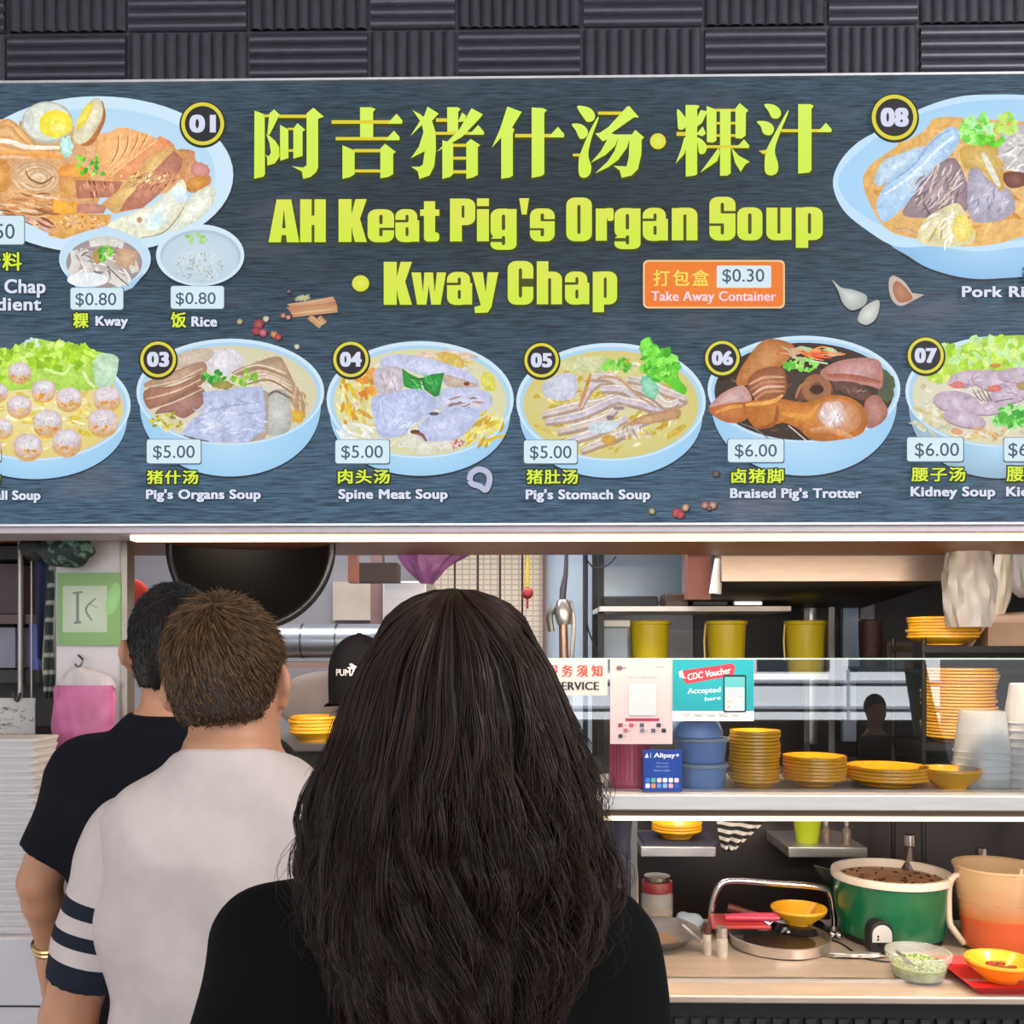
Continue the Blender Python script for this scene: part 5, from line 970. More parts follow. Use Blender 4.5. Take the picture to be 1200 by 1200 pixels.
MB().lathe([(0, 0), (.016, 0), (.013, .012), (0, .012)], c, 20).build('tap_base', STEEL, tp)
# power cord and foil at the cooker's foot
MB().tube(smooth_loop([at(965, 1100), at(985, 1106), at(1010, 1122), at(1030, 1127), at(1050, 1128)], 6, False), .004, 8).build('power_cord', BLK)
tag(bpy.data.objects['power_cord'], 'black power cord lying at the foot of the green rice cooker', 'cord')
a_ = at(1000, 1121)
crumple('foil_sheet', (a_.x, a_.y - .012, CZ + .0085), (.07, .014, .006), M('foil', (214, 204, 196), .3, .8), 'crumpled strip of foil lying in front of the green rice cooker', 'foil', 5, .4)

# ------------------------------------------------------------------ dark back cabinet under the shelf
RX0, RX1 = P(650, 900, 3.2).x, 2.28
rcab = thing('back_cabinet', 'dark steel cabinet at the back under the glass shelf', 'cabinet', (1.2, 3.25, 0))
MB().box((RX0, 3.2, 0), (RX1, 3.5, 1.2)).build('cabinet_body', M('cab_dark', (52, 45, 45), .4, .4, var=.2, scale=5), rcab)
sz = P(0, 996, 2.98).z
for xa, xb in ((750, 838), (922, 1014)):
    s_ = MB().box((P(xa, 0, 2.95).x, 2.93, P(0, 1002, 2.93).z), (P(xb, 0, 2.95).x, 3.2, P(0, 990, 2.93).z)).build('ledge', STEEL, rcab, bevel=.003)
lz = P(0, 990, 2.93).z
mb = MB().box((P(752, 0, 3).x, 2.95, lz), (P(836, 0, 3).x, 3.12, lz + .012)); dt = mb.build('dark_tray', M('tray_navy', (46, 44, 62), .4), origin=(P(790, 0, 3).x, 3.03, lz)); dt.name = 'flat_tray'; tag(dt, 'flat dark tray on the left ledge holding yellow plates', 'tray')
o0 = None
for i in range(3):
    if o0 is None: o = o0 = ware('plate', S(29, 3.03), .03, .6, '', 'plate', (0, 0, 0), 'yellow plates on the left ledge')
    else: o = o0.copy(); COL.objects.link(o)
    o.location = (P(793, 0, 3.03).x, 3.03, lz + .012 + i * .0095); o['label'] = 'yellow plate, %s of three on the dark tray under the shelf' % ('lowest', 'middle', 'topmost')[i]
lc = P(946, 985, 3.02); hl = P(0, 958, 3.02).z - lz
o = MB().lathe([(0, 0), (.034, 0), (.046, hl + .02), (.04, hl + .02), (.03, .004), (0, .004)], (0, 0, 0), 28).build('lime_container', M('lime_plastic', (176, 190, 42), .35)); o.location = (lc.x, 3.02, lz); tag(o, 'lime green plastic container on the right ledge under the shelf', 'container')
for x, lab in ((968, 'small glass spice bottle on the ledge nearest the lime container'), (992, 'small glass spice bottle on the ledge farther from the lime container')):
    t = thing('spice_bottle', lab, 'bottle', (P(x, 0, 3.0).x, 3.0, lz), 'spice bottles on the right ledge')
    MB().lathe([(0, 0), (.014, 0), (.014, .04), (.007, .05), (.007, .055), (0, .055)], t.location, 16).build('bottle_glass', M('bottle_dark', (120, 100, 88), .15, alpha=.8), t)
    MB().lathe([(0, .055), (.009, .055), (.009, .07), (0, .07)], t.location, 14).build('cap', STEEL, t)
for x, y0_, lab in ((1066, 985, 'brown sauce bottle behind the rice cooker'), (1150, 1000, 'chrome topped bottle behind the pitcher')):
    c = P(x, 1060, 2.79); c.z = CZ; h = P(0, y0_ - 10, 2.79).z - CZ
    t = thing('sauce_bottle', lab, 'bottle', c)
    MB().lathe([(0, 0), (.03, 0), (.032, .01), (.032, h * .6), (.014, h * .78), (.012, h * .9), (0, h * .9)], c, 24).build('bottle_body', M('bottle_brown', (70, 44, 34), .2), t)
    MB().lathe([(0, h * .88), (.016, h * .88), (.016, h), (0, h)], c, 20).build('cap', M('chrome', (226, 220, 216), .16, 1.), t)
# striped and blue cloths hanging below the shelf
sm_ = bpy.data.materials.new('striped_cloth'); sm_.use_nodes = True; nt = sm_.node_tree; b = nt.nodes['Principled BSDF']; wv = nt.nodes.new('ShaderNodeTexWave'); wv.bands_direction = 'Z'; wv.inputs['Scale'].default_value = 15; cr = nt.nodes.new('ShaderNodeValToRGB'); cr.color_ramp.interpolation = 'CONSTANT'; cr.color_ramp.elements[0].color = (.02, .018, .02, 1); cr.color_ramp.elements[1].color = (.7, .66, .64, 1); cr.color_ramp.elements[1].position = .55
tc = nt.nodes.new('ShaderNodeTexCoord'); mp = nt.nodes.new('ShaderNodeMapping'); mp.inputs['Rotation'].default_value = (0, math.radians(-6), 0); nt.links.new(tc.outputs['Object'], mp.inputs[0]); nt.links.new(mp.outputs[0], wv.inputs[0]); nt.links.new(wv.outputs[1], cr.inputs[0]); nt.links.new(cr.outputs[0], b.inputs['Base Color']); b.inputs['Roughness'].default_value = .8
def cloth(name, label, outline, Y, mat, cat='cloth', wav=.012, nx=22, nz=16, thick=.003):
    """outline: left edge and right edge polylines from top to bottom (photo x, y)"""
    L, R_ = outline; mb = MB()
    def ed(E, t):
        k = t * (len(E) - 1); i = min(int(k), len(E) - 2); f = k - i; return (E[i][0] + (E[i + 1][0] - E[i][0]) * f, E[i][1] + (E[i + 1][1] - E[i][1]) * f)
    def fn(u, v):
        a, b_ = ed(L, v), ed(R_, v); p = P(a[0] + (b_[0] - a[0]) * u, a[1] + (b_[1] - a[1]) * u, Y); p.y += wav * math.sin(u * 14 + 2 * v) * (.3 + v); return p
    o = mb.grid(fn, nx, nz).build(name, mat, None, solid=thick, origin=P(L[0][0], L[0][1], Y)); return tag(o, label, cat) if label else o
cloth('striped_cloth', 'black and white striped cloth hanging below the glass shelf', ([(838, 950), (842, 975), (848, 998)], [(912, 950), (885, 975), (858, 998)]), 2.56, sm_)
cloth('blue_cloth', 'dark blue cloth hanging below the shelf beside the woman', ([(690, 952), (694, 1000), (700, 1050)], [(742, 952), (738, 1000), (736, 1060)]), 2.55, M('cloth_navy', (40, 42, 66), .85, sheen=.3))
br = thing('steel_bracket', 'angled steel bracket sticking out left of the rice cooker', 'bracket', P(965, 1030, 2.8))
MB().prism([(P(x, y, 2.8).x, P(x, y, 2.8).z) for x, y in ((954, 1014), (985, 1022), (990, 1040), (966, 1032))], 2.8, 2.806).build('bracket_plate', STEELD, br)
MB().box((P(978, 0, 2.8).x, 2.806, CZ), (P(988, 0, 2.8).x, 2.82, P(0, 1030, 2.8).z)).build('bracket_leg', STEELD, br)

# ------------------------------------------------------------------ rack with buckets behind the glass
ZB = P(0, 790, 3.45).z; ZT = P(0, 711, 3.45).z
xa, xb = P(703, 0, 3.45).x, P(985, 0, 3.45).x
sr = thing('steel_rack', 'steel rack carrying yellow buckets and knife trays behind the glass', 'rack', ((xa + xb) / 2, 3.65, 0))
MB().box((xa, 3.52, ZB - .02), (xb, 3.85, ZB)).build('rack_shelf', STEEL, sr)
MB().box((xa, 3.45, ZT - .018), (P(927, 0, 3.45).x, 3.85, ZT)).build('rack_shelf', M('shelf_cream', (226, 216, 208), .4), sr)
for x in (xa + .01, xb - .01):
    for y in (3.53, 3.84): MB().box((x - .011, y - .011, 0), (x + .011, y + .011, ZT + (.35 if x < .5 else 0))).build('rack_post', BLK if x < .5 else STEELD, sr)
BKT = M('bucket_yellow', (214, 190, 30), .4, var=.04)
lab = ('leftmost of the three yellow buckets on the steel rack, beside a pale box', 'middle one of the three yellow buckets on the steel rack', 'rightmost of the three yellow buckets, next to the dark corner')
for i, x in enumerate((761, 851, 944)):
    c = P(x, 0, 3.62); c.z = ZB; r = S(23, 3.62); h = P(0, 728, 3.62).z - ZB
    t = thing('bucket', lab[i], 'bucket', c, 'yellow buckets on the rack')
    MB().lathe([(0, 0), (r * .86, 0), (r * .88, .004), (r * .98, h - .016), (r * 1.06, h - .014), (r * 1.08, h - .003), (r * 1.04, h), (r * .96, h - .002), (r * .85, .006), (0, .006)], c, 40).build('bucket_body', BKT, t)
    MB().tube([(c.x - r * 1.05, c.y, c.z + h - .012), (c.x - r * 1.14, c.y - .01, c.z + h * .6), (c.x - r * 1.12, c.y - .02, c.z + h * .25)], .004, 6).build('handle', M('bucket_handle', (222, 196, 110), .4), t)
c = P(720, 0, 3.6); w_ = S(15, 3.6)
t = thing('clear_box', 'pale clear plastic box with a white lid left of the first yellow bucket', 'box', (c.x, 3.6, ZB))
MB().box((c.x - w_, 3.55, ZB), (c.x + w_, 3.68, P(0, 735, 3.55).z)).build('box_body', M('box_pale', (150, 164, 178), .3, alpha=.85), t, bevel=.006)
MB().box((c.x - w_ * 1.1, 3.54, P(0, 735, 3.55).z), (c.x + w_ * 1.1, 3.69, P(0, 727, 3.55).z)).build('lid', WHT, t, bevel=.004)
for x0, x1, y, m, nm, lb in ((706, 770, 699, BLK, 'knife_tray', 'long black knife tray on the rack over the first yellow bucket'), (778, 806, 696, M('tray_brown', (70, 52, 42), .5), 'knife_tray', 'short brown tray on the rack right of the black knife tray'), (810, 852, 702, DRK, 'baking_tin', 'dark baking tin on the rack over the middle bucket'), (857, 892, 700, STEEL, 'steel_tin', 'bright steel tin at the right end of the upper rack shelf')):
    a, b_ = P(x0, y, 3.5), P(x1, y, 3.5)
    o = MB().box((a.x, 3.47, ZT), (b_.x, 3.62, a.z)).build(nm, m, None, bevel=.006, origin=((a.x + b_.x) / 2, 3.54, ZT)); tag(o, lb, 'tray')
# walls and panels seen behind
struct('wall_panel', MB().box((P(640, 0, 3.95).x, 3.95, 0), (P(706, 0, 3.95).x, 4.2, 2.6)), M('panel_blue', (188, 204, 220), .5, var=.03), smooth=False)
struct('wall_steel', MB().box((P(706, 0, 4.1).x, 4.1, P(0, 705, 4.1).z), (P(812, 0, 4.1).x, 4.2, 2.6)), M('steel_blue', (176, 192, 208), .3, .7, var=.12, scale=4), smooth=False)
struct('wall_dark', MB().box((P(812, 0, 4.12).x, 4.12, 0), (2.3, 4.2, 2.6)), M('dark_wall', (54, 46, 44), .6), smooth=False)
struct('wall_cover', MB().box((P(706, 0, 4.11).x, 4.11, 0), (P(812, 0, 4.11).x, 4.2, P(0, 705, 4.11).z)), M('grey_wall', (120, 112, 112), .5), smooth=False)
# barred cream tiled window bay
tl = bpy.data.materials.new('cream_tile'); tl.use_nodes = True; nt = tl.node_tree; b = nt.nodes['Principled BSDF']; bk_ = nt.nodes.new('ShaderNodeTexBrick'); bk_.offset = 0; bk_.inputs['Color1'].default_value = (*lin((232, 216, 192)), 1); bk_.inputs['Color2'].default_value = (*lin((226, 208, 184)), 1); bk_.inputs['Mortar'].default_value = (*lin((190, 172, 160)), 1); bk_.inputs['Scale'].default_value = 1; bk_.inputs['Mortar Size'].default_value = .003; bk_.inputs['Brick Width'].default_value = .03; bk_.inputs['Row Height'].default_value = .022
tc = nt.nodes.new('ShaderNodeTexCoord'); sp = nt.nodes.new('ShaderNodeSeparateXYZ'); cb = nt.nodes.new('ShaderNodeCombineXYZ'); nt.links.new(tc.outputs['Object'], sp.inputs[0]); nt.links.new(sp.outputs[0], cb.inputs[0]); nt.links.new(sp.outputs[2], cb.inputs[1]); nt.links.new(cb.outputs[0], bk_.inputs[0]); nt.links.new(bk_.outputs[0], b.inputs['Base Color']); b.inputs['Roughness'].default_value = .35
struct('wall_tiled', MB().box((P(495, 0, 3.98).x, 3.98, 0), (P(636, 0, 3.98).x, 4.2, 2.6)), tl, smooth=False)
struct('trim_5', MB().box((P(636, 0, 3.9).x, 3.9, 0), (P(640, 0, 3.9).x, 4.2, 2.6)), M('trim_brown', (120, 84, 76), .5), smooth=False)
gr = thing('window_grille', 'thin dark metal bars standing before the cream tiled wall', 'grille', (P(570, 0, 3.9).x, 3.9, 0))
for x in (506, 533, 560, 586, 612): MB().tube([(P(x, 0, 3.9).x, 3.9, 1.3), (P(x, 0, 3.9).x, 3.9, 2.4)], .0045, 8).build('bar', M('bar_dark', (84, 66, 60), .4, .6), gr)
for z in (1.32, 2.38): MB().tube([(P(500, 0, 3.9).x, 3.9, z), (P(632, 0, 3.9).x, 3.9, z)], .008, 8).build('rail', M('bar_dark', (84, 66, 60), .4, .6), gr)
# red charm on a yellow cord
c = P(618, 695, 3.3)
ch = thing('hanging_charm', 'round red charm hanging on a yellow cord above the woman', 'charm', c)
MB().ball(c, (S(7, 3.3), .012, S(7, 3.3)), 20, 12).build('charm_body', M('charm_red', (150, 40, 44), .4, var=.3, scale=60), ch)
MB().tube([(c.x, c.y, c.z + .02), (c.x, c.y, c.z + .06), (c.x + .003, c.y, 1.99), (c.x, 3.3, 2.722)], [.006, .008, .004, .004], 8).build('cord', M('cord_yellow', (206, 176, 70), .6), ch)
MB().tube([(c.x, c.y, c.z - .018), (c.x, c.y, c.z - .055)], .004, 6).build('tassel', M('charm_red', (150, 40, 44), .4), ch)
struct('ceiling_stall', MB().box((-2.3, 2.9, 2.72), (2.3, 4.2, 2.76)), M('stall_ceiling', (190, 186, 186), .7), smooth=False)
# spray hose tap and dark poles
c = P(660, 720, 3.3)
sp_ = thing('spray_tap', 'chrome spray hose tap hanging behind the woman in front of the blue panel', 'tap', c)
MB().tube([P(664, 640, 3.3), P(663, 672, 3.3), P(660, 690, 3.3), P(659, 705, 3.3)], [.006, .008, .012, .012], 10).build('hose', M('hose_dark', (70, 66, 74), .4), sp_)
MB().tube([P(659, 703, 3.3), P(660, 716, 3.3), P(661, 732, 3.3)], [.018, .034, .024], 16).build('spray_head', STEEL, sp_)
MB().tube(smooth_loop([P(668, 704, 3.31), P(672, 730, 3.31), P(670, 775, 3.31), P(668, 830, 3.31)], 5, False), .008, 8).build('lever', STEEL, sp_)
MB().tube([P(660, 730, 3.3), P(661, 772, 3.3), P(661, 830, 3.3), (P(661, 0, 3.3).x, 3.3, 1.2)], [.016, .018, .018, .018], 12).build('pipe', M('pipe_copper', (150, 120, 104), .3, .8), sp_)
MB().tube(smooth_loop([P(650, 712, 3.29), P(644, 722, 3.29), P(646, 740, 3.29)], 4, False), .012, 8).build('side_grip', STEELD, sp_)
po = thing('dark_pole', 'thin dark upright pole with a loose black cable before the blue panel', 'pole', P(685, 772, 3.4))
MB().tube([(P(686, 0, 3.35).x, 3.35, 1.2), (P(686, 0, 3.35).x, 3.35, 2.72)], .009, 8).build('pole_tube', M('pole_dark', (36, 36, 50), .4), po)
MB().tube(smooth_loop([P(687, 655, 3.34), P(697, 666, 3.34), P(712, 662, 3.34), P(722, 652, 3.34)], 5, False), .003, 6).build('cable', BLK, po)
MB().tube(smooth_loop([P(686, 715, 3.34), P(690, 740, 3.34), P(700, 765, 3.34), P(703, 790, 3.34)], 5, False), .003, 6).build('cable', BLK, po)
# brown post, hood
post = MB().box((P(806, 0, 3.05).x, 3.05, P(0, 703, 3.05).z), (P(833, 0, 3.05).x, 3.12, 2.72)).build('trim_6', M('post_redbrown', (134, 78, 66), .5)); tag(post, kind='structure')
hd = thing('range_hood', 'wide stainless steel range hood under the right half of the signboard', 'hood', (P(975, 0, 2.95).x, 3.3, 1.8))
hz = P(0, 682, 2.95).z; hx0, hx1 = P(846, 0, 2.95).x, P(1108, 0, 2.95).x
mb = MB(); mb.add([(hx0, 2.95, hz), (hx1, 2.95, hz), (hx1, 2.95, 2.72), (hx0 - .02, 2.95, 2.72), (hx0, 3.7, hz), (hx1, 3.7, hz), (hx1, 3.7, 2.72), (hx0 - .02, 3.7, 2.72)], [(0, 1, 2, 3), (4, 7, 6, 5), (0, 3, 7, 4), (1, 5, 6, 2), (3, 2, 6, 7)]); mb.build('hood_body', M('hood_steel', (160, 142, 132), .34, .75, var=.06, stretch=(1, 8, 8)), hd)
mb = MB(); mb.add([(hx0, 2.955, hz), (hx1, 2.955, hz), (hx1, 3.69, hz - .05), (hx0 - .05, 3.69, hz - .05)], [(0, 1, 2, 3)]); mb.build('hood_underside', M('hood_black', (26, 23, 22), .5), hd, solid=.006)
mb = MB().tube([P(842, 655, 2.98), P(838, 696, 2.98)], [.012, .02], 12); o = mb.build('white_funnel', WHT, None, origin=P(840, 696, 2.98)); tag(o, 'slim white funnel hanging beside the brown post left of the hood', 'funnel')
# things in the dark corner below the hood
def simple(name, label, cat, mb, mat, org, **k): return tag(mb.build(name, mat, None, origin=org, **k), label, cat)
c = P(952, 0, 3.95); simple('steel_pipe', 'bright steel exhaust pipe behind the rightmost yellow bucket', 'pipe', MB().tube([(c.x, 3.98, 1.2), (c.x, 3.98, 2.72)], .03, 16), STEEL, (c.x, 3.95, 1.2))
x0, x1 = P(989, 0, 4.05).x, P(1009, 0, 4.05).x; simple('pale_light_panel', 'narrow panel coloured pale blue as window light in the dark corner under the hood', 'board', MB().box((x0, 4.06, 1.2), (x1, 4.09, P(0, 696, 4.05).z)), M('window_light_blue', (176, 186, 206), .5), (x0, 4.05, 1.2))  # window light at the back, put into the panel's pale blue colour
x0, x1 = P(1012, 0, 4.0).x, P(1031, 0, 4.0).x; simple('tiled_board', 'small pale tiled board right of the window light panel', 'board', MB().box((x0, 4.06, P(0, 726, 4.05).z), (x1, 4.09, P(0, 690, 4.05).z)), M('board_grey', (146, 140, 142), .5, var=.2, scale=40), (x0, 4.05, 1.7))
c = P(1020, 770, 3.75); r = S(13, 3.75); cz0 = P(0, 782, 3.75).z
ds = thing('back_shelf', 'dark shelf in the corner under the hood holding a brown basket', 'shelf', (P(1050, 0, 3.75).x, 3.8, cz0)); MB().box((P(992, 0, 3.75).x, 3.6, cz0 - .02), (2.28, 4.1, cz0)).build('shelf_board', DRK, ds)
MB().box((P(992, 0, 3.75).x, 3.62, 0), (P(992, 0, 3.75).x + .02, 3.64, cz0 - .02)).build('shelf_leg', DRK, ds)
simple('wicker_basket', 'dark brown basket on the dark shelf under the hood', 'basket', MB().lathe([(0, 0), (r * .9, 0), (r, .1), (r * 1.02, P(0, 728, 3.75).z - cz0), (r * .9, P(0, 728, 3.75).z - cz0), (r * .85, .01), (0, .01)], (c.x, 3.75, cz0), 28), M('basket_brown', (70, 40, 32), .6, var=.3, scale=60), (c.x, 3.75, cz0))
c = P(1050, 0, 3.7); simple('dark_box', 'small dark box with a white front square beside the brown basket', 'box', MB().box((c.x - .05, 3.66, cz0), (c.x + .05, 3.76, P(0, 752, 3.66).z)), M('box_dark', (84, 64, 60), .5), (c.x, 3.7, cz0))
# hanging plastic bags, cardboard box
def bag(name, label, pts, Y, depth, mat, seed=1, amp=.06):
    """soft bag: outline rings from top to bottom given as (photo y, left x, right x)"""
    rs = np.random.default_rng(seed); ph = rs.uniform(0, 6.3, 8); mb = MB(); n = 40; vs = []; m = len(pts) * 4
    ys = [a[0] for a in pts]
    def itp(t, k): return np.interp(t, ys, [a[k] for a in pts])
    rows_ = np.linspace(ys[0], ys[-1], m)
    for j, y in enumerate(rows_):
        l, r = itp(y, 1), itp(y, 2); cx, hw = (l + r) / 2, (r - l) / 2
        for k in range(n):
            a = 2 * PI * k / n; q_ = 1 + amp * (math.sin(7 * a + ph[0] + y * .05) + .7 * math.sin(13 * a + ph[1] - y * .09) + .5 * math.sin(3 * a + ph[2] + y * .16))
            p = P(cx + hw * q_ * math.cos(a), y, Y); p.y += depth * min(1, hw / 18) * q_ * math.sin(a); vs.append(p)
    fs = [(j * n + k, j * n + (k + 1) % n, (j + 1) * n + (k + 1) % n, (j + 1) * n + k) for j in range(m - 1) for k in range(n)] + [tuple(range(n)), tuple((m - 1) * n + k for k in range(n))]
    mb.add(vs, fs); return tag(mb.build(name, mat, None, origin=P((pts[0][1] + pts[0][2]) / 2, ys[0], Y)), label, 'bag')
BAG = M('bag_clear', (206, 200, 196), .3, alpha=.72, var=.15, scale=14)
bag('plastic_bag', 'big pale plastic bag hanging right of the steel hood', [(628, 1118, 1150), (640, 1112, 1160), (680, 1106, 1165), (715, 1106, 1164), (735, 1112, 1158)], 2.80, .05, BAG, 4)
bag('plastic_bag', 'pale yellowish plastic bag hanging at the right edge behind the big pale bag', [(628, 1170, 1186), (660, 1166, 1186), (700, 1158, 1184), (722, 1160, 1176)], 2.95, .04, M('bag_cream', (226, 212, 190), .35, alpha=.85), 6)
bag('plastic_bag', 'white plastic bag bundle at the far right edge under the signboard', [(628, 1188, 1240), (660, 1186, 1244), (690, 1187, 1240), (700, 1196, 1230)], 3.0, .05, M('bag_white', (216, 208, 210), .4), 8)
bx0, bz0 = P(1126, 770, 2.9), P(1126, 758, 2.9)
cb_ = thing('cardboard_box', 'open brown cardboard box on the rack at the right edge', 'box', (P(1175, 0, 2.95).x, 2.95, bz0.z))
CRD = M('cardboard', (176, 142, 116), .7, var=.1)
xa_, xb_ = P(1158, 0, 2.9).x, pz.x + .29
zt_ = P(0, 727, 2.9).z; zk_ = P(1100, 757, 2.95).z
MB().box((xa_, 2.9, zk_), (xb_, 3.06, zt_ - .01)).build('box_body', CRD, cb_)
mb = MB().add([(xa_, 2.9, zt_ - .01), (xa_, 3.06, zt_ - .01), (xa_ - .05, 3.05, zt_ - .08), (xa_ - .05, 2.9, zt_ - .08)], [(0, 1, 2, 3)]); mb.build('flap', CRD, cb_, solid=.003)
mb = MB().add([(xa_, 2.9, zt_ - .01), (xb_, 2.9, zt_ - .01), (xb_, 2.94, zt_ + .03), (xa_ + .01, 2.94, zt_ + .02)], [(0, 1, 2, 3)]); mb.build('flap', CRD, cb_, solid=.003)

# ------------------------------------------------------------------ left half of the stall
# big black wok hanging under the signboard
c = P(316, 648, 2.75); R = S(92, 2.75)
wk = thing('wok', 'huge black wok hanging below the signboard above the man in white', 'wok', c)
MB().lathe([(0, .0)] + [(R * math.sin(t), .14 * (1 - math.cos(t)) / (1 - math.cos(1.2)) * 1.0) for t in np.linspace(.1, 1.2, 10)], (c.x, c.y - .05, c.z), 64, axis='y').build('pan_shell', M('wok_black', (16, 14, 14), .5, .2, var=.2), wk)
o = wk.children[0]
MB().tube([(c.x + R * .97 * math.cos(t), c.y - .19, c.z + R * .97 * math.sin(t)) for t in np.linspace(0, 2 * PI, 64, endpoint=False)], .011, 10, closed=True).build('rim', M('wok_rim', (44, 44, 50), .3, .5), wk)
MB().tube([(c.x, c.y, c.z + R * .9), (c.x, c.y, 2.72)], .006, 8).build('hook', STEELD, wk)
# beam, duct, panels
x0, x1 = P(375, 0, 3.9).x, P(436, 0, 3.9).x; simple('cream_board', 'bright cream board on the back wall right of the black wok', 'board', MB().box((x0, 4.16, P(0, 727, 4.16).z), (x1, 4.2, P(0, 682, 4.16).z)), M('cream_board', (226, 208, 190), .6), (x0, 4.18, 1.7))
x0, x1 = P(434, 0, 3.6).x, P(448, 0, 3.6).x; tag(MB().box((x0, 3.6, 0), (x1, 3.66, 2.72)).build('trim_7', M('post_mauve', (126, 96, 94), .5)), kind='structure')
x0, x1 = P(448, 0, 3.55).x, P(500, 0, 3.55).x; simple('fridge', 'tall pale steel fridge side behind the woman', 'fridge', MB().box((x0, 3.55, 0), (x1, 3.95, P(0, 681, 3.55).z)), M('fridge_steel', (190, 184, 186), .35, .5, var=.05, stretch=(1, 1, 4)), ((x0 + x1) / 2, 3.7, 0), bevel=.006)
a, b_ = P(330, 751, 3.45), P(446, 751, 3.45)
du = thing('steel_duct', 'horizontal round steel duct behind the man in white', 'duct', (a + b_) / 2)
MB().tube([(a.x - .8, 3.45, a.z), (b_.x, 3.45, a.z)], S(20, 3.45), 28).build('duct_tube', M('duct_steel', (176, 180, 188), .32, .7, var=.06), du)
for x in (355, 395): MB().tube([(P(x, 0, 3.45).x, 3.45, a.z), (P(x, 0, 3.45).x + .006, 3.45, a.z)], S(20.8, 3.45), 28).build('seam', STEELD, du)
MB().box((a.x - .8, 3.40, P(0, 776, 3.4).z - .02), (b_.x + .02, 3.6, P(0, 776, 3.4).z)).build('duct_shelf', M('duct_shelf', (150, 120, 108), .5), du)
x0, x1 = P(395, 0, 3.0).x, P(455, 0, 3.0).x; simple('beam_board', 'dark brown board under the signboard right of the wok', 'board', MB().box((x0, 3.2, P(0, 682, 3.2).z), (x1, 3.3, P(0, 660, 3.2).z)), M('board_dark', (66, 50, 44), .6), (x0, 3.2, 1.85))
x0, x1 = P(411, 0, 3.15).x, P(421, 0, 3.15).x; tag(MB().box((x0, 3.1, P(0, 683, 3.1).z), (x1, 3.15, 2.72)).build('trim_8', M('post_rust', (150, 96, 76), .5)), kind='structure')
# purple bags
bag('purple_bag', 'crumpled purple plastic bag hanging right of the wok', [(634, 470, 560), (648, 466, 548), (660, 474, 530), (672, 482, 518), (684, 494, 508)], 2.9, .05, M('bag_purple', (150, 96, 158), .4, alpha=.95, var=.2, scale=20), 11, .09)
# red lid on the wall, steel cabinet, plates and grey sack
c = P(152, 702, 2.9); simple('red_dish', 'round red plastic dish hung behind the man in the dark shirt', 'dish', MB().lathe([(0, .012), (S(20, 2.9), .012), (S(24, 2.9), .006), (S(24.5, 2.9), 0), (0, 0)], (c.x, c.y, c.z), 36, axis='y'), M('lid_bright_red', (196, 60, 44), .4), (c.x, c.y, c.z))
cz_ = P(0, 866, 2.62).z
cx0, cx1 = P(155, 0, 2.62).x, P(478, 0, 2.62).x
sc_ = thing('steel_cabinet', 'steel cabinet behind the queue with yellow plates and a grey sack on top', 'cabinet', ((cx0 + cx1) / 2, 2.75, 0))
MB().box((cx0, 2.52, .1), (cx1, 2.86, cz_ - .02)).build('cabinet_body', STEELD, sc_); MB().box((cx0 - .01, 2.50, cz_ - .02), (cx1 + .01, 2.88, cz_)).build('cabinet_top', STEEL, sc_); MB().box((cx0 + .03, 2.56, 0), (cx1 - .03, 2.84, .1)).build('plinth', BLK, sc_)
p = P(367, 0, 2.60); o0 = None
for i in range(5):
    if o0 is None: o = o0 = ware('plate', S(28, 2.60), .03, .6, '', 'plate', (0, 0, 0), 'yellow plates beside the man in white')
    else: o = o0.copy(); COL.objects.link(o)
    o.location = (p.x + random.uniform(-.003, .003), 2.60, cz_ + i * .0095); o['label'] = 'yellow plate, %s in the stack right of the man in white' % nth(4 - i, 5)
SACK = M('sack_grey', (150, 138, 138), .7, var=.12, scale=10)
zk = P(0, 786, 2.81).z
crumple('grey_sack', (P(388, 0, 2.81).x, 2.81, cz_ + (zk - cz_) * .5), (S(64, 2.81), .045, (zk - cz_) * .5), SACK, 'slumped grey plastic sack on the steel cabinet behind the black cap', 'sack', 9, .10)
# the black cap
cc = P(421, 824, 2.64); cw, chh = S(36, 2.64), P(0, 743, 2.64).z - cc.z
crumple('folded_cloth', (cc.x, cc.y + .01, cz_ + (cc.z - cz_) * .5 - .006), (cw * 1.1, cw * .95, (cc.z - cz_) * .5), M('cloth_grey', (132, 122, 122), .85, var=.12), 'grey folded cloth on the steel cabinet carrying the black cap', 'cloth', 19, .05)
cap_ = thing('baseball_cap', 'black cap with a white brand mark lying on a grey cloth beside the woman', 'cap', cc)
CAPM = M('cap_black', (20, 19, 25), .85, spec=.2, var=.1, scale=60)
prof = [(0, chh)] + [(cw * math.cos(t), chh * (.45 + .55 * math.sin(t))) for t in np.linspace(1.45, 0, 9)] + [(cw * 1.0, chh * .2), (cw * .985, 0), (cw * .95, 0), (cw * .95, chh * .3), (0, chh * .9)]
MB().lathe(prof, cc, 44).build('crown', CAPM, cap_)
MB().ball((cc.x, cc.y, cc.z + chh), (.008, .008, .004), 12, 6).build('button', CAPM, cap_)
mb = MB().grid(lambda u, v: (cc.x + cw * (.95 + .65 * v) * math.cos(.55 + 2.04 * u), cc.y + cw * (.95 + .75 * v) * math.sin(.55 + 2.04 * u), cc.z + .004 - .018 * v * v), 20, 6); mb.build('visor', CAPM, cap_, solid=.003)
def capmap(x, y, lift):
    p = P(x, y, cc.y); dx = (p.x - cc.x) / (cw * 1.0); p.y = cc.y - math.sqrt(max(0.0, 1 - dx * dx)) * cw * (1.0 if y > 788 else math.sqrt(max(.05, 1 - ((788 - y) / 50) ** 2))) - .0025 - lift; return p
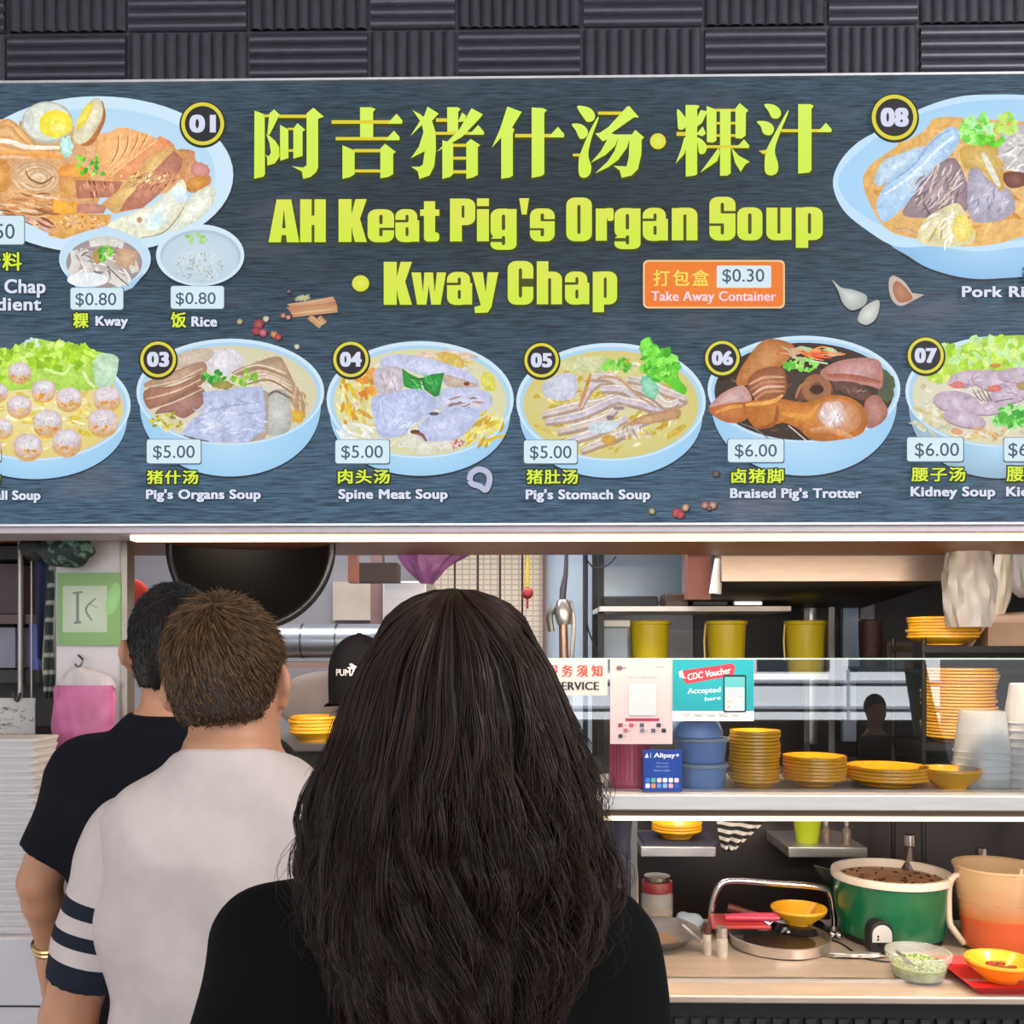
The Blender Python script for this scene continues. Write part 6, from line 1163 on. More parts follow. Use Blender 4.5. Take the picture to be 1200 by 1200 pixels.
q = Pt(capmap, 0, 2e-5); q.o(200, 620, 4.2857); q.tx('PUMA', 857, 962, 700, 733, 'd8d4da', 0, 1, None, 1.2, .6)
q.pg([(915, 692), (935, 688), (925, 675), (938, 672), (955, 684), (972, 688), (966, 698), (955, 696), (950, 712), (940, 700), (925, 700)], 'd8d4da', None, False); q.build('brand_mark', PR, cap_)

# ------------------------------------------------------------------ left edge: pier notices, rack, foam boxes
def f_green(q):
    q.o(0, 600, 4.6154); q.rr(325, 335, 655, 705, 4, '74966074'[:6], '80a068'); q.rr(340, 400, 580, 650, 6, 'a4b09c', 'b4bcac'); q.el(612, 470, 34, 90, '80b070', '8cba7c', 14); q.ln([(420, 430), (420, 600)], 16, '68786c', None, 0); q.ln([(395, 440), (448, 432)], 10, '68786c', None, 0); q.ln([(400, 600), (440, 596)], 12, '68786c', None, 0); q.ln([(520, 465), (465, 525), (500, 590)], 12, '707c70'); q.ln([(490, 500), (530, 520)], 8, '707c70')
sheet('green_poster', 'faded green poster with one grey written character on the white pier', 67, 671, 141, 756, 2.374, (116, 150, 96), f_green, 'poster')
c = P(92, 780, 2.36)
wb = thing('hook_bag', 'pink and clear plastic bag hanging from a hook on the white pier', 'bag', c)
hk = MB().tube(smooth_loop([P(92, 768, 2.372), P(97, 774, 2.355), P(92, 782, 2.35), P(88, 778, 2.352)], 5, False), .003, 8); hk.build('hook', STEELD, wb)
def bag_part(nm, pts, Y, d, m, sd): o = bag(nm, None, pts, Y, d, m, sd, .05); l = o.location.copy(); o.parent = wb; o.location = l - wb.location; [o.pop(k_, None) for k_ in ('label', 'category')] if 'category' in o else None
bag_part('clear_top', [(782, 86, 98), (792, 74, 128), (806, 68, 134)], 2.352, .012, M('bag_clear2', (196, 188, 190), .3, alpha=.6, var=.15), 21)
bag_part('pink_bottom', [(803, 67, 134), (830, 62, 134), (870, 60, 134), (890, 66, 130)], 2.352, .015, M('bag_pink', (186, 96, 140), .4, alpha=.85, var=.25, scale=14), 22)
# dark rack with poles
DKR = M('rack_dark', (40, 34, 36), .6)
lr = thing('storage_rack', 'dark storage rack with a pale steel pole at the left edge', 'rack', (P(20, 0, 2.5).x, 2.7, 0))
xl = P(-120, 0, 2.5).x; xr_ = P(66, 0, 2.5).x
MB().box((xl, 2.9, .0), (xr_ - .01, 2.93, 2.2)).build('rack_back', DKR, lr)
for y0_, y1_, m in ((640, 655, DKR), (720, 731, M('rack_shelf_brown', (84, 60, 58), .5)), (785, 800, DKR), (865, 872, DKR)): MB().box((xl, 2.5, P(0, y1_, 2.5).z), (P(46, 0, 2.5).x, 2.9, P(0, y0_, 2.5).z)).build('rack_shelf', m, lr)
PW = M('pole_pale', (156, 148, 142), .35, .6)
for x, w_, z0 in ((24, 3.2, 0), (37, 1.2, 0)): MB().tube([(P(x, 0, 2.49).x, 2.49, z0), (P(x, 0, 2.49).x, 2.49, P(0, 622, 2.49).z)], S(w_, 2.49), 12).build('pole', PW, lr)
MB().tube([P(24, 640, 2.475), P(38, 650, 2.475)], .006, 8).build('brace', PW, lr)
for x0, x1, y0_, y1_, colr, nm, lab_, ct_ in ((-30, 18, 731, 785, (130, 126, 140), 'pale_box', 'pale grey box on the dark storage rack', 'box'), (-30, 20, 655, 720, (66, 46, 46), 'brown_box', 'dark brown box on the upper shelf of the storage rack', 'box')):
    simple(nm, lab_, ct_, MB().box((P(x0, 0, 2.55).x, 2.55, P(0, y1_ - (1 if y1_ == 785 else 1), 2.5).z + .002), (P(x1, 0, 2.55).x, 2.8, P(0, y0_ + 4, 2.5).z)), M('m_' + nm, colr, .5), (P(x0, 0, 2.55).x, 2.6, P(0, y1_, 2.5).z))
c = P(38, 785, 2.52); simple('blue_bottle', 'small blue and white carton behind the pale pole of the rack', 'carton', MB().box((P(34, 0, 2.52).x, 2.52, P(0, 785, 2.5).z), (P(45, 0, 2.52).x, 2.58, P(0, 722, 2.52).z)), M('carton_blue', (70, 92, 170), .4), (c.x, 2.55, P(0, 785, 2.5).z))
# cloths and the dark camouflage bag
pm = bpy.data.materials.new('plaid'); pm.use_nodes = True; nt = pm.node_tree; b = nt.nodes['Principled BSDF']; b.inputs['Roughness'].default_value = .85
tc = nt.nodes.new('ShaderNodeTexCoord'); acc = None
for d, sc_f, rot in (('X', 9, .2), ('Z', 7, .12)):
    wv = nt.nodes.new('ShaderNodeTexWave'); wv.bands_direction = d; wv.inputs['Scale'].default_value = sc_f; wv.inputs['Distortion'].default_value = .6; nt.links.new(tc.outputs['Object'], wv.inputs[0])
    cr = nt.nodes.new('ShaderNodeValToRGB'); cr.color_ramp.elements[0].position = .75; cr.color_ramp.elements[0].color = (*lin((40, 50, 46)), 1); cr.color_ramp.elements[1].position = .97; cr.color_ramp.elements[1].color = (*lin((150, 150, 136)), 1); nt.links.new(wv.outputs[1], cr.inputs[0])
    if acc is None: acc = cr.outputs[0]
    else:
        mxx = nt.nodes.new('ShaderNodeMix'); mxx.data_type = 'RGBA'; mxx.blend_type = 'LIGHTEN'; mxx.inputs[0].default_value = 1; nt.links.new(acc, mxx.inputs[6]); nt.links.new(cr.outputs[0], mxx.inputs[7]); acc = mxx.outputs[2]
nt.links.new(acc, b.inputs['Base Color'])
cloth('plaid_cloth', 'dark green plaid cloth hanging between the rack and the white pier', ([(58, 655), (52, 720), (48, 780), (52, 818)], [(74, 655), (70, 720), (68, 780), (63, 818)]), 2.40, pm, wav=.006)
cloth('navy_cloth', 'dark navy cloth hanging behind the plaid cloth at the rack', ([(40, 650), (40, 700), (44, 770)], [(66, 650), (64, 700), (56, 780)]), 2.43, M('cloth_navy2', (34, 38, 66), .85), wav=.006)
o = crumple('camouflage_bag', P(78, 644, 2.33), (S(33, 2.33), .035, S(21, 2.33)), None, 'dark green camouflage patterned bag hanging under the signboard at the left', 'bag', 13, .12)
cm = bpy.data.materials.new('camouflage'); cm.use_nodes = True; nt = cm.node_tree; b = nt.nodes['Principled BSDF']; vz = nt.nodes.new('ShaderNodeTexNoise'); vz.inputs['Scale'].default_value = 48; tc = nt.nodes.new('ShaderNodeTexCoord'); cr = nt.nodes.new('ShaderNodeValToRGB'); cr.color_ramp.elements[0].position = .50; cr.color_ramp.elements[0].color = (*lin((22, 36, 32)), 1); cr.color_ramp.elements[1].position = .66; cr.color_ramp.elements[1].color = (*lin((96, 130, 108)), 1); nt.links.new(tc.outputs['Object'], vz.inputs[0]); nt.links.new(vz.outputs[0], cr.inputs[0]); nt.links.new(cr.outputs[0], b.inputs['Base Color']); b.inputs['Roughness'].default_value = .6
o.data.materials.append(cm)
crumple('black_bag', P(44, 642, 2.36), (S(20, 2.36), .03, S(16, 2.36)), M('bag_black', (24, 26, 24), .6), 'small black bag hanging left of the camouflage bag', 'bag', 14, .12)
# framed drawing on the rack
def f_draw(q):
    q.o(0, 600, 4.6154); q.rr(-60, 1010, 188, 1195, 3, 'b4aeaa', 'bab4b0')
    for _ in range(30): x, y = random.uniform(-40, 170), random.uniform(1060, 1180); q.ln([(x, y), (x + random.uniform(-40, 40), y + random.uniform(-12, 12)), (x + random.uniform(-50, 50), y + random.uniform(-16, 16))], 5, random.choice(['5a5654', '7a7674', '9a9694']))
dr = sheet('line_drawing', 'grey line drawing clipped to the rack above the foam box stack', -14, 818, 41, 860, 2.46, (176, 170, 166), f_draw, 'drawing', .004)
MB().tube(smooth_loop([P(14, 812, 2.452), P(20, 822, 2.452), P(24, 812, 2.452)], 4, False), .003, 6).build('clip', BLK, dr)
# white cabinet and the tall stack of foam boxes
wcz = P(0, 1074, 2.3).z
wc0, wc1 = P(-110, 0, 2.3).x, P(112, 0, 2.3).x
wc = thing('white_cabinet', 'white cabinet at the left edge under the foam box stack', 'cabinet', ((wc0 + wc1) / 2, 2.4, 0))
MB().box((wc0, 2.13, .06), (wc1, 2.36, wcz)).build('cabinet_body', M('cab_white', (206, 200, 206), .4, var=.03), wc, bevel=.004)
MB().box((wc0, 2.126, P(0, 1178, 2.13).z - .003), (wc1, 2.13, P(0, 1178, 2.13).z)).build('door_gap', DRK, wc); MB().box((wc0 + .02, 2.16, 0), (wc1 - .02, 2.34, .06)).build('plinth', BLK, wc)
n = 26; ztop = P(0, 862, 2.22).z; pitch = (ztop - wcz - .002) / n; bx0, bx1 = P(-60, 0, 2.16).x, P(44, 0, 2.16).x
mb = MB(); cxx = (bx0 + bx1) / 2; hw_ = (bx1 - bx0) / 2
def rrect(hx, hy, r): return [(sx * (hx - r) + r * math.cos(t), sy * (hy - r) + r * math.sin(t)) for sx, sy, a in ((1, 1, 0), (-1, 1, 90), (-1, -1, 180), (1, -1, 270)) for t in np.radians([a, a + 30, a + 60, a + 90])]
lay = [(rrect(hw_ * .97, .055, .015), 0), (rrect(hw_ * .985, .058, .015), pitch * .55), (rrect(hw_, .06, .015), pitch * .6), (rrect(hw_, .06, .015), pitch * .98), (rrect(hw_ * .96, .056, .015), pitch)]
vs = [(x, y, z) for ring_, z in lay for x, y in ring_]; k_ = 16
mb.add(vs, [(j * k_ + i, j * k_ + (i + 1) % k_, (j + 1) * k_ + (i + 1) % k_, (j + 1) * k_ + i) for j in range(4) for i in range(k_)] + [tuple(range(k_))[::-1], tuple(4 * k_ + i for i in range(k_))])
fo = mb.build('foam_tray', CUPW); fo.modifiers.clear()
for i in range(n):
    o = fo if i == 0 else fo.copy()
    if i: COL.objects.link(o)
    o.location = (cxx + random.uniform(-.003, .003), 2.21 + random.uniform(-.003, .003), wcz + .001 + i * pitch)
    tag(o, 'flat white foam tray, %s in the stack at the left edge' % nth(n - 1 - i, n), 'tray', 'foam trays in the tall stack')
# ------------------------------------------------------------------ people in the queue
def surf(field, org, h):
    """smooth closed surface of field < 0 on a regular grid"""
    nx, ny, nz = field.shape; ins = field < 0
    c = np.zeros((nx - 1, ny - 1, nz - 1), np.int8)
    for a in (0, 1):
        for b in (0, 1):
            for d in (0, 1): c += ins[a:nx - 1 + a, b:ny - 1 + b, d:nz - 1 + d]
    cell = np.argwhere((c > 0) & (c < 8)); idx = -np.ones(c.shape, np.int64); idx[tuple(cell.T)] = np.arange(len(cell))
    cor = np.array([(a, b, d) for a in (0, 1) for b in (0, 1) for d in (0, 1)]); acc = np.zeros((len(cell), 3)); cnt = np.zeros(len(cell))
    for i in range(8):
        for j in range(i + 1, 8):
            if np.abs(cor[i] - cor[j]).sum() != 1: continue
            fa = field[tuple((cell + cor[i]).T)]; fb = field[tuple((cell + cor[j]).T)]; m = (fa < 0) != (fb < 0)
            t = np.where(m, fa / np.where(m, fa - fb, 1), 0)[:, None]; acc += np.where(m[:, None], cor[i] + (cor[j] - cor[i]) * t, 0); cnt += m
    v = (cell + acc / np.maximum(cnt, 1)[:, None]) * h + np.array(org); F_ = []
    for ax in range(3):
        sl0 = [slice(None)] * 3; sl1 = [slice(None)] * 3; sl0[ax] = slice(0, -1); sl1[ax] = slice(1, None)
        e = ins[tuple(sl0)] != ins[tuple(sl1)]; p = np.argwhere(e); o1, o2 = [q for q in range(3) if q != ax]
        p = p[(p[:, o1] > 0) & (p[:, o2] > 0) & (p[:, o1] < field.shape[o1] - 1) & (p[:, o2] < field.shape[o2] - 1)]
        u = np.zeros(3, int); u[o1] = 1; w_ = np.zeros(3, int); w_[o2] = 1
        q = np.stack([idx[tuple((p - u - w_).T)], idx[tuple((p - w_).T)], idx[tuple(p.T)], idx[tuple((p - u).T)]], 1)
        s = ins[tuple(p.T)]
        if ax == 1: s = ~s
        q[~s] = q[~s][:, ::-1]; F_.append(q)
    return v, np.concatenate(F_)
class SDF:
    def __init__(s, lo, hi, h):
        s.lo = np.array(lo, float); s.h = h; s.n = np.ceil((np.array(hi) - s.lo) / h).astype(int) + 1; s.f = np.full(s.n, 1.0, np.float32)
        s.ax = [(s.lo[i] + h * np.arange(s.n[i])).astype(np.float32) for i in range(3)]
    def win(s, lo, hi):
        a = np.clip(((np.array(lo) - s.lo) / s.h).astype(int) - 1, 0, s.n); b = np.clip(((np.array(hi) - s.lo) / s.h).astype(int) + 2, 0, s.n)
        sl = tuple(slice(int(x), int(y)) for x, y in zip(a, b)); return sl, np.meshgrid(*[s.ax[i][sl[i]] for i in range(3)], indexing='ij')
    def put(s, sl, d, k):
        o = s.f[sl]
        if k: h_ = np.maximum(k - np.abs(o - d), 0) / k; s.f[sl] = np.minimum(o, d) - h_ * h_ * k * .25
        else: s.f[sl] = np.minimum(o, d)
    def cap(s, a, b, ra, rb, k=.02, cut=None, flat=(1, 1)):
        a, b = np.array(a, float), np.array(b, float); m = max(ra, rb) + k + .01
        sl, (X, Y, Z) = s.win(np.minimum(a, b) - m, np.maximum(a, b) + m)
        if X.size == 0: return s
        d = b - a; L2 = max(d @ d, 1e-9); t = np.clip(((X - a[0]) * d[0] + (Y - a[1]) * d[1] + (Z - a[2]) * d[2]) / L2, 0, 1)
        q = np.sqrt(((X - a[0] - t * d[0])) ** 2 + ((Y - a[1] - t * d[1]) * flat[1]) ** 2 + (Z - a[2] - t * d[2]) ** 2) - (ra + (rb - ra) * t)
        if cut: q = np.maximum(q, (X - cut[0][0]) * cut[1][0] + (Y - cut[0][1]) * cut[1][1] + (Z - cut[0][2]) * cut[1][2])
        s.put(sl, q, k); return s
    def ell(s, c, r, k=.02, rz=0., ry=0.):
        m = max(r) + k + .01; sl, (X, Y, Z) = s.win([v - m for v in c], [v + m for v in c])
        if X.size == 0: return s
        X, Y, Z = X - c[0], Y - c[1], Z - c[2]
        if ry: co, si = math.cos(ry), math.sin(ry); X, Z = X * co - Z * si, X * si + Z * co
        if rz: co, si = math.cos(rz), math.sin(rz); X, Y = X * co + Y * si, -X * si + Y * co
        k0 = np.sqrt((X / r[0]) ** 2 + (Y / r[1]) ** 2 + (Z / r[2]) ** 2); k1 = np.sqrt((X / r[0] ** 2) ** 2 + (Y / r[1] ** 2) ** 2 + (Z / r[2] ** 2) ** 2)
        s.put(sl, k0 * (k0 - 1) / np.maximum(k1, 1e-6), k); return s
    def loft(s, rows, k=.03, off=0., p=2.4):
        """rows: (z, cx, cy, rx, ry) up the trunk"""
        rows = np.array(sorted(rows)); zz = rows[:, 0]; m = rows[:, 3:].max() + k + .02
        sl, (X, Y, Z) = s.win((rows[:, 1].min() - m, rows[:, 2].min() - m, zz[0] - k - .02), (rows[:, 1].max() + m, rows[:, 2].max() + m, zz[-1] + k + .02))
        z1 = s.ax[2][sl[2]]; g = lambda c: np.interp(z1, zz, rows[:, c])[None, None, :]
        rx, ry = g(3) + off, g(4) + off; q = (np.abs((X - g(1)) / rx) ** p + np.abs((Y - g(2)) / ry) ** p) ** (1 / p)
        d = (q - 1) * np.minimum(rx, ry); d = np.maximum(d, np.maximum(zz[0] - off - Z, Z - zz[-1] - off)); s.put(sl, d, k); return s
    def clip(s, c, n, inside=None):
        X, Y, Z = np.meshgrid(*s.ax, indexing='ij'); d = (X - c[0]) * n[0] + (Y - c[1]) * n[1] + (Z - c[2]) * n[2]; s.f = np.maximum(s.f, d); return s
    def wr(s, fn):
        X, Y, Z = np.meshgrid(*s.ax, indexing='ij'); s.f = s.f + fn(X, Y, Z).astype(np.float32); return s
    def obj(s, name, mat, parent, loc=(0, 0, 0), rz=0., attr=None, fix=None, iters=2):
        v, f = surf(s.f, s.lo, s.h)
        n = len(v); e = np.concatenate([f[:, [0, 1]], f[:, [1, 2]], f[:, [2, 3]], f[:, [3, 0]]])
        for _ in range(iters):
            a = np.zeros_like(v); c = np.zeros(n); np.add.at(a, e[:, 0], v[e[:, 1]]); np.add.at(c, e[:, 0], 1); v = v * .5 + a / np.maximum(c, 1)[:, None] * .5
        A = attr(v) if attr else None
        if fix is not None: v = fix(v)
        me = bpy.data.meshes.new(name); me.vertices.add(n); me.vertices.foreach_set('co', v.astype(np.float32).ravel())
        me.loops.add(len(f) * 4); me.loops.foreach_set('vertex_index', f.astype(np.int32).ravel()); me.polygons.add(len(f)); me.polygons.foreach_set('loop_start', np.arange(0, len(f) * 4, 4, dtype=np.int32))
        me.update(calc_edges=True); me.validate(); me.polygons.foreach_set('use_smooth', [True] * len(me.polygons))
        if A is not None: at_ = me.attributes.new('band', 'FLOAT', 'POINT'); at_.data.foreach_set('value', A.astype(np.float32))
        return link_mesh(name, me, mat, parent)
def strands_mesh(name, P_, W, mat, parent):
    """P_: (n, m, 3) strand points; W: (n, m) radii; three sided tubes"""
    n, m, _ = P_.shape; T = np.gradient(P_, axis=1); T /= np.linalg.norm(T, axis=2, keepdims=True) + 1e-9
    U = np.empty_like(T); u = np.cross(T[:, 0], rng.normal(size=(n, 3)))
    for j in range(m): u = u - T[:, j] * (u * T[:, j]).sum(1, keepdims=True); u /= np.linalg.norm(u, axis=1, keepdims=True) + 1e-9; U[:, j] = u
    V_ = np.cross(T, U)
    ring = np.stack([P_ + W[..., None] * (U * math.cos(a) + V_ * math.sin(a)) for a in (0, 2.094, 4.189)], 2)      # n, m, 3, 3
    v = ring.reshape(-1, 3); b = (np.arange(n) * m * 3)[:, None, None] + (np.arange(m - 1) * 3)[None, :, None] + np.arange(3)[None, None, :]
    k2 = np.roll(np.arange(3), -1); b2 = b - np.arange(3) + k2
    f = np.stack([b, b2, b2 + 3, b + 3], 3).reshape(-1, 4)
    me = bpy.data.meshes.new(name); me.vertices.add(len(v)); me.vertices.foreach_set('co', v.astype(np.float32).ravel()); me.loops.add(len(f) * 4); me.loops.foreach_set('vertex_index', f.astype(np.int32).ravel())
    me.polygons.add(len(f)); me.polygons.foreach_set('loop_start', np.arange(0, len(f) * 4, 4, dtype=np.int32)); me.update(calc_edges=True); me.polygons.foreach_set('use_smooth', [True] * len(me.polygons))
    at_ = me.attributes.new('shade', 'FLOAT', 'POINT'); sh = np.repeat(rng.random(n), m * 3); at_.data.foreach_set('value', sh.astype(np.float32))
    return link_mesh(name, me, mat, parent)
def hair_mat(name, a, b_, rough=.45, spec=.35):
    m = bpy.data.materials.new(name); m.use_nodes = True; nt = m.node_tree; b = nt.nodes['Principled BSDF']; at_ = nt.nodes.new('ShaderNodeAttribute'); at_.attribute_name = 'shade'
    mx_ = nt.nodes.new('ShaderNodeMix'); mx_.data_type = 'RGBA'; mx_.inputs[6].default_value = (*lin(a), 1); mx_.inputs[7].default_value = (*lin(b_), 1); nt.links.new(at_.outputs['Fac'], mx_.inputs[0]); nt.links.new(mx_.outputs[2], b.inputs['Base Color'])
    b.inputs['Roughness'].default_value = rough; b.inputs['Specular IOR Level'].default_value = spec; return m
SKIN = M('skin', (194, 138, 106), .5, var=.05, scale=18, sss=.12); EYE = M('eye_white', (226, 220, 214), .2); IRIS = M('iris_dark', (34, 22, 18), .2)
def lerp(a, b, t): return tuple(x + (y - x) * t for x, y in zip(a, b))
def hand(s, w, d, up, side, curl=.5):
    """palm from wrist w along d, fingers bending towards up; side is where the thumb leaves"""
    w, d, up, side = (np.array(x, float) for x in (w, d, up, side)); d /= np.linalg.norm(d); side -= d * (side @ d); side /= np.linalg.norm(side); up = np.cross(d, side) * (1 if np.cross(d, side) @ up > 0 else -1)
    s.cap(w, w + d * .03, .024, .026, .02)
    for i, (o, L) in enumerate(((.026, .070), (.009, .078), (-.009, .073), (-.025, .058))):
        k0 = w + d * .082 + side * o; s.cap(w + d * .02 + side * o * .6, k0, .015, .0115, .018); p, a = k0, .25 * curl
        for j, fr in enumerate((.45, .32, .23)):
            a += curl * (.35 + .25 * j); q = p + (d * math.cos(a) + up * math.sin(a)) * L * fr; s.cap(p, q, .0098 - .001 * j, .009 - .0012 * j, .003); p = q
    t0 = w + d * .025 + side * .022; t1 = t0 + (d * .6 + side * .75 + up * .25) * .042; t2 = t1 + (d * .85 + side * .2 + up * .4) * .03; t3 = t2 + (d * .9 + up * .4) * .022
    s.cap(t0, t1, .015, .012, .012); s.cap(t1, t2, .0115, .010, .004); s.cap(t2, t3, .010, .0078, .003)
def figure(o, H, torso, arms, shirt_fn, legs_y=0., female=False, ph=.006):
    """one continuous body: head with a face, neck, trunk, arms with hands, legs; returns the part objects"""
    zh = H - .112; s = SDF((-.40, -.26, 0), (.40, .44, H + .02), ph)
    s.ell((0, -.012, zh + .012), (.075, .094, .098), .02).ell((0, .025, zh - .05), (.062, .066, .075), .04).ell((0, .062, zh - .088), (.03, .026, .022), .03)
    s.cap((0, -.022, H - .33), (0, -.018, zh - .03), .056 if not female else .047, .054 if not female else .046, .03)
    s.cap((0, .083, zh - .002), (0, .103, zh - .034), .008, .012, .012).ell((.012, .093, zh - .036), (.008, .008, .006), .008).ell((-.012, .093, zh - .036), (.008, .008, .006), .008)
    s.cap((-.018, .082, zh - .062), (.018, .082, zh - .062), .006, .006, .006).cap((-.014, .080, zh - .071), (.014, .080, zh - .071), .006, .006, .005).cap((-.04, .074, zh + .02), (.04, .074, zh + .02), .009, .009, .02)
    for sg in (-1, 1): s.ell((sg * .078, -.006, zh - .028), (.012, .018, .032), .008, rz=sg * .5).ell((sg * .090, -.020, zh - .018), (.007, .014, .028), .006, rz=sg * .7)
    s.loft(torso, .04)
    for sh, el, wr, hd_d, hd_u, hd_s in arms:
        s.cap(sh, el, .050, .041, .02).cap(el, lerp(el, wr, .3), .039, .038, .012).cap(lerp(el, wr, .3), wr, .0365, .024, .012); hand(s, wr, hd_d, hd_u, hd_s)
    hz_ = torso[0][0] if torso[0][0] < torso[-1][0] else torso[-1][0]
    for sg in (-1, 1):
        s.cap((sg * .085, 0, .86), (sg * .09, .01, .47), .08, .052, .04).cap((sg * .09, .01, .47), (sg * .09, -.01, .09), .052, .034, .02).cap((sg * .09, -.03, .04), (sg * .098, .12, .03), .034, .026, .03)
    b = s.obj('body', SKIN, o)
    for sg in (-1, 1):
        e = MB().ball((o.location.x, o.location.y, o.location.z), .0125, 16, 10).build('eye', EYE, o); e.location = (sg * .031, .074, zh - .002)
        i_ = MB().ball((0, 0, 0), (.006, .003, .006), 12, 8).build('iris', IRIS); i_.parent = e; i_.location = (0, .0115, 0)
    tr_ = SDF((-.3, -.24, 0), (.3, .3, 1.06), .008)
    for sg in (-1, 1): tr_.cap((sg * .085, 0, .87), (sg * .09, .01, .47), .096, .07, .04).cap((sg * .09, .01, .47), (sg * .09, -.01, .10), .07, .06, .03)
    tr_.loft([(z, x, y, rx + .006, ry + .006) for z, x, y, rx, ry in torso if z < 1.1] + [(.86, 0, 0, .168, .118)], .03); tr_.clip((0, 0, .06), (0, 0, -1)); tr_.clip((0, 0, 1.02), (0, 0, 1))
    for sg in (-1, 1):
        q = SDF((sg * .1 - .08, -.12, 0), (sg * .1 + .08, .2, .14), .006); q.cap((sg * .092, -.04, .042), (sg * .1, .125, .034), .046, .038, .02).cap((sg * .092, -.02, .05), (sg * .092, -.02, .11), .045, .042, .02); q.clip((0, 0, .004), (0, 0, -1)).clip((0, 0, .10), (0, 0, 1)); sh_ = q.obj('shoe', M('shoe_black', (34, 34, 38), .5), o)
    return b, tr_
def fab(name, rgb, rough=.85, bands=None):
    m = M(name, rgb, rough, var=.05, scale=30, spec=.15)
    if bands:
        nt = m.node_tree; b = nt.nodes['Principled BSDF']; at_ = nt.nodes.new('ShaderNodeAttribute'); at_.attribute_name = 'band'; cr = nt.nodes.new('ShaderNodeValToRGB'); cr.color_ramp.interpolation = 'CONSTANT'
        E = cr.color_ramp.elements; E[0].position = 0; E[0].color = (0, 0, 0, 1); E[1].position = bands[0]; E[1].color = (1, 1, 1, 1)
        for i, t in enumerate(bands[1:]): e = E.new(t); v_ = i % 2; e.color = (v_, v_, v_, 1)
        mx_ = nt.nodes.new('ShaderNodeMix'); mx_.data_type = 'RGBA'; src = b.inputs['Base Color'].links[0].from_socket; nt.links.new(at_.outputs['Fac'], cr.inputs[0]); nt.links.new(cr.outputs[0], mx_.inputs[0]); nt.links.new(src, mx_.inputs[6]); mx_.inputs[7].default_value = (*lin((34, 38, 50)), 1); nt.links.new(mx_.outputs[2], b.inputs['Base Color'])
    return m
def headfix(zh, roll=0., pitch=0., yaw=0.):
    """tilt everything above the neck"""
    zp = zh - .10
    def fn(v):
        t = np.clip((v[:, 2] - zp) / .06, 0, 1)[:, None]; R_ = np.array(Matrix.Rotation(yaw, 3, 'Z') @ Matrix.Rotation(roll, 3, 'Y') @ Matrix.Rotation(pitch, 3, 'X')); c = np.array([0, -.02, zp]); return v + ((v - c) @ R_.T + c - v) * t
    return fn
def refix(o, fn):
    me = o.data; v = np.empty(len(me.vertices) * 3, np.float32); me.vertices.foreach_get('co', v); v = fn(v.reshape(-1, 3).astype(float)); me.vertices.foreach_set('co', v.astype(np.float32).ravel()); me.update()
def folds(*ws):
    def fn(X, Y, Z):
        r = 0
        for (ax, ay, az), ph_, am in ws: r = r + am * np.sin(ax * X + ay * Y + az * Z + ph_)
        return r
    return fn

def short_hair(o, zh, fn, mat_base, mat_str, n, length, line, colr=None, cowlick=0., big=1.0):
    """cap of short hair; line(angle) = lowest height of hair at that angle from the back"""
    s = SDF((-.12, -.15, zh - .16), (.12, .13, zh + .16), .005); s.ell((0, -.014, zh + .014), (.080 * big, .099 * big, .104 * big), .02).ell((0, -.045, zh - .05), (.060, .056, .07), .03)
    X, Y, Z = np.meshgrid(*s.ax, indexing='ij'); ang = np.arctan2(np.abs(X), -(Y)); ln_ = zh + np.interp(ang, *line) + .003 * np.sin(ang * 37) + .002 * np.sin(X * 900)
    s.f = np.maximum(s.f, ln_ - Z); hb = s.obj('hair', mat_base, o, fix=fn)
    sh = hb.data.attributes.new('shade', 'FLOAT', 'POINT'); sh.data.foreach_set('value', np.full(len(hb.data.vertices), .3, np.float32))
    nv = len(hb.data.vertices); V0 = np.empty(nv * 3, np.float32); hb.data.vertices.foreach_get('co', V0); V0 = V0.reshape(-1, 3); N0 = np.empty(nv * 3, np.float32); hb.data.vertex_normals.foreach_get('vector', N0); N0 = N0.reshape(-1, 3)
    pick = rng.integers(0, nv, n); p = V0[pick] + rng.normal(0, .002, (n, 3)); d = N0[pick]; cc = fn(np.array([[0, -.014, zh + .01]]))[0]; ok = ((p - cc) * d).sum(1) > .03; p, d = p[ok] - d[ok] * .001, d[ok]; n = len(p)
    crown = fn(np.array([[.012, -.07 * big, zh + .10]]))[0]; fl = p - crown; fl -= d * (fl * d).sum(1, keepdims=True); fl /= np.linalg.norm(fl, axis=1, keepdims=True) + 1e-6
    fl += np.cross(d, fl) * .35; fl += rng.normal(0, .13, fl.shape); h_ = np.clip((p[:, 2] - (zh - .055)) / .12, .16, 1)[:, None]
    L = length * h_ * rng.uniform(.7, 1.25, (n, 1)); lift = .07 + rng.uniform(0, .13, (n, 1))
    t = np.linspace(0, 1, 5)[None, :, None]
    pts = p[:, None, :] + (fl[:, None, :] * t + d[:, None, :] * (lift[:, None] * t * (1 - .35 * t))) * L[:, None]
    w_ = np.linspace(.0010, .0003, 5)[None] * np.ones((n, 1)); strands_mesh('hair_strands', pts, w_, mat_str, hb); return hb

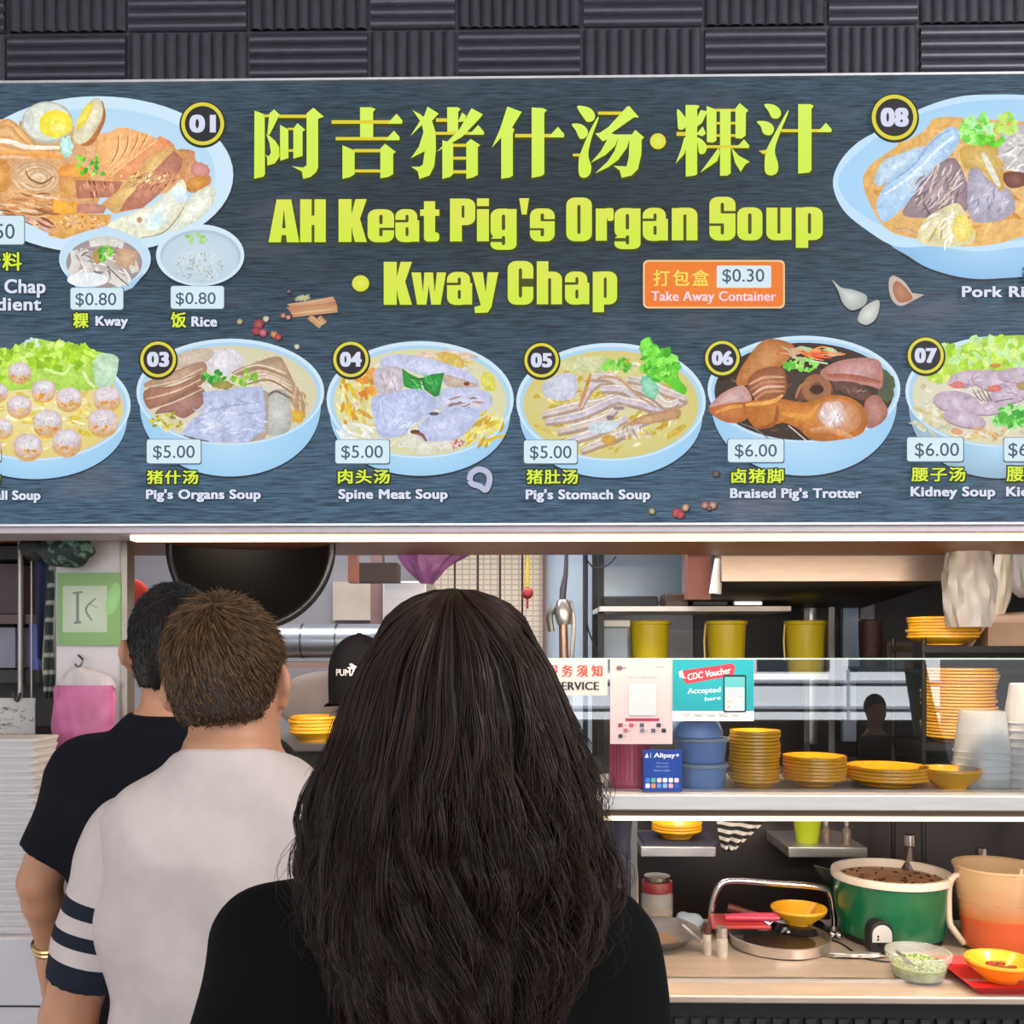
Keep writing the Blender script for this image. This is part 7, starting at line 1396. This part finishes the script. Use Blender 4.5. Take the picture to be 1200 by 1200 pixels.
# --- the man in white
pc = P(276, 800, 1.42); HW = 1.672
man = thing('person', 'man with short brown hair in a white shirt with navy sleeve bands', 'person', (pc.x, 1.42, 0), 'people in the queue')
T1 = [(.80, 0, 0, .165, .115), (.95, 0, 0, .163, .115), (1.08, 0, 0, .158, .11), (1.22, 0, .0, .172, .118), (1.30, 0, 0, .190, .118), (1.345, 0, -.005, .182, .100), (1.395, 0, -.012, .134, .083), (1.428, 0, -.018, .090, .068), (1.455, 0, -.02, .06, .058)]
A1 = [((-.172, 0, 1.306), (-.248, -.015, 1.045), (-.262, .07, .80), (0, .25, -1), (.3, .4, .3), (.3, 1, 0)), ((.172, 0, 1.306), (.246, -.01, 1.045), (.2, .19, .93), (-.15, .9, -.1), (-.3, .3, .6), (-.2, .3, 1))]
b, trs = figure(man, HW, T1, A1, None)
fn1 = headfix(HW - .112, math.radians(-7), math.radians(-4), math.radians(0)); refix(b, fn1)
for e in [c_ for c_ in man.children if c_.name.startswith('eye')]: e.location = Vector(fn1(np.array([e.location[:]]))[0])
trs.obj('trousers', fab('denim_dark', (48, 50, 60)), man)
s = SDF((-.36, -.24, .78), (.36, .24, 1.52), .006)
s.loft([(z, x, y, rx + .014 + (.012 if z < 1.3 else 0), ry + .014) for z, x, y, rx, ry in T1], .03)
sd = np.array([-.248 + .176, -.015, 1.045 - 1.306]); sd /= np.linalg.norm(sd)
s.clip((0, -.02, 1.440), (0, .30, 1)); s.clip((0, 0, .80), (0, 0, -1))
s.wr(folds(((22, 8, 34), 0, .0034), ((-30, 10, 26), 1, .0028), ((50, 0, 16), 2.2, .0016)))
SHW = fab('shirt_white', (206, 192, 189), .85, (.092, .117, .138, .158, .180))
shirt = s.obj('shirt', SHW, man, attr=lambda v: np.zeros(len(v)))
for sg in (-1, 1):
    a_ = np.array([sg * .166, 0, 1.312]); d_ = np.array([sd[0] if sg < 0 else -sd[0], sd[1], sd[2]])
    q = SDF((min(sg * .08, sg * .34) , -.14, 1.0), (max(sg * .08, sg * .34), .14, 1.44), .005); q.cap(a_, a_ + d_ * .10, .064, .062, .0); q.cap(a_ + d_ * .10, a_ + d_ * .30, .062, .060, .01, cut=(a_ + d_ * .222, d_))
    q.wr(folds(((40, 10, 46), sg, .0016), ((-30, 16, 60), 2, .0012))); q.obj('sleeve', SHW, shirt, attr=lambda v, a_=a_, d_=d_: np.clip((v - a_) @ d_, 0, 1), iters=3)
HB1 = hair_mat('hair_brown', (44, 30, 22), (128, 94, 62)); HB0 = hair_mat('hair_brown_base', (40, 26, 19), (44, 30, 22))
short_hair(man, HW - .112, fn1, HB0, HB1, 22000, .024, ([0, .7, 1.15, 1.35, 1.6, 2.0, 3.2], [-.070, -.067, -.045, .012, .004, .03, .068]), big=1.05)
# --- the man in the dark shirt
pc = P(210, 800, 1.88); HB_ = 1.72
man2 = thing('person', 'man with short black hair in a dark shirt and a gold watch', 'person', (pc.x, 1.80, 0), 'people in the queue'); man2.location.y = 1.86
T2 = [(z * 1.012, x, y, rx * 1.05, ry) for z, x, y, rx, ry in T1]
A2 = [((-.190, 0, 1.365), (-.262, -.02, 1.14), (-.270, .04, .985), (.06, .12, -1), (1, .2, 0), (.2, 1, 0)), ((.190, 0, 1.365), (.235, -.01, 1.09), (.2, .2, .95), (-.15, .9, -.1), (-.3, .3, .6), (-.2, .3, 1))]
b, trs = figure(man2, HB_, T2, A2, None); fn2 = headfix(HB_ - .112, math.radians(2), math.radians(4), math.radians(18)); refix(b, fn2)
for e in [c_ for c_ in man2.children if c_.name.startswith('eye')]: e.location = Vector(fn2(np.array([e.location[:]]))[0])
trs.obj('trousers', fab('trousers_black', (28, 28, 34)), man2)
s = SDF((-.36, -.24, .84), (.36, .24, 1.54), .006)
s.loft([(z, x, y, rx + .015 + (.012 if z < 1.3 else 0), ry + .014) for z, x, y, rx, ry in T2], .03)
for (sh, el, *_r) in A2:
    a_, e_ = np.array(sh), np.array(el); d_ = (e_ - a_) / np.linalg.norm(e_ - a_); a_ = a_ - np.array([math.copysign(.015, sh[0]), 0, 0]); s.cap(a_, a_ + d_ * .24, .064, .074, .05, cut=(a_ + d_ * .178, d_))
s.clip((0, -.02, 1.485), (0, .30, 1)); s.clip((0, 0, .86), (0, 0, -1)); s.wr(folds(((24, 8, 30), .5, .0022), ((-26, 10, 30), 1.6, .0018)))
s.obj('shirt', fab('shirt_navy', (17, 17, 26)), man2)
short_hair(man2, HB_ - .112, fn2, hair_mat('hair_black_base', (20, 17, 17), (26, 22, 22)), hair_mat('hair_black', (16, 14, 14), (52, 44, 42)), 14000, .016, ([0, .7, 1.15, 1.4, 1.6, 2.0, 3.2], [-.085, -.078, -.045, .01, .004, .03, .068]), big=1.02)
wr = A2[0][2]; wd = np.array(wr) - np.array(A2[0][1]); wd /= np.linalg.norm(wd); wc_ = np.array(wr) - wd * .012
u_ = np.cross(wd, [0, 1, 0]); u_ /= np.linalg.norm(u_); v_ = np.cross(wd, u_); L0 = np.array(man2.location)
mb = MB()
for k in (-.005, .005): mb.tube([tuple(L0 + wc_ + wd * k + (u_ * math.cos(t) + v_ * math.sin(t)) * .0285) for t in np.linspace(0, 2 * PI, 24, endpoint=False)], .0055, 8, closed=True)
wt = mb.build('watch_strap', M('gold', (206, 176, 120), .3, .8), man2)
cdir = -v_ if (-v_)[1] < 0 else v_
MB().ball(tuple(L0 + wc_ + u_ * (.031 if u_[0] < 0 else -.031)), (.007, .013, .013), 16, 10).build('watch_case', M('watch_dark', (60, 50, 40), .3, .6), man2)

# --- the woman in black in front
pc = P(507, 800, .94); HF = 1.625
wom = thing('person', 'woman with long wavy dark hair in a black jacket, back turned', 'person', (pc.x, .94, 0), 'people in the queue')
T3 = [(.80, 0, 0, .17, .125), (.95, 0, 0, .165, .12), (1.06, 0, 0, .150, .11), (1.18, 0, .0, .160, .115), (1.27, 0, 0, .170, .112), (1.32, 0, -.005, .168, .096), (1.355, 0, -.012, .140, .08), (1.385, 0, -.018, .09, .062), (1.41, 0, -.02, .052, .05)]
A3 = [((-.165, 0, 1.300), (-.205, -.05, 1.05), (-.10, .17, 1.06), (.7, .7, .1), (0, .3, 1), (0, .3, 1)), ((.165, 0, 1.300), (.205, -.05, 1.05), (.10, .17, 1.06), (-.7, .7, .1), (0, .3, 1), (0, .3, 1))]
b, trs = figure(wom, HF, T3, A3, None, female=True); _f3 = headfix(HF - .112, math.radians(2), math.radians(-6), 0)
def fn3(v): v = _f3(v); v[:, 0] += HX_ * np.clip((v[:, 2] - 1.34) / .12, 0, 1); return v
HX_ = .025; refix(b, fn3)
for e in [c_ for c_ in wom.children if c_.name.startswith('eye')]: e.location = Vector(fn3(np.array([e.location[:]]))[0])
trs.obj('trousers', fab('trousers_dark', (30, 30, 34)), wom)
s = SDF((-.36, -.26, .80), (.36, .34, 1.48), .006)
s.loft([(z, x + HX_ * max(0, min(1, (z - 1.33) / .12)), y, rx + .016 + (.016 if z < 1.25 else 0), ry + .016) for z, x, y, rx, ry in T3], .03)
for (sh, el, wr_, *_r) in A3:
    s.cap(sh, el, .058, .056, .05); s.cap(el, wr_, .055, .042, .03, cut=(np.array(wr_) - .02 * (np.array(wr_) - np.array(el)), (np.array(wr_) - np.array(el)) / np.linalg.norm(np.array(wr_) - np.array(el))))
s.clip((0, -.02, 1.395), (0, .25, 1)); s.clip((0, 0, .82), (0, 0, -1)); s.wr(folds(((20, 12, 34), .3, .002), ((-32, 8, 24), 1.2, .0016)))
s.obj('jacket', fab('jacket_black', (6, 6, 7), .9), wom)
# long hair: a soft inner mass and many wavy locks
ztop = HF + .034
HX_ = .025      # her head leans a little to the right
ENV = np.array([  # height, half width, half depth, centre depth
    (1.662, .004, .004, -.02), (1.657, .026, .034, -.02), (1.648, .047, .064, -.02), (1.63, .066, .092, -.02), (1.605, .078, .110, -.02), (1.58, .093, .120, -.022), (1.56, .101, .122, -.024), (1.523, .114, .122, -.03), (1.48, .126, .118, -.045), (1.446, .132, .108, -.058), (1.412, .133, .095, -.07), (1.38, .130, .080, -.085), (1.35, .118, .068, -.10), (1.31, .098, .055, -.118), (1.25, .075, .045, -.13), (1.15, .055, .03, -.138), (1.0, .04, .02, -.14)])
E_ = ENV[::-1]
def env(z, c): return np.interp(z, E_[:, 0], E_[:, c])
s = SDF((-.2, -.24, .98), (.2, .14, 1.68), .006)
s.loft([(z - .007, HX_, cy_, max(rx * (.88 if z > 1.3 else .6), .01), max(ry * .86, .01)) for z, rx, ry, cy_ in ENV if z > 1.2], .0, 0, 2.2)
X, Y, Z = np.meshgrid(*s.ax, indexing='ij'); s.f = np.maximum(s.f, np.minimum(Y - .035, 1.0 - 0 * Z) - np.clip((Z - 1.50) * .9, -.03, .1)); s.wr(folds(((60, 20, 14), 0, .004), ((95, 0, -22), 1, .003), ((40, 60, 30), 2, .003)))
HM0 = hair_mat('hair_dark_base', (20, 14, 13), (24, 17, 15)); HM1 = hair_mat('hair_dark', (11, 8, 7), (58, 36, 26), .42, .3)
hb = s.obj('hair', HM0, wom)
sh = hb.data.attributes.new('shade', 'FLOAT', 'POINT'); sh.data.foreach_set('value', np.full(len(hb.data.vertices), .3, np.float32))
def locks(nl, per, wild, zlo, zhi, spread, rad, seed, phi_rng=2.25):
    rg = np.random.default_rng(seed); m = 34; out = []; wd_ = []
    for i in range(nl):
        ph_ = rg.uniform(-phi_rng, phi_rng); zend = min(rg.uniform(zlo, zhi) + .12 * (abs(ph_) / 2.2) ** 1.5, 1.45); q_ = rg.uniform(.90, 1.03); am = rg.uniform(.5, 1.3) * wild; fr = rg.uniform(30, 62); p0 = rg.uniform(0, 6.3); dr = rg.normal(0, .10); f2 = rg.uniform(16, 30)
        tw = rg.uniform(.008, .020) * (.6 + 4 * wild)
        for j in range(per):
            t = np.linspace(0, 1, m); z = ztop - .004 - (ztop - zend - rg.uniform(-.025, .035)) * t
            w1 = np.clip((ztop - z - .09) / .22, 0, 1); a = ph_ * np.clip((t * 7) ** .5, .3, 1) + dr * t + rg.normal(0, spread) * np.clip(t * 2, .4, 1)
            dz = ztop - z; pj = p0 + rg.normal(0, .25); k = q_ + .010 * rg.normal() + am * w1 * np.sin(dz * fr + pj); rx, ry, cy_ = env(z, 1), env(z, 2), env(z, 3)
            lat = w1 * (tw * np.cos(dz * fr * .85 + pj) + .010 * np.sin(dz * f2 + p0 * 2)); x = HX_ + rx * k * np.sin(a) + lat * np.abs(np.cos(a)) ; y = cy_ - ry * k * np.cos(a) - lat * np.sin(a) * .6
            y = np.where(z < 1.40, np.minimum(y, -.098 - .25 * np.clip(1.40 - z, 0, .12) + .35 * np.clip(np.abs(x) - .06, 0, .1)), y)
            out.append(np.stack([x, y, z], 1)); wd_.append(np.linspace(1, .35, m) * rad * rg.uniform(.7, 1.2))
    return np.array(out), np.array(wd_)
a1, w1 = locks(240, 32, .16, 1.14, 1.38, .024, .00075, 1); a2, w2 = locks(150, 7, .17, 1.08, 1.40, .05, .0006, 2); a3, w3 = locks(110, 3, .34, 1.2, 1.44, .05, .0005, 3)
strands_mesh('hair_locks', np.concatenate([a1, a2, a3]), np.concatenate([w1, w2, w3]), HM1, hb)

# --- someone sitting behind the viewer, mirrored in the glass
sit = thing('person', 'seated person in a dark shirt, mirrored in the glass panel', 'person', (2.8, -3.0, 0))
s = SDF((-.34, -.3, 0), (.34, .7, 1.3), .01)
s.ell((0, .0, 1.12), (.078, .095, .10), .02).ell((0, .045, 1.06), (.06, .06, .07), .04).cap((0, .098, 1.11), (0, .115, 1.08), .008, .012, .01).cap((0, -.01, .92), (0, 0, 1.04), .055, .052, .03)
s.loft([(.44, 0, 0, .17, .12), (.6, 0, 0, .155, .11), (.78, 0, 0, .18, .115), (.86, 0, 0, .16, .09), (.93, 0, 0, .07, .06)], .04)
for sg in (-1, 1):
    s.cap((sg * .09, .02, .50), (sg * .11, .44, .50), .085, .06, .04).cap((sg * .11, .44, .50), (sg * .11, .42, .09), .058, .036, .02).cap((sg * .11, .40, .04), (sg * .12, .56, .03), .035, .027, .03)
    s.cap((sg * .175, 0, .84), (sg * .22, .04, .60), .048, .037, .03).cap((sg * .22, .04, .60), (sg * .13, .27, .60), .036, .025, .02); hand(s, (sg * .13, .27, .60), (-sg * .2, 1, 0), (0, 0, -1), (-sg, 0, 0))
s.obj('body', SKIN, sit, iters=1)
q = SDF((-.32, -.2, .42), (.32, .24, 1.0), .01); q.loft([(.46, 0, 0, .185, .135), (.6, 0, 0, .17, .125), (.78, 0, 0, .195, .13), (.86, 0, 0, .175, .105), (.915, 0, 0, .08, .075)], .03)
for sg in (-1, 1): q.cap((sg * .175, 0, .84), (sg * .215, .03, .66), .064, .06, .04)
q.obj('shirt', fab('shirt_dark', (40, 36, 38)), sit, iters=1)
q = SDF((-.3, -.2, .06), (.3, .62, .62), .01)
for sg in (-1, 1): q.cap((sg * .09, .0, .51), (sg * .11, .44, .505), .10, .075, .04).cap((sg * .11, .44, .505), (sg * .11, .42, .13), .072, .055, .02)
q.obj('trousers', fab('trousers_dark', (30, 30, 34)), sit, iters=1)
q = SDF((-.1, -.12, 1.0), (.1, .14, 1.26), .008); q.ell((0, -.008, 1.135), (.084, .10, .104), 0); q.clip((0, .05, 1.12), (0, .8, -.6)); q.obj('hair', HM0, sit, iters=1)
st = thing('stool', 'round stool under the seated person mirrored in the glass', 'stool', (2.8, -3.0, 0)); MB().lathe([(0, .38), (.16, .38), (.17, .40), (.16, .425), (0, .425)], (2.8, -3.0, 0), 32).build('seat', M('stool_red', (140, 40, 36), .4), st)
for a in range(4): MB().tube([(2.8 + .12 * math.cos(a * PI / 2 + .8), -3.0 + .12 * math.sin(a * PI / 2 + .8), .38), (2.8 + .16 * math.cos(a * PI / 2 + .8), -3.0 + .16 * math.sin(a * PI / 2 + .8), 0)], .014, 8).build('leg', M('stool_red', (140, 40, 36), .4), st)
